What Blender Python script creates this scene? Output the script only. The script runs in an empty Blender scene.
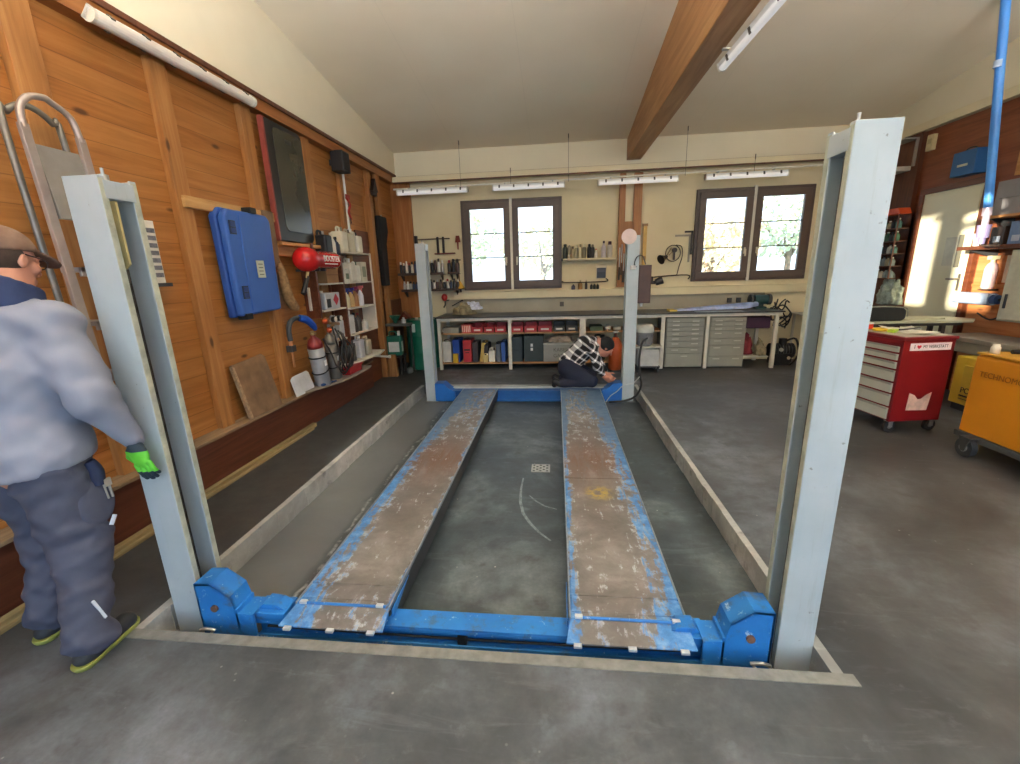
import bpy, bmesh, math, random
import numpy as np
from mathutils import Vector, Matrix, noise as mnoise
random.seed(7)
C = bpy.context.scene.collection
PI = math.pi

# ------------------------------------------------------------------ materials
def lin(c):
    if isinstance(c, str):
        c = c.lstrip('#'); c = [int(c[i:i+2], 16)/255 for i in (0, 2, 4)]
    return tuple((v/12.92 if v <= .04045 else ((v+.055)/1.055)**2.4) for v in c[:3]) + (1.0,)

class NT:
    def __init__(s, name, rough=.6, metal=0.0):
        s.m = bpy.data.materials.new(name); s.m.use_nodes = True
        s.t = s.m.node_tree; s.b = s.t.nodes['Principled BSDF']
        s.b.inputs['Roughness'].default_value = rough; s.b.inputs['Metallic'].default_value = metal
        s.co = None
    def n(s, t, **kw):
        nd = s.t.nodes.new(t)
        for k, v in kw.items(): setattr(nd, k, v)
        return nd
    def l(s, a, b): s.t.links.new(a, b)
    def coord(s, scale=(1, 1, 1), which='Object', loc=(0, 0, 0)):
        tc = s.n('ShaderNodeTexCoord'); mp = s.n('ShaderNodeMapping')
        mp.inputs['Scale'].default_value = scale; mp.inputs['Location'].default_value = loc
        if which == 'World':
            g = s.n('ShaderNodeNewGeometry'); s.l(g.outputs['Position'], mp.inputs['Vector'])
        else: s.l(tc.outputs[which], mp.inputs['Vector'])
        return mp.outputs['Vector']
    def noise(s, vec, scale, detail=4, rough=.55, dist=0.0):
        nd = s.n('ShaderNodeTexNoise'); s.l(vec, nd.inputs['Vector'])
        nd.inputs['Scale'].default_value = scale; nd.inputs['Detail'].default_value = detail
        nd.inputs['Roughness'].default_value = rough; nd.inputs['Distortion'].default_value = dist
        return nd.outputs['Fac']
    def voro(s, vec, scale, feat='F1'):
        nd = s.n('ShaderNodeTexVoronoi', feature=feat); s.l(vec, nd.inputs['Vector']); nd.inputs['Scale'].default_value = scale
        return nd.outputs['Distance']
    def ramp(s, fac, stops):
        nd = s.n('ShaderNodeValToRGB'); s.l(fac, nd.inputs['Fac'])
        e = nd.color_ramp.elements
        while len(e) < len(stops): e.new(.5)
        for el, (p, c) in zip(e, stops):
            el.position = p; el.color = lin(c) if isinstance(c, (str, tuple)) and not isinstance(c, float) else (c, c, c, 1)
        return nd.outputs['Color']
    def math(s, op, a, b=None, clamp=False):
        nd = s.n('ShaderNodeMath', operation=op); nd.use_clamp = clamp
        for i, v in enumerate((a, b)):
            if v is None: continue
            if isinstance(v, (int, float)): nd.inputs[i].default_value = v
            else: s.l(v, nd.inputs[i])
        return nd.outputs[0]
    def maprange(s, v, a, b, c=0., d=1.):
        nd = s.n('ShaderNodeMapRange'); s.l(v, nd.inputs['Value'])
        for k, x in zip(('From Min', 'From Max', 'To Min', 'To Max'), (a, b, c, d)): nd.inputs[k].default_value = x
        return nd.outputs['Result']
    def mix(s, fac, a, b, mode='MIX'):
        nd = s.n('ShaderNodeMix', data_type='RGBA', blend_type=mode)
        for k, v in ((0, fac), (6, a), (7, b)):
            if isinstance(v, (int, float)): nd.inputs[k].default_value = v
            elif isinstance(v, (str, tuple)): nd.inputs[k].default_value = lin(v)
            else: s.l(v, nd.inputs[k])
        return nd.outputs[2]
    def sep(s, vec):
        nd = s.n('ShaderNodeSeparateXYZ'); s.l(vec, nd.inputs[0]); return nd.outputs
    def bump(s, h, strength=.3, dist=.01):
        nd = s.n('ShaderNodeBump'); nd.inputs['Strength'].default_value = strength; nd.inputs['Distance'].default_value = dist
        s.l(h, nd.inputs['Height']); s.l(nd.outputs['Normal'], s.b.inputs['Normal'])
    def color(s, c):
        if isinstance(c, (str, tuple)): s.b.inputs['Base Color'].default_value = lin(c)
        else: s.l(c, s.b.inputs['Base Color'])
        return s.m
MC = {}
def M(c, rough=.55, metal=0., var=.12, scale=9., bump=0.):
    """painted / plastic / cloth surface with slight procedural mottling"""
    key = (c, rough, metal, var, scale, bump)
    if key in MC: return MC[key]
    t = NT('surface_' + str(c).lstrip('#') + ('_metal' if metal > .3 else ''), rough, metal)
    v = t.coord((1, 1, 1))
    f = t.noise(v, scale, 5, .6)
    base = lin(c); k = t.maprange(f, .3, .7, 1-var, 1+var)
    mx = t.n('ShaderNodeMix', data_type='RGBA', blend_type='MULTIPLY'); mx.inputs[0].default_value = 1
    mx.inputs[6].default_value = base
    cmb = t.n('ShaderNodeCombineColor')
    for i in range(3): t.l(k, cmb.inputs[i])
    t.l(cmb.outputs[0], mx.inputs[7]); t.l(mx.outputs[2], t.b.inputs['Base Color'])
    if bump: t.bump(t.noise(v, scale*4, 4), bump, .004)
    MC[key] = t.m
    return t.m

def wood(name, base, dark, light, along='Y', plank=0.0, knots=True, rough=.55, gscale=1.0, which='World', pax='Z'):
    t = NT(name, rough)
    st = {'X': (.6, 9, 9), 'Y': (9, .6, 9), 'Z': (9, 9, .6)}[along]
    v = t.coord(tuple(a*gscale for a in st), which)
    g = t.noise(v, 2.2, 6, .62, .6)
    col = t.ramp(g, [(.28, dark), (.5, base), (.72, light)])
    vv = t.coord((1, 1, 1), which)
    hgt = g
    big = t.noise(vv, .9, 2)
    col = t.mix(t.maprange(big, .3, .7, 0, .35), col, dark)
    if plank:
        ax = t.sep(vv)[{'X': 0, 'Y': 1, 'Z': 2}[pax]]
        q = t.math('DIVIDE', ax, plank)
        idx = t.math('FLOOR', q)
        wn = t.n('ShaderNodeTexWhiteNoise', noise_dimensions='1D'); t.l(idx, wn.inputs['W'])
        col = t.mix(t.maprange(wn.outputs['Value'], 0, 1, 0, .28), col, light)
        fr = t.math('ABSOLUTE', t.math('SUBTRACT', t.math('FRACT', q), .5))
        gr = t.maprange(fr, .475, .495, 0, 1)
        gr = t.math('MINIMUM', t.math('MAXIMUM', gr, 0), 1)
        col = t.mix(t.math('MULTIPLY', gr, .55), col, '#4a2408')
    if knots:
        kv = t.coord({'X': (1.2, 3, 3), 'Y': (3, 1.2, 3), 'Z': (3, 3, 1.2)}[along], which, (.3, .7, .2))
        d = t.voro(kv, 1.5)
        k = t.ramp(d, [(.05, (1., 1., 1.)), (.105, (0., 0., 0.))])
        kk = t.n('ShaderNodeSeparateColor'); t.l(k, kk.inputs[0])
        col = t.mix(t.math('MULTIPLY', kk.outputs[0], .85), col, '#3a1c08')
    t.color(col); t.bump(hgt, .15, .004)
    return t.m

# ------------------------------------------------------------------ mesh builder
class MB:
    def __init__(s): s.v = []; s.f = []; s.m = []; s.sm = []
    def add(s, vs, fs, m=0, smooth=False, mtx=None):
        o = len(s.v)
        s.v += [tuple(mtx @ Vector(p)) if mtx else tuple(p) for p in vs]
        for f in fs: s.f.append([i+o for i in f]); s.m.append(m); s.sm.append(smooth)
        return s
    def box(s, x0, x1, y0, y1, z0, z1, m=0, mtx=None):
        if x0 > x1: x0, x1 = x1, x0
        if y0 > y1: y0, y1 = y1, y0
        if z0 > z1: z0, z1 = z1, z0
        vs = [(x, y, z) for z in (z0, z1) for y in (y0, y1) for x in (x0, x1)]
        return s.add(vs, [(0, 2, 3, 1), (4, 5, 7, 6), (0, 1, 5, 4), (2, 6, 7, 3), (0, 4, 6, 2), (1, 3, 7, 5)], m, False, mtx)
    def tbox(s, c, sx, sy, sz0, tx=1., ty=1., m=0, mtx=None):
        """box on centre-bottom c, size sx, sy, sz0, top scaled by tx, ty"""
        x, y, z = c; vs = []
        for zz, a, b in ((z, 1, 1), (z+sz0, tx, ty)):
            for yy in (-1, 1):
                for xx in (-1, 1): vs.append((x+xx*a*sx/2, y+yy*b*sy/2, zz))
        return s.add(vs, [(0, 2, 3, 1), (4, 5, 7, 6), (0, 1, 5, 4), (2, 6, 7, 3), (0, 4, 6, 2), (1, 3, 7, 5)], m, False, mtx)
    def cyl(s, p0, p1, r0, r1=None, n=16, m=0, mtx=None, smooth=True):
        r1 = r0 if r1 is None else r1
        p0, p1 = Vector(p0), Vector(p1); d = (p1-p0).normalized()
        a = d.orthogonal().normalized(); b = d.cross(a)
        vs = []
        for p, r in ((p0, r0), (p1, r1)):
            for i in range(n):
                t = 2*PI*i/n; vs.append(p+a*math.cos(t)*r+b*math.sin(t)*r)
        s.add(vs, [(i, (i+1) % n, n+(i+1) % n, n+i) for i in range(n)], m, smooth, mtx)
        s.add(vs[:n], [tuple(reversed(range(n)))], m, False, mtx); s.add(vs[n:], [tuple(range(n))], m, False, mtx)
        return s
    def tube(s, pts, r, n=8, m=0, mtx=None, closed=False):
        pts = [Vector(p) for p in pts]
        if len(pts) >= 3 and len(pts) < 20 and not closed:      # round the bends
            q = []; rq = []
            for i in range(len(pts)-1):
                p0, p1, p2, p3 = pts[max(i-1, 0)], pts[i], pts[i+1], pts[min(i+2, len(pts)-1)]
                for j in range(4):
                    t = j/4; q.append(.5*((2*p1)+(p2-p0)*t+(2*p0-5*p1+4*p2-p3)*t*t+(3*p1-p0-3*p2+p3)*t*t*t))
                    if isinstance(r, (list, tuple)): rq.append(r[i]*(1-t)+r[i+1]*t)
            q.append(pts[-1])
            if isinstance(r, (list, tuple)): rq.append(r[-1]); r = rq
            pts = q
        k = len(pts); vs = []; fs = []
        up = None
        for i, p in enumerate(pts):
            if closed: d = pts[(i+1) % k]-pts[i-1]
            else: d = (pts[min(i+1, k-1)]-pts[max(i-1, 0)])
            d.normalize()
            if up is None: up = d.orthogonal().normalized()
            a = (up-d*up.dot(d)); a = a.normalized() if a.length > 1e-5 else d.orthogonal().normalized()
            up = a; b = d.cross(a)
            rr = r[i] if isinstance(r, (list, tuple)) else r
            for j in range(n):
                t = 2*PI*j/n; vs.append(p+a*math.cos(t)*rr+b*math.sin(t)*rr)
        rng = range(k) if closed else range(k-1)
        for i in rng:
            i2 = (i+1) % k
            for j in range(n): fs.append((i*n+j, i*n+(j+1) % n, i2*n+(j+1) % n, i2*n+j))
        s.add(vs, fs, m, True, mtx)
        if not closed:
            s.add(vs[:n], [tuple(reversed(range(n)))], m, False, mtx); s.add(vs[-n:], [tuple(range(n))], m, False, mtx)
        return s
    def lathe(s, prof, c=(0, 0, 0), n=16, m=0, mtx=None, axis='Z', ms=None):
        """prof: list of (r, z); ms: material per segment"""
        vs = []
        for r, z in prof:
            for i in range(n):
                t = 2*PI*i/n; a, b = r*math.cos(t), r*math.sin(t)
                p = (a, b, z) if axis == 'Z' else ((a, z, b) if axis == 'Y' else (z, a, b))
                vs.append((c[0]+p[0], c[1]+p[1], c[2]+p[2]))
        o = len(s.v)
        for q in range(len(prof)-1):
            mm = ms[q] if ms else m
            fs = [(q*n+i, q*n+(i+1) % n, (q+1)*n+(i+1) % n, (q+1)*n+i) for i in range(n)]
            if axis == 'Y': fs = [tuple(reversed(f)) for f in fs]
            if q == 0: s.add(vs, fs, mm, True, mtx)
            else:
                for f in fs: s.f.append([i+o for i in f]); s.m.append(mm); s.sm.append(True)
        s.f.append([o+i for i in reversed(range(n))]); s.m.append(ms[0] if ms else m); s.sm.append(False)
        L = (len(prof)-1)*n
        s.f.append([o+L+i for i in range(n)]); s.m.append(ms[-1] if ms else m); s.sm.append(False)
        return s
    def ball(s, c, r, n=16, k=10, m=0, mtx=None):
        if isinstance(r, (int, float)): r = (r, r, r)
        vs = [(c[0], c[1], c[2]-r[2])]; fs = []
        for i in range(1, k):
            a = -PI/2+PI*i/k
            for j in range(n):
                t = 2*PI*j/n; vs.append((c[0]+r[0]*math.cos(a)*math.cos(t), c[1]+r[1]*math.cos(a)*math.sin(t), c[2]+r[2]*math.sin(a)))
        vs.append((c[0], c[1], c[2]+r[2]))
        for j in range(n): fs.append((0, 1+(j+1) % n, 1+j))
        for i in range(k-2):
            for j in range(n): fs.append((1+i*n+j, 1+i*n+(j+1) % n, 1+(i+1)*n+(j+1) % n, 1+(i+1)*n+j))
        L = len(vs)-1
        for j in range(n): fs.append((L, 1+(k-2)*n+j, 1+(k-2)*n+(j+1) % n))
        return s.add(vs, fs, m, True, mtx)
    def prism(s, poly, a, b, axis='X', m=0, mtx=None):
        """poly of 2-D points extruded along axis from a to b. X: (y,z)  Y: (x,z)  Z: (x,y)"""
        def P(u, w, t): return {'X': (t, u, w), 'Y': (u, t, w), 'Z': (u, w, t)}[axis]
        n = len(poly); vs = [P(u, w, a) for u, w in poly]+[P(u, w, b) for u, w in poly]
        return s.add(vs, [tuple(range(n)), tuple(reversed(range(n, 2*n)))]+[(i, n+i, n+(i+1) % n, (i+1) % n) for i in range(n)], m, False, mtx)
    def build(s, name, mats, parent=None, local=False, bevel=0., at=None, fix=True, sub=0):
        if not isinstance(mats, (list, tuple)): mats = [mats]
        V = np.array(s.v, float).reshape(-1, 3)
        loc = (0, 0, 0)
        if parent is not None:
            if not local: V = V-np.array(WL[parent.name])
        elif at is not None: V = V-np.array(at); loc = at
        else:
            mn, mx = V.min(0), V.max(0); loc = ((mn[0]+mx[0])/2, (mn[1]+mx[1])/2, mn[2]); V = V-np.array(loc)
        me = bpy.data.meshes.new(name)
        me.from_pydata(V.tolist(), [], s.f)
        for mm in mats: me.materials.append(mm)
        me.polygons.foreach_set('material_index', s.m); me.polygons.foreach_set('use_smooth', s.sm)
        if fix:
            bm = bmesh.new(); bm.from_mesh(me); bmesh.ops.recalc_face_normals(bm, faces=bm.faces); bm.to_mesh(me); bm.free()
        me.update()
        o = bpy.data.objects.new(name, me); C.objects.link(o); o.location = loc
        if parent is not None:
            o.parent = parent; WL[o.name] = WL[parent.name]
        else: WL[o.name] = tuple(loc)
        if bevel:
            b = o.modifiers.new('bevel', 'BEVEL'); b.width = bevel; b.segments = 2; b.limit_method = 'ANGLE'; b.angle_limit = .7; b.harden_normals = False
        if sub:
            q = o.modifiers.new('sub', 'SUBSURF'); q.levels = q.render_levels = sub
        return o
WL = {}
def tag(o, label=None, cat=None, group=None, kind=None):
    if label: o['label'] = label
    if cat: o['category'] = cat
    if group: o['group'] = group
    if kind: o['kind'] = kind
    return o
def thing(name, loc, label, cat, group=None, rz=0.):
    o = bpy.data.objects.new(name, None); C.objects.link(o); o.location = loc; o.rotation_euler = (0, 0, rz)
    o.empty_display_size = .05
    WL[o.name] = tuple(loc); return tag(o, label, cat, group)
def struct(o): o['kind'] = 'structure'; return o
def dup(root, loc, rz=None, label=None, group=None):
    r = root.copy(); C.objects.link(r); r.location = loc
    if rz is not None: r.rotation_euler = (0, 0, rz)
    if label: r['label'] = label
    if group: r['group'] = group
    for ch in list(root.children):
        c = ch.copy(); C.objects.link(c); c.parent = r
        for g in list(ch.children):
            d = g.copy(); C.objects.link(d); d.parent = c
    return r
def text_mesh(name, s, size, mat, parent, mtx, depth=.0008, align='LEFT', xs=1.0):
    cu = bpy.data.curves.new('txt', 'FONT'); cu.body = s; cu.size = size; cu.extrude = depth; cu.align_x = align
    cu.align_y = 'CENTER'
    tmp = bpy.data.objects.new('txt', cu); C.objects.link(tmp)
    dg = bpy.context.evaluated_depsgraph_get(); dg.update()
    me = bpy.data.meshes.new_from_object(tmp.evaluated_get(dg)); bpy.data.objects.remove(tmp)
    me.transform(mtx @ Matrix.Diagonal((xs, 1, 1, 1))); me.name = name
    me.materials.clear(); me.materials.append(mat)
    o = bpy.data.objects.new(name, me); C.objects.link(o); o.parent = parent; WL[o.name] = WL[parent.name]
    return o
def frame(ox, xdir, ydir):
    """matrix whose local x,y run along xdir,ydir from origin ox"""
    x = Vector(xdir).normalized(); y = Vector(ydir).normalized(); z = x.cross(y)
    m = Matrix(((x[0], y[0], z[0], ox[0]), (x[1], y[1], z[1], ox[1]), (x[2], y[2], z[2], ox[2]), (0, 0, 0, 1)))
    return m
def Rz(a, loc=(0, 0, 0)): return Matrix.Translation(loc) @ Matrix.Rotation(a, 4, 'Z')
SKY = 1.0; SUNE = 4.5; EXPO = 1.72; LAMP = .10; ADDED_UPLIGHT = 60.0; SW0, SW1 = 2.0, 3.3
# ------------------------------------------------------------------ camera, light, world
cam = bpy.data.cameras.new('camera'); co = bpy.data.objects.new('camera', cam); C.objects.link(co)
R_, U_, F_ = Vector((.99428407, .10258737, -.02958062)), Vector((.00328327, .24754779, .96887012)), Vector((-.10671646, .96342925, -.24579601))
mw = Matrix(((R_[0], U_[0], -F_[0], 0), (R_[1], U_[1], -F_[1], 0), (R_[2], U_[2], -F_[2], 1.6), (0, 0, 0, 1)))
co.matrix_world = mw
cam.sensor_width = 36; cam.lens = 432/1020*36; cam.clip_start = .03; cam.clip_end = 300
bpy.context.scene.camera = co
sc = bpy.context.scene
sc.view_settings.view_transform = 'Standard'; sc.view_settings.look = 'None'; sc.view_settings.gamma = 1
sc.view_settings.use_curve_mapping = False
sc.view_settings.exposure = EXPO
try:
    sc.cycles.use_denoising = True; sc.cycles.max_bounces = 12; sc.cycles.diffuse_bounces = 8; sc.cycles.sample_clamp_indirect = 8
    sc.cycles.caustics_reflective = False; sc.cycles.caustics_refractive = False
except Exception: pass
w = bpy.data.worlds.new('sky'); sc.world = w; w.use_nodes = True
wn = w.node_tree; bg = wn.nodes['Background']
tcw = wn.nodes.new('ShaderNodeTexCoord'); sp = wn.nodes.new('ShaderNodeSeparateXYZ'); cr = wn.nodes.new('ShaderNodeValToRGB')
wn.links.new(tcw.outputs['Generated'], sp.inputs[0]); wn.links.new(sp.outputs['Z'], cr.inputs[0]); wn.links.new(cr.outputs[0], bg.inputs['Color'])
cr.color_ramp.elements[0].position = 0.0; cr.color_ramp.elements[0].color = (.66, .83, 1.0, 1)
cr.color_ramp.elements[1].position = .7; cr.color_ramp.elements[1].color = (.50, .70, 1.0, 1)
bg.inputs['Strength'].default_value = SKY
sun = bpy.data.lights.new('sun', 'SUN'); sun.energy = SUNE; sun.color = (1.0, .86, .66); sun.angle = math.radians(.6)
so = bpy.data.objects.new('sun', sun); C.objects.link(so)
sd = Vector((1, .82, -.128)).normalized()
so.rotation_euler = sd.to_track_quat('-Z', 'Y').to_euler(); so.location = (-8, -6, 4)
def portal(name, loc, rot, sx, sy):
    l = bpy.data.lights.new(name, 'AREA'); l.shape = 'RECTANGLE'; l.size = sx; l.size_y = sy
    l.cycles.is_portal = True
    o = bpy.data.objects.new(name, l); C.objects.link(o); o.location = loc; o.rotation_euler = rot
    return o
portal('portal_front', (0.8, -1.62, 1.75), (-PI/2, 0, PI), 7.4, 3.5)
portal('portal_window_a', (-.76, 7.95, 2.06), (-PI/2, 0, 0), 1.74, 1.5)
portal('portal_window_b', (3.2, 7.95, 2.08), (-PI/2, 0, 0), 1.8, 1.5)

# ------------------------------------------------------------------ room materials
pine = wood('pine_planks', '#a26a32', '#845120', '#b88248', 'Y', .145, True, .5)
pine_stud = wood('pine_stud', '#a8743f', '#8a5a2d', '#bb8b54', 'Z', 0, True, .55)
pine_rail = wood('pine_rail', '#c08c54', '#a06c36', '#d0a46e', 'Y', 0, False, .6)
brown_wood = wood('brown_plinth', '#5c3220', '#452113', '#6f4230', 'Y', 0, False, .45)
dark_wood = wood('dark_panel', '#5e3420', '#4a2614', '#70432a', 'Z', .0, False, .5)
glulam = wood('glulam', '#a8794a', '#8a5a2e', '#bd9060', 'Y', 0, False, .5, .8)
ledge_wood = wood('ledge_board', '#8c7458', '#6d573e', '#a58f72', 'Y', 0, False, .7)
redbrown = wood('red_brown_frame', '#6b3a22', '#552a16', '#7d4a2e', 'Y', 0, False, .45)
cornerwood = wood('corner_board', '#a56a34', '#83501f', '#b9844c', 'Z', .0, False, .5)

t = NT('plaster_cream', .85); v = t.coord((1, 1, 1), 'World')
plaster = t.color(t.ramp(t.noise(v, 1.3, 5, .6), [(.3, '#d8cba6'), (.7, '#e2d6b4')]))
t = NT('ceiling_board', .8); v = t.coord((1, 1, 1), 'World')
cc = t.ramp(t.noise(v, .8, 4, .5), [(.3, '#e0d4bc'), (.7, '#e9dec8')])
ax = t.sep(v)[0]; q = t.math('ABSOLUTE', t.math('SUBTRACT', t.math('FRACT', t.math('DIVIDE', t.math('ADD', ax, .4), 1.25)), .5))
cc = t.mix(t.math('MULTIPLY', t.maprange(q, .4965, .4985, 0, 1), .10), cc, '#8d826c')
ceil_m = t.color(cc)
upper_m = M('#d8d0b6', .8, 0, .04, 1.2)
beam_cream = M('#d6cba8', .55, 0, .05, 2)

def concrete(name, c0, c1, c2, rough=.75, spots=True, lane=False, patch=False):
    t = NT(name, rough); v = t.coord((1, 1, 1), 'World')
    n1 = t.noise(v, .9, 6, .62, .4); n2 = t.noise(v, 7, 6, .65); n3 = t.noise(v, 60, 3, .6)
    col = t.ramp(n1, [(.36, c0), (.5, c1), (.64, c2)])
    col = t.mix(t.maprange(n2, .42, .72, 0, .6), col, c0)
    col = t.mix(t.maprange(n2, .40, .22, 0, .6), col, c2)
    sm = t.noise(t.coord((1, 1, 1), 'World', (7.1, 2.3, 0)), 5.5, 4, .6)
    col = t.mix(t.maprange(sm, .60, .70, 0, .45), col, '#2f2f2f')
    # swept scratches
    vs = t.coord((1.2, 7, 1), 'World'); sw = t.noise(vs, 1.6, 5, .7, .8)
    col = t.mix(t.maprange(sw, .56, .72, 0, .30), col, c2)
    # oil blotches
    ob = t.noise(t.coord((1, 1, 1), 'World', (3.1, 1.7, 0)), 2.6, 3, .5)
    col = t.mix(t.maprange(ob, .62, .70, 0, .45), col, c0)
    if spots:
        d = t.voro(t.coord((1, 1, 1), 'World'), 11.)
        k = t.maprange(d, .075, .04, 0, 1); k = t.math('MAXIMUM', k, 0)
        big = t.maprange(t.noise(v, 1.7, 2), .5, .62, 0, 1)
        col = t.mix(t.math('MULTIPLY', t.math('MULTIPLY', k, big), .65), col, '#c9ccca')
    col = t.mix(t.maprange(n3, .3, .7, 0, .22), col, c0)
    if patch:
        pp = t.sep(v); nw = t.math('MULTIPLY', t.math('SUBTRACT', t.noise(v, 1.8, 3), .5), .22)
        k = t.maprange(t.math('ADD', pp[0], nw), -1.50, -1.56, 0, 1); k = t.math('MINIMUM', t.math('MAXIMUM', k, 0), 1)
        col = t.mix(k, col, t.mix(t.maprange(n1, .3, .7, 0, 1), '#5c6062', '#777b7c'))
        cr1 = t.math('ABSOLUTE', t.math('ADD', t.math('ADD', pp[0], nw), 1.50)); ck = t.math('MULTIPLY', t.math('MAXIMUM', t.maprange(cr1, .02, .005, 0, 1), 0), t.maprange(n2, .45, .6, 0, .8), True)
        col = t.mix(ck, col, '#b9bdbd')
    if lane:
        pp = t.sep(v); nw = t.math('MULTIPLY', t.math('SUBTRACT', t.noise(v, 2.2, 4), .5), .5)
        a = t.maprange(t.math('ADD', pp[0], nw), -1.75, -2.15, 0, 1); c_ = t.maprange(t.math('ADD', pp[1], nw), .9, 1.9, 0, 1)
        k = t.math('MULTIPLY', t.math('MINIMUM', t.math('MAXIMUM', a, 0), 1), t.math('MINIMUM', t.math('MAXIMUM', c_, 0), 1))
        col = t.mix(t.math('MULTIPLY', k, .93), col, t.mix(t.maprange(n2, .3, .7, 0, 1), '#2e2e2e', '#434342'))
        br = t.maprange(t.math('ADD', pp[0], t.math('MULTIPLY', nw, 2)), .9, 2.2, 0, .55); br = t.math('MAXIMUM', br, 0)
        col = t.mix(br, col, t.mix(t.maprange(n1, .35, .65, 0, 1), '#35322f', '#57524c'))
    t.color(col)
    rr = t.maprange(n1, .3, .7, rough-.10, rough+.12); t.l(rr, t.b.inputs['Roughness'])
    t.bump(n2, .25, .006)
    return t.m
floor_m = concrete('concrete_floor', '#35393d', '#51575c', '#78808a', .58, lane=True)
pit_m = concrete('pit_concrete', '#32393c', '#4c565b', '#7d878a', .5, patch=True)
kerb_m = concrete('kerb_concrete', '#868886', '#a6a8a5', '#c6c7c4', .8, False)
steel_edge = M('#838583', .5, .3, .25, 14)

# ------------------------------------------------------------------ room shell
XL, XR, YB, YF = -2.85, 4.95, 7.85, -1.6
def CZ(y): return 3.61+(YB-y)*.135
PX0, PX1, PY0, PY1, PZ = -2.0, 1.13, 1.47, 6.12, -.15
b = MB()   # floor around the recess, with thickness
for x0, x1, y0, y1 in ((-3.2, PX0, YF-.3, YB+.3), (PX1, 5.3, YF-.3, YB+.3), (PX0, PX1, YF-.3, PY0), (PX0, PX1, PY1, YB+.3)):
    b.box(x0, x1, y0, y1, -.3, 0)
fl = struct(b.build('floor', floor_m, at=(0, 0, 0)))
b = MB(); b.box(PX0-.05, PX1+.05, PY0-.05, PY1+.05, -.35, PZ); struct(b.build('floor_recess', pit_m, at=(0, 0, 0)))
# recess kerbs
for nm, x0, x1 in (('trim_1', PX0-.01, PX0+.03), ('trim_2', PX1-.03, PX1+.01)):
    b = MB(); n = 26; ys = [PY0+.02+(PY1-.05-PY0)*i/n for i in range(n+1)]
    inner, outer = (x1, x0) if nm == 'trim_1' else (x0, x1)
    for i in range(n):
        j0, j1 = [random.uniform(-.006, .006) for _ in range(2)]
        b.add([(outer, ys[i], .004), (inner+j0, ys[i], .0), (inner+j0, ys[i], PZ), (outer, ys[i], PZ),
               (outer, ys[i+1], .004), (inner+j0, ys[i+1], .0), (inner+j0, ys[i+1], PZ), (outer, ys[i+1], PZ)],
              [(0, 1, 5, 4), (1, 2, 6, 5), (0, 3, 2, 1), (4, 5, 6, 7), (2, 3, 7, 6), (0, 4, 7, 3)])
    struct(b.build(nm, kerb_m, at=(0, 0, 0)))
b = MB(); b.box(-2.08, 1.175, 1.462, 1.515, -.05, .004); b.box(-2.0, 1.15, 1.508, 1.515, -.15, 0); struct(b.build('trim_3', steel_edge, at=(0, 0, 0)))
b = MB(); b.box(-1.6, .75, 6.05, 6.12, PZ, .006); struct(b.build('trim_4', kerb_m, at=(0, 0, 0)))

# ceiling (slopes up toward the camera)
b = MB(); b.prism([(YF-.3, CZ(YF-.3)), (YB+.3, CZ(YB+.3)), (YB+.3, CZ(YB+.3)+.15), (YF-.3, CZ(YF-.3)+.15)], XL-.3, XR+.3, 'X')
struct(b.build('ceiling', ceil_m, at=(0, 0, 0)))
# left wall with an unseen window opening behind the camera, shaped to cast sun patches
b = MB(); TH = XL-.25
def wl(y0, y1, z0, z1): b.box(TH, XL, y0, y1, z0, z1)
wl(YF-.3, -1.02, 0, 5.2); wl(.50, YB+.3, 0, 3.23); wl(.50, YB+.3, 3.23, 3.6)
wl(-1.02, .50, 0, SW0); wl(.40, .50, SW0, SW1); wl(-1.02, .50, SW1, 5.2); wl(-.30, -.13, SW0, SW1)
wallL = struct(b.build('wall_left', pine, at=(0, 0, 0)))
b = MB(); b.prism([(.5, 3.27), (YB, 3.27), (YB, CZ(YB)+.05), (.5, CZ(.5)+.05)], XL-.05, -2.735, 'X')
struct(b.build('wall_left_upper', upper_m, at=(0, 0, 0)))
b = MB(); b.box(XL, -2.725, -1.0, YB, 3.235, 3.272); struct(b.build('trim_5', dark_wood, at=(0, 0, 0)))
b = MB(); b.box(XL, -2.745, -1.0, YB, 3.13, 3.235); struct(b.build('trim', wood('rail_brown', '#96602f', '#7c4a20', '#a87040', 'Y', 0, False, .5), at=(0, 0, 0)))
for y, wd in ((2.30, .16), (3.17, .14), (4.06, .14), (5.05, .13), (5.84, .12), (6.72, .13)):
    b = MB(); b.box(XL, -2.795, y, y+wd, .38, 3.14); struct(b.build('trim', pine_stud, at=(0, 0, 0), bevel=.004))
b = MB(); b.box(XL, -2.73, -1.6, 6.05, 0, .37); struct(b.build('baseboard_left', brown_wood, at=(0, 0, 0), bevel=.005))
b = MB(); b.box(XL, -2.70, -1.6, 6.05, .37, .395); struct(b.build('trim', ledge_wood, at=(0, 0, 0), bevel=.004))
# darker recessed boards in the far left corner
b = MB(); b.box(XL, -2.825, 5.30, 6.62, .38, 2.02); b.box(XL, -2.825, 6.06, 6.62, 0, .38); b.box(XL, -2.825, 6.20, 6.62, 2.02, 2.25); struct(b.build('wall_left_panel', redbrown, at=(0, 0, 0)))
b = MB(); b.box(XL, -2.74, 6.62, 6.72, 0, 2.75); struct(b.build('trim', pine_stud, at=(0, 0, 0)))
b = MB(); b.box(XL, -2.83, 6.9, YB, 0, 1.2); struct(b.build('wall_left_panel', dark_wood, at=(0, 0, 0)))

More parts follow.
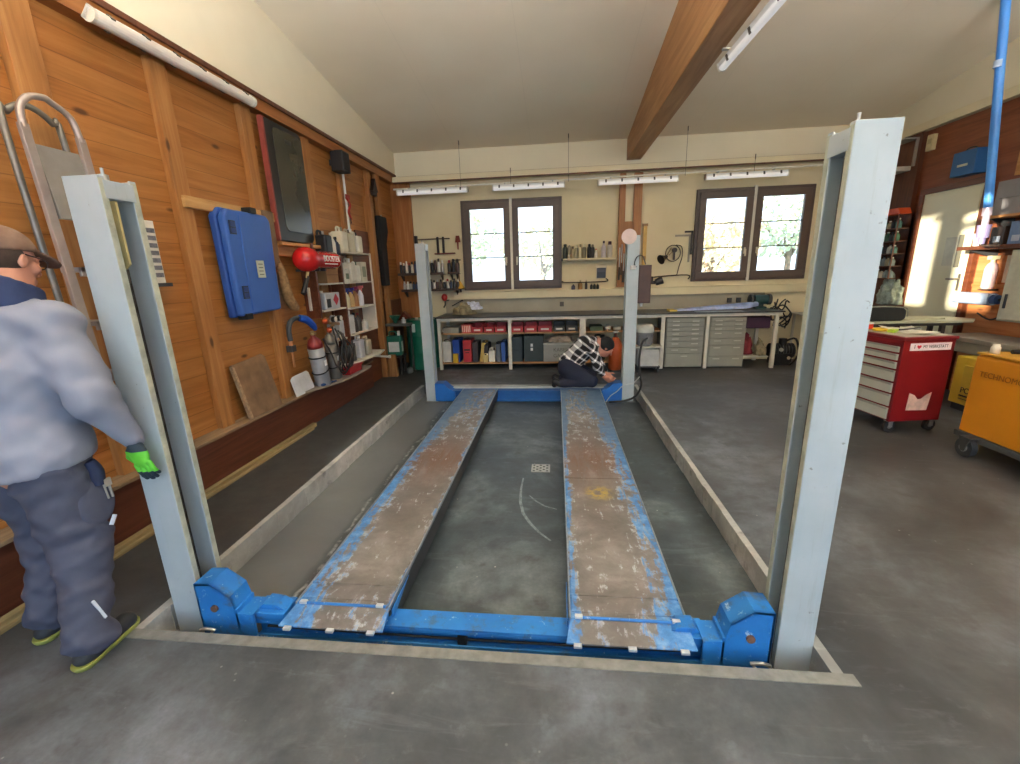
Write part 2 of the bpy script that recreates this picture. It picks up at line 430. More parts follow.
# back wall with two window openings
W1 = (-1.63, .10, 1.31, 2.81); W2 = (2.28, 4.08, 1.36, 2.81)
b = MB(); y0, y1 = YB, YB+.28
b.box(XL-.25, XR+.3, y0, y1, 0, 1.31); b.box(XL-.25, XR+.3, y0, y1, 2.81, 3.22)
b.box(XL-.25, W1[0], y0, y1, 1.31, 2.81); b.box(W1[1], W2[0], y0, y1, 1.31, 2.81); b.box(W2[1], XR+.3, y0, y1, 1.31, 2.81)
b.box(W2[0], W2[1], y0, y1, 1.31, 1.36)
struct(b.build('wall_back', plaster, at=(0, 0, 0)))
b = MB(); b.box(XL, XR, YB-.04, YB+.28, 3.22, 3.75); struct(b.build('wall_back_upper', upper_m, at=(0, 0, 0)))
b = MB(); b.box(XL, -2.50, YB-.05, YB, 0, 3.13); struct(b.build('trim', cornerwood, at=(0, 0, 0)))
b = MB(); b.box(-2.735, 4.90, YB-.12, YB-.04, 3.215, 3.228); struct(b.build('trim', redbrown, at=(0, 0, 0)))
b = MB(); b.box(-2.735, 4.90, YB-.22, YB-.10, 3.125, 3.205); struct(b.build('trim', beam_cream, at=(0, 0, 0), bevel=.004))
b = MB(); b.box(-2.735, 4.90, YB-.21, YB-.15, 3.112, 3.125); struct(b.build('trim', redbrown, at=(0, 0, 0)))
b = MB(); b.box(-1.82, 4.9, YB-.10, YB, 1.15, 1.275); struct(b.build('trim', beam_cream, at=(0, 0, 0), bevel=.005))
# timber column with a pale inset
b = MB(); b.box(1.04, 1.135, 7.73, YB, 1.30, 3.10); b.box(1.27, 1.40, 7.73, YB, 1.30, 3.10); b.box(1.135, 1.27, 7.75, YB, 1.30, 2.36); b.box(1.135, 1.27, 7.80, YB, 2.36, 3.10, 1)
struct(b.build('trim', [cornerwood, beam_cream], at=(0, 0, 0)))
# ceiling beam
b = MB(); b.prism([(YF, 3.30), (YB, 3.30), (YB, CZ(YB)), (YF, CZ(YF))], 1.14, 1.365, 'X')
struct(b.build('trim', glulam, at=(0, 0, 0), bevel=.01))
# right wall
b = MB(); b.box(XR, XR+.25, YF-.3, YB+.3, 0, 5.2); struct(b.build('wall_right', wood('red_wood_wall', '#84492a', '#6b3419', '#955a38', 'Y', .0, False, .5), at=(0, 0, 0)))
b = MB(); b.prism([(YF, 3.30), (YB, 3.30), (YB, CZ(YB)+.05), (YF, CZ(YF)+.05)], XR-.03, XR+.02, 'X'); struct(b.build('wall_right_upper', upper_m, at=(0, 0, 0)))
b = MB(); b.box(XR-.10, XR, YF, YB, 3.26, 3.36); struct(b.build('trim', beam_cream, at=(0, 0, 0), bevel=.005))
b = MB(); b.box(XR-.06, XR, 6.95, YB, 0, 3.26); struct(b.build('wall_right_panel', dark_wood, at=(0, 0, 0)))
b = MB(); b.box(XR-.05, XR, 5.52, 5.58, 2.45, 3.26); struct(b.build('trim', pine_rail, at=(0, 0, 0)))
b = MB(); b.box(XR-.04, XR, 4.2, 5.78, .0, 1.62); struct(b.build('wall_right_panel', wood('bright_ply', '#c98450', '#b06a38', '#d89c68', 'Y', .0, True, .6), at=(0, 0, 0)))
# front wall behind the camera: wide open doorway to the yard
b = MB(); b.box(XL-.25, -2.7, YF-.3, YF, 0, 5.2); b.box(4.6, XR+.25, YF-.3, YF, 0, 5.2); b.box(-2.7, 4.6, YF-.3, YF, 3.5, 5.2)
struct(b.build('wall_front', plaster, at=(0, 0, 0)))

# windows: frame, mullion, sashes, bars, glass, handles
wframe = M('#4f3f37', .45, 0, .12, 6); wsash = M('#58473e', .45, 0, .10, 6)
t = NT('window_glass', .02); t.m.node_tree.nodes.remove(t.b)
gl = t.n('ShaderNodeBsdfTransparent'); gg = t.n('ShaderNodeBsdfGlossy'); gg.inputs['Roughness'].default_value = .02
mxs = t.n('ShaderNodeMixShader'); mxs.inputs[0].default_value = .06
out = [n for n in t.t.nodes if n.type == 'OUTPUT_MATERIAL'][0]
t.l(gl.outputs[0], mxs.inputs[1]); t.l(gg.outputs[0], mxs.inputs[2]); t.l(mxs.outputs[0], out.inputs[0]); glass = t.m
whitep = M('#d8d4c8', .5, 0, .06, 5)
def window(name, x0, x1, z0, z1):
    r = thing(name, ((x0+x1)/2, YB-.02, z0), None, None); r['kind'] = 'structure'
    cx = (x0+x1)/2; yf0, yf1 = YB-.045, YB+.05
    b = MB(); b.box(x0, x1, yf0, yf1, z1-.07, z1); b.box(x0, x1, yf0, yf1, z0, z0+.07)
    b.box(x0, x0+.06, yf0, yf1, z0+.07, z1-.07); b.box(x1-.06, x1, yf0, yf1, z0+.07, z1-.07)
    b.build('window_frame', wframe, r, bevel=.005)
    b = MB(); b.box(cx-.022, cx+.022, YB-.06, YB+.05, z0-.01, z1+.02); b.build('mullion', whitep, r, bevel=.003)
    for s0, s1, hx in ((x0+.05, cx-.022, cx-.095), (cx+.022, x1-.05, cx+.095)):
        b = MB(); ya, yb = YB-.065, YB-.01; w_ = .105
        b.box(s0, s1, ya, yb, z1-.15, z1-.05); b.box(s0, s1, ya, yb, z0+.04, z0+.15); b.box(s0, s0+w_, ya, yb, z0+.15, z1-.15); b.box(s1-w_, s1, ya, yb, z0+.15, z1-.15)
        f = b.build('window_sash', wsash, r, bevel=.006)
        b = MB(); hh = (z1-z0-.30)/3
        for k in (1, 2): b.box(s0+w_-.005, s1-w_+.005, YB-.045, YB-.03, z0+.15+hh*k-.008, z0+.15+hh*k+.008)
        b.build('glazing_bar', wframe, f)
        b = MB(); b.box(s0+w_-.01, s1-w_+.01, YB-.035, YB-.028, z0+.14, z1-.14); b.build('pane', glass, f)
        zc = (z0+z1)/2-.25
        b = MB(); b.box(hx-.016, hx+.016, ya-.012, ya, zc-.05, zc+.05); b.box(hx-.01, hx+.01, ya-.035, ya-.012, zc+.0, zc+.02); b.box(hx-.012, hx+.012, ya-.05, ya-.032, zc-.09, zc+.025)
        b.build('window_handle', M('#d9d0b8', .4), f, bevel=.004)
window('window_1', *W1); window('window_2', *W2)
# door in the right wall
r = thing('door_1', (XR, 6.28, 0), None, None); r['kind'] = 'structure'
door_m = M('#dcdcc2', .35, 0, .03, 2)
b = MB(); b.box(XR-.035, XR+.02, 5.90, 6.76, .02, 2.44); b.box(XR-.042, XR-.03, 5.93, 6.73, .05, 2.41); b.build('door_leaf', door_m, r, bevel=.004)
b = MB(); b.box(XR-.055, XR+.02, 6.76, 6.82, 0, 2.44); b.box(XR-.055, XR+.02, 5.84, 6.82, 2.44, 2.51); b.box(XR-.055, XR+.02, 5.84, 5.90, 0, 2.44)
b.build('door_frame', redbrown, r, bevel=.004)
b = MB(); b.box(XR-.052, XR-.03, 5.955, 5.985, 1.22, 1.42); b.cyl((XR-.05, 5.97, 1.36), (XR-.10, 5.97, 1.36), .011); b.cyl((XR-.095, 5.965, 1.36), (XR-.095, 6.09, 1.36), .011)
b.build('door_handle', M('#8f8a80', .3, .8), r)
# notice holder fixed on the door leaf
b = MB(); b.box(XR-.06, XR-.043, 6.03, 6.25, 1.52, 1.86); b.box(XR-.085, XR-.043, 6.02, 6.045, 1.50, 1.88, 1); b.build('paper_holder', [M('#c9cbb8', .3), M('#6a6a60', .4)], r)  # shadow put in as a dark strip along the holder's edge

# ------------------------------------------------------------------ outside
yard = M('#d8d4cc', .9, 0, .15, 1.5)
b = MB(); b.box(-40, 40, -40, YF-.3, -.35, -.02); struct(b.build('yard_ground', yard, at=(0, 0, 0)))
lawn = M('#dcdcc4', .95, 0, .3, 2.5)
b = MB(); b.box(-40, 60, YB+.3, 70, -.35, -.1); struct(b.build('garden_ground', lawn, at=(0, 0, 0)))
b = MB(); b.box(-3.45, -3.12, -14, -1.95, 0, 7.5); struct(b.build('wall_sun_blocker', M('#cfc8b4', .85, 0, .05, 1), at=(0, 0, 0)))  # unseen wall added to block the sun from the front doorway
leaf_mats = [M('#ddd8b4', .8, 0, .2, 3), M('#cdd5b6', .8, 0, .2, 3), M('#e4d6b2', .8, 0, .2, 3)]  # overexposure put into the colour: leaves bleached pale
bark = M('#8a7a68', .9, 0, .2, 8)
def tree(x, y, h, rad, m, label, seed):
    rnd = random.Random(seed)
    r = thing('tree', (x, y, -.1), label, 'tree', 'trees beyond the windows')
    b = MB(); b.cyl((x, y, -.1), (x, y, h*.55), .16, .09, 10)
    for k in range(6):
        a = rnd.uniform(0, 2*PI); b.tube([(x, y, h*.35), (x+math.cos(a)*rad*.4, y+math.sin(a)*rad*.4, h*.6), (x+math.cos(a)*rad*.7, y+math.sin(a)*rad*.7, h*.8)], [.06, .04, .015], 6)
    b.build('trunk', bark, r)
    b = MB()
    for k in range(900):
        a = rnd.uniform(0, 2*PI); u = rnd.uniform(-1, 1); q = rnd.random()**.4
        c = Vector((x+math.cos(a)*rad*q*math.sqrt(1-u*u), y+math.sin(a)*rad*q*math.sqrt(1-u*u), h*.68+u*h*.32*q))
        d = Vector((rnd.gauss(0, 1), rnd.gauss(0, 1), rnd.gauss(0, 1))).normalized(); e = d.orthogonal().normalized(); s_ = rnd.uniform(.09, .2)
        f_ = d.cross(e)
        b.add([c-e*s_, c+f_*s_*.6, c+e*s_, c-f_*s_*.6], [(0, 1, 2, 3)])
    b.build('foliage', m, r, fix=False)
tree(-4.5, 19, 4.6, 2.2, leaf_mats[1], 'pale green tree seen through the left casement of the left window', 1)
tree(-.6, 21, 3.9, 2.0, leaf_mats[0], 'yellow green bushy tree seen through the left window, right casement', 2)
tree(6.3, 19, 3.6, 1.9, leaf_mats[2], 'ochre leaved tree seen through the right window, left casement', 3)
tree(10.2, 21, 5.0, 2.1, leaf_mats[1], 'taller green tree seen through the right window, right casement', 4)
# ------------------------------------------------------------------ four-post lift
t = NT('post_paint', .38); v = t.coord((1, 1, 1), 'World')
vz = t.coord((14, 14, 1.2), 'World')
c_ = t.ramp(t.noise(v, 3, 5, .6), [(.3, '#a2aeb4'), (.7, '#b1bcc2')])
c_ = t.mix(t.maprange(t.noise(vz, 2, 5, .7), .58, .78, 0, .45), c_, '#8f948f')
c_ = t.mix(t.maprange(t.noise(v, 38, 2, .5), .72, .78, 0, .7), c_, '#6b665c')
post_m = t.color(c_)
lip_m = M('#a9ae9e', .5, 0, .22, 18)
inner_m = M('#a3a9ac', .45, 0, .12, 5)
track_m = M('#3c3a36', .55, .4, .3, 30)
steel_m = M('#b0b0ac', .35, .7, .12, 20)
white_m = M('#e4e4e0', .5, 0, .05, 9)
black_m = M('#1b1b1c', .5, 0, .1, 9)
dgrey_m = M('#3a3c3e', .55, 0, .12, 9)
def post(label, xw, xo, y0, y1, zt, front=True):
    s = 1 if xo > xw else -1; th = .008; L = .03 if front else .026
    r = thing('lift_post', ((xw+xo)/2, (y0+y1)/2, PZ), label, 'lift post', None)
    ring = [(xw, y0), (xo, y0), (xo, y0+L), (xo-s*th, y0+L), (xo-s*th, y0+th), (xw+s*th, y0+th), (xw+s*th, y1-th), (xo-s*th, y1-th), (xo-s*th, y1-L), (xo, y1-L), (xo, y1), (xw, y1)]
    b = MB(); b.prism(ring, PZ, zt, 'Z'); b.build('column_shell', post_m, r, bevel=.0025)
    b = MB(); b.box(xo-s*.004, xo+s*.0015, y0+.002, y0+L-.002, PZ+.01, zt-.01); b.box(xo-s*.004, xo+s*.0015, y1-L+.002, y1-.002, PZ+.01, zt-.01); b.build('lip', lip_m, r)
    # top bracket with adjusting bolt
    b = MB(); b.box(xo-s*.045, xo+s*.003, y0+L*.6, y1-L*.6, zt-.085, zt-.015); b.box(xw+s*.01, xo-s*.045, y0+.03, y1-.03, zt-.03, zt-.018); b.build('top_bracket', post_m, r, bevel=.002)
    yb = y0+.075 if front else y0+.06
    b = MB(); b.cyl((xo-s*.05, yb, zt-.02), (xo-s*.05, yb, zt+.04), .006, n=10); b.cyl((xo-s*.05, yb, zt-.02), (xo-s*.05, yb, zt+.015), .018, n=6); b.build('adjusting_bolt', steel_m, r)
    # notched safety track and lifting cable
    b = MB(); xt = xo-s*(.022 if front else .03); b.box(xt-.014, xt+.014, y0+.036, y0+.050, PZ+.02, zt-(.36 if s > 0 and front else .1))
    z = PZ+.1
    while z < zt-.42: b.box(xt-.014, xt+.014, y0+.034, y0+.050, z, z+.03); z += .09
    b.build('safety_track', track_m, r)
    b = MB(); b.cyl((xw+s*.06, y0+.10, PZ+.1), (xw+s*.06, y0+.10, zt-.05), .005, n=8); b.build('lifting_cable', track_m, r)
    b = MB(); b.box(min(xw, xo)-.03, max(xw, xo)+.03 if not front else max(xw, xo)+.01, y0+.02 if front else y0-.02, y1+.03, PZ, PZ+.012)
    b.build('base_plate', steel_edge, r)
    return r
p1 = post('pale grey front left lift post beside the man in the cap', -1.94, -1.785, 1.66, 1.825, 2.02)
b = MB(); b.prism([(-1.845, 1.93), (-1.79, 1.93), (-1.79, 1.68), (-1.815, 1.66), (-1.845, 1.69)], 1.715, 1.725, 'Y'); b.build('wooden_strip', M('#b9ac78', .7, 0, .15, 9), p1)
p2 = post('pale grey front right lift post, tallest in the picture', 1.10, .955, 1.65, 1.80, 2.04)
p3 = post('distant rear left lift post in front of green drum', -1.835, -1.70, 5.74, 5.90, 2.0, False)
p4 = post('distant rear right lift post with pale disc on top', 1.035, .885, 5.74, 5.90, 2.0, False)
b = MB(); b.cyl((.90, 5.725, 1.985), (.90, 5.74, 1.985), .092, n=28); b.cyl((.90, 5.715, 1.985), (.90, 5.725, 1.985), .02, n=12); b.build('pulley_disc', M('#dcc6c0', .4, 0, .1, 12), p4)
b = MB(); b.cyl((.90, 5.725, 1.985), (.95, 5.85, 1.985), .012); b.build('pulley_axle', steel_m, p4)
b = MB(); b.tube([(1.0, 5.735, 1.62), (.97, 5.70, 1.66), (1.0, 5.70, 1.74), (1.07, 5.73, 1.75), (1.12, 5.78, 1.65)], .007, 6); b.build('power_cable', dgrey_m, p4)
b = MB(); b.box(.93, .99, 5.70, 5.74, 1.59, 1.64); b.build('junction_box', white_m, p4, bevel=.004)
# control box on its bracket beside the rear right post
cb = thing('control_box', (1.12, 5.84, 1.165), 'brown upright control box beside rear right lift post', 'control box')
cbm = M('#4a3028', .5, 0, .15, 9)
b = MB(); b.box(1.045, 1.20, 5.78, 5.93, 1.165, 1.64); b.build('box_body', cbm, cb, bevel=.006)
b = MB(); b.cyl((1.20, 5.84, 1.42), (1.26, 5.84, 1.42), .02); b.cyl((1.26, 5.80, 1.42), (1.34, 5.80, 1.45), .04, .05, 12); b.build('rotary_switch', black_m, cb)
b = MB(); b.cyl((1.10, 5.84, 1.12), (1.10, 5.84, 1.165), .018); b.build('cable_gland', white_m, cb)

blue_m = None
t = NT('worn_blue_paint', .42); v = t.coord((1, 1, 1), 'World')
c_ = t.ramp(t.noise(v, 4, 5, .6), [(.3, '#1c66ae'), (.7, '#2a7cc6')])
c_ = t.mix(t.maprange(t.noise(v, 9, 7, .72), .54, .64, 0, .7), c_, '#4b5866')
c_ = t.mix(t.maprange(t.noise(v, 22, 5, .75), .62, .68, 0, .75), c_, '#a9c0d4')
blue_m = t.color(c_)
bluedark_m = M('#1a5596', .45, 0, .15, 8)
def crossbeam_front():
    r = thing('lift_crossbeam', (-.42, 1.72, PZ), 'near blue lift crossbeam with boxy end carriages between the front posts', 'lift crossbeam')
    b = MB()
    b.box(-1.50, .66, 1.645, 1.755, -.035, -.022); b.box(-1.50, .66, 1.63, 1.755, -.145, -.13); b.box(-1.50, .66, 1.685, 1.70, -.13, -.035); b.box(-1.50, .66, 1.645, 1.653, -.055, -.035); b.box(-1.50, .66, 1.63, 1.638, -.13, -.10)
    b.build('beam_channel', blue_m, r, bevel=.002)
    for s, nm in ((1, 'l'), (-1, 'r')):
        X = (lambda x: x) if s == 1 else (lambda x: -.84-x)
        b = MB(); poly = [(-1.75, -.125), (-1.75, .185), (-1.665, .19), (-1.575, .12), (-1.555, .03), (-1.47, .025), (-1.47, -.12)]
        b.prism([(X(x), z) for x, z in poly], 1.612, 1.625, 'Y')
        b.prism([(X(x), z) for x, z in poly[:4]+[(-1.56, -.12)]], 1.725, 1.735, 'Y')
        top = poly[1:5]
        for (xa, za), (xb, zb) in zip(top[:-1], top[1:]):
            b.add([(X(xa), 1.612, za), (X(xb), 1.612, zb), (X(xb), 1.735, zb), (X(xa), 1.735, za), (X(xa), 1.612, za-.012), (X(xb), 1.612, zb-.012), (X(xb), 1.735, zb-.012), (X(xa), 1.735, za-.012)],
                  [(0, 1, 2, 3), (4, 5, 6, 7), (0, 1, 5, 4), (2, 3, 7, 6), (0, 3, 7, 4), (1, 2, 6, 5)])
        b.box(X(-1.75), X(-1.74), 1.612, 1.735, -.125, .175)
        b.box(X(-1.56), X(-1.47), 1.615, 1.735, .015, .025); b.box(X(-1.56), X(-1.548), 1.612, 1.735, -.12, .05)
        b.build('end_carriage', blue_m, r, bevel=.003)
        b = MB(); b.cyl((X(-1.66), 1.602, .055), (X(-1.66), 1.614, .055), .018, n=14); b.build('pivot_pin', M('#7b5a4a', .6, .3, .3, 30), r)
        b = MB(); b.box(X(-1.50), X(-1.33), 1.64, 1.76, -.022, .012); b.prism([(X(-1.48), .012), (X(-1.34), .012), (X(-1.38), .04), (X(-1.45), .045)], 1.665, 1.74, 'Y'); b.build('ramp_seat', blue_m, r, bevel=.003)
        b = MB(); b.tube([(X(-1.74), 1.585, -.055), (X(-1.70), 1.575, -.035), (X(-1.66), 1.585, -.05)], .008, 6); b.tube([(X(-1.76), 1.585, -.09), (X(-1.70), 1.565, -.075), (X(-1.67), 1.58, -.055)], .006, 6); b.build('lock_lever', steel_m, r)
    b = MB(); b.tube([(-1.45, 1.67, -.09), (-.4, 1.67, -.10), (.6, 1.67, -.09)], .006, 6); b.build('cable', track_m, r)
    b = MB(); b.box(-.47, -.43, 1.64, 1.70, -.12, -.06); b.build('stop_block', black_m, r)
    return r
crossbeam_front()
def crossbeam_rear():
    r = thing('lift_crossbeam', (-.42, 5.82, PZ), 'far blue lift crossbeam near the kneeling person', 'lift crossbeam')
    b = MB(); b.box(-1.68, .86, 5.74, 5.92, -.01, .012); b.box(-1.68, .86, 5.74, 5.92, -.145, -.125); b.box(-1.68, .86, 5.76, 5.78, -.13, 0)
    b.build('beam_channel', bluedark_m, r, bevel=.002)
    b = MB(); b.box(-1.68, .86, 5.86, 5.925, .012, .026); b.build('edge_strip', M('#b9bfc0', .5, .2, .15, 9), r)
    for s in (1, -1):
        X = (lambda x: x) if s == 1 else (lambda x: -.82-x)
        b = MB(); b.prism([(X(-1.70), -.14), (X(-1.70), .115), (X(-1.58), .115), (X(-1.50), .04), (X(-1.42), .0), (X(-1.42), -.14)], 5.73, 5.92, 'Y'); b.build('end_carriage', M('#1a62b4', .42, 0, .12, 6), r, bevel=.004)
    return r
crossbeam_rear()

def ramp_material(name, sgn):
    t = NT(name, .55); v = t.coord((1, 1, 1), 'Object')
    s = t.sep(v); X, Y = s[0], s[1]
    streak = t.coord((9, 1.3, 1), 'Object')
    n1 = t.noise(v, 3.5, 7, .68, .3); n2 = t.noise(v, 13, 7, .72); n3 = t.noise(streak, 2.4, 6, .72, .7); nb = t.noise(v, 1.6, 3, .5)
    metal = t.ramp(n1, [(.28, '#55504d'), (.5, '#726d69'), (.72, '#918d89')])
    # rust brown band about the middle
    rb = t.math('SUBTRACT', 1, t.math('ABSOLUTE', t.math('DIVIDE', t.math('SUBTRACT', Y, 1.72), .62)))
    rb = t.math('MULTIPLY', t.math('MAXIMUM', rb, 0), t.maprange(n3, .35, .6, .3, 1.2), True)
    metal = t.mix(t.math('MULTIPLY', rb, .85), metal, '#6e4f3d')
    metal = t.mix(t.maprange(n2, .58, .78, 0, .35), metal, '#a39d96')
    metal = t.mix(t.maprange(n2, .40, .24, 0, .45), metal, '#443c38')
    blue = t.ramp(n2, [(.3, '#35689c'), (.5, '#4580be'), (.7, '#7ba6d0')])
    # remaining paint: on the outer edge, near the ends, and a greyed-blue far third
    e = t.math('MULTIPLY', X, sgn)                                  # grows to the outer edge
    pe = t.maprange(e, .06, .25, 0, .95)
    far = t.maprange(Y, 1.8, 3.4, 0, .62)
    inner = t.maprange(e, -.19, -.24, 0, .7)
    near = t.maprange(Y, .12, -.06, 0, .22)
    tot = t.math('ADD', t.math('ADD', pe, far), t.math('ADD', t.math('MAXIMUM', inner, 0), t.math('MAXIMUM', near, 0)))
    tot = t.math('ADD', tot, t.math('MULTIPLY', t.math('SUBTRACT', n3, .5), 2.3))
    tot = t.math('ADD', tot, t.math('MULTIPLY', t.math('SUBTRACT', n2, .5), 1.8))
    k = t.maprange(tot, .50, .72, 0, 1); k = t.math('MINIMUM', t.math('MAXIMUM', k, 0), 1)
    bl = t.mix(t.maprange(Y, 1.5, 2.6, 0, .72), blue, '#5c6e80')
    col = t.mix(k, metal, bl)
    ed = t.maprange(tot, .30, .50, 0, 1); ed = t.math('MULTIPLY', ed, t.maprange(tot, .75, .55, 0, 1), True)
    col = t.mix(t.math('MULTIPLY', ed, t.maprange(n2, .47, .62, 0, .6), True), col, '#c4ccd2')
    if sgn > 0:
        yx = t.n('ShaderNodeVectorMath', operation='DISTANCE'); t.l(v, yx.inputs[0]); yx.inputs[1].default_value = (-.02, 1.15, .18)
        yk = t.math('MULTIPLY', t.maprange(yx.outputs['Value'], .13, .03, 0, 1), t.maprange(n2, .42, .55, 0, 1), True)
        col = t.mix(t.math('MAXIMUM', yk, 0), col, '#b29a3c')
    t.color(col); t.bump(n2, .25, .004)
    t.l(t.maprange(n1, .3, .7, .42, .7), t.b.inputs['Roughness'])
    return t.m
def ramp(label, x0, x1, sgn):
    r = thing('lift_runway', ((x0+x1)/2, 1.74, PZ), label, 'lift runway')
    rm = ramp_material('runway_steel', sgn)
    b = MB(); b.box(x0, x1, 1.70, 5.76, .018, .026); 
    b.box(x0+.01, x1-.01, 1.74, 3.10, .026, .030); b.box(x0+.012, x1-.012, 3.12, 3.58, .026, .029)
    b.box(x0+.005, x1-.005, 1.845, 1.857, .026, .034)
    b.build('deck', rm, r, bevel=.0015)
    for xx in (x0, x1-.006):
        b = MB(); b.prism([(1.70, .02), (1.70, -.05), (1.78, -.10), (5.70, -.10), (5.76, -.06), (5.76, .02)], xx, xx+.006, 'X'); b.build('side_rail', [dgrey_m], r)
    b = MB()
    for xx in (x0-.003, x1-.004): b.box(xx, xx+.007, 1.70, 5.76, .014, .034)
    b.build('edge_bead', M('#9aa4ae', .4, .5, .25, 20), r)
    # hinged entry flap and its clips
    b = MB(); b.add([(x0-.02, 1.58, .006), (x1+.01, 1.58, .006), (x1+.0, 1.70, .024), (x0+.0, 1.70, .024), (x0-.02, 1.58, -.002), (x1+.01, 1.58, -.002), (x1+.0, 1.70, .012), (x0+.0, 1.70, .012)],
                    [(0, 1, 2, 3), (4, 5, 6, 7), (0, 1, 5, 4), (1, 2, 6, 5), (2, 3, 7, 6), (3, 0, 4, 7)])
    b.build('entry_flap', rm, r, bevel=.0015)
    b = MB(); b.cyl((x0+.02, 1.705, .03), (x1-.02, 1.705, .03), .007, n=10); b.build('hinge_rod', blue_m, r)
    for xx, yy, zz in ((x0+.03, 1.572, -.006), ((x0+x1)/2, 1.572, -.006), (x1-.045, 1.572, -.006), (x0+.04, 1.705, .028), (x1-.05, 1.705, .028)):
        b = MB(); b.box(xx-.018, xx+.018, yy-.010, yy+.010, zz, zz+.014); b.build('clip', M('#c9cfd2', .35, .4, .1, 9), r, bevel=.002)
    xs = x1 if sgn < 0 else x0
    b = MB(); b.prism([(1.70, .02), (1.70, -.04), (1.95, .02)], xs-.012*sgn-.002, xs-.012*sgn+.002, 'X'); b.build('gusset', blue_m, r)
    return r
ramp('left lift runway, rusty brown with blue paint flaking along its left edge', -1.30, -.815, -1)
ramp('right lift runway, scuffed grey with blue right edge and yellow stain', .06, .59, 1)

# ------------------------------------------------------------------ recess floor details
dr = thing('floor_drain', (-.145, 3.65, PZ), 'small square pale patterned drain plate on recess floor', 'drain')
b = MB(); b.box(-.23, -.06, 3.57, 3.73, PZ, PZ+.004); b.build('plate', M('#a9aead', .6, .2, .2, 40), dr)
b = MB()
for i in range(5):
    for j in range(5):
        if (i+j) % 2 == 0: b.box(-.215+i*.03, -.197+i*.03, 3.585+j*.028, 3.603+j*.028, PZ+.004, PZ+.006)
b.build('slots', M('#565b5c', .6), dr)
def chalk(pts, w0, lab):
    vs = []; fs = []; n = len(pts)
    for i, (x, y) in enumerate(pts):
        d = Vector((pts[min(i+1, n-1)][0]-pts[max(i-1, 0)][0], pts[min(i+1, n-1)][1]-pts[max(i-1, 0)][1])); d.normalize()
        w_ = w0*(.4+.6*math.sin(PI*(i+.5)/n)); vs += [(x-d[1]*w_, y+d[0]*w_, PZ+.0015), (x+d[1]*w_, y-d[0]*w_, PZ+.0015)]
    for i in range(n-1): fs.append((2*i, 2*i+1, 2*i+3, 2*i+2))
    b = MB(); b.add(vs, fs); o = b.build('floor_mark', M('#7f888a', .85, 0, .4, 30), at=(0, 0, 0)); struct(o)
chalk([(-.29, 3.45), (-.295, 3.25), (-.285, 3.05), (-.25, 2.88), (-.19, 2.75), (-.12, 2.64), (-.04, 2.55)], .012, '')
chalk([(-.22, 3.15), (-.16, 3.06), (-.09, 2.99), (-.0, 2.95)], .008, '')
# black air hose and thin cable looped at the rear right post
hz = thing('air_hose', (1.12, 5.72, 0), 'black air hose looping down beside the rear right post', 'hose')
b = MB(); b.tube([(1.30, 6.35, .62), (1.18, 6.0, .64), (1.10, 5.72, .60), (1.075, 5.68, .45), (1.09, 5.68, .25), (1.12, 5.69, .10), (1.05, 5.68, -.05), (.9, 5.66, -.11), (.7, 5.64, -.12)], .014, 8); b.build('hose', black_m, hz)
b = MB(); b.tube([(1.09, 5.67, .22), (1.0, 5.66, .13), (.88, 5.66, .10), (.80, 5.66, .02), (.72, 5.66, -.04), (.66, 5.64, -.12)], .006, 6); b.build('cable', M('#a9adb0', .5), hz)
# ------------------------------------------------------------------ people: smooth-union distance fields meshed with surface nets
def surface_nets(F, h, org):
    nx, ny, nz = F.shape; S = F < 0
    c = [(i, j, k) for i in (0, 1) for j in (0, 1) for k in (0, 1)]
    def sl(i, j, k): return (slice(i, nx-1+i), slice(j, ny-1+j), slice(k, nz-1+k))
    cnt = sum(S[sl(*q)].astype(np.int8) for q in c)
    act = (cnt > 0) & (cnt < 8); idx = -np.ones(act.shape, np.int64); ii = np.argwhere(act); idx[act] = np.arange(len(ii))
    pos = np.zeros((len(ii), 3)); w_ = np.zeros(len(ii))
    for a in range(8):
        for d in range(3):
            qa = c[a]
            if qa[d]: continue
            qb = list(qa); qb[d] = 1
            fa = F[ii[:, 0]+qa[0], ii[:, 1]+qa[1], ii[:, 2]+qa[2]]; fb = F[ii[:, 0]+qb[0], ii[:, 1]+qb[1], ii[:, 2]+qb[2]]
            m = (fa < 0) != (fb < 0); t = np.where(m, fa/(np.where(m, fa-fb, 1)), 0)
            p = np.tile(np.array(qa, float), (len(ii), 1)); p[:, d] += t
            pos[m] += p[m]; w_[m] += 1
    pos = (pos/w_[:, None]+ii)*h+np.array(org)
    faces = []
    for d in range(3):
        o1, o2 = (d+1) % 3, (d+2) % 3
        s0 = [slice(1, n-1) for n in F.shape]; s1 = list(s0); s0[d] = slice(0, F.shape[d]-1); s1[d] = slice(1, F.shape[d])
        A_, B_ = S[tuple(s0)], S[tuple(s1)]; e = np.argwhere(A_ != B_)
        if not len(e): continue
        off = np.ones(3, int); off[d] = 0; g = e+off; sg = A_[tuple(e.T)]
        def cell(a, b_):
            q = g.copy(); q[:, o1] -= a; q[:, o2] -= b_; return idx[q[:, 0], q[:, 1], q[:, 2]]
        f = np.stack([cell(0, 0), cell(1, 0), cell(1, 1), cell(0, 1)], 1)
        f[~sg] = f[~sg][:, ::-1]; faces.append(f)
    return pos, np.concatenate(faces)
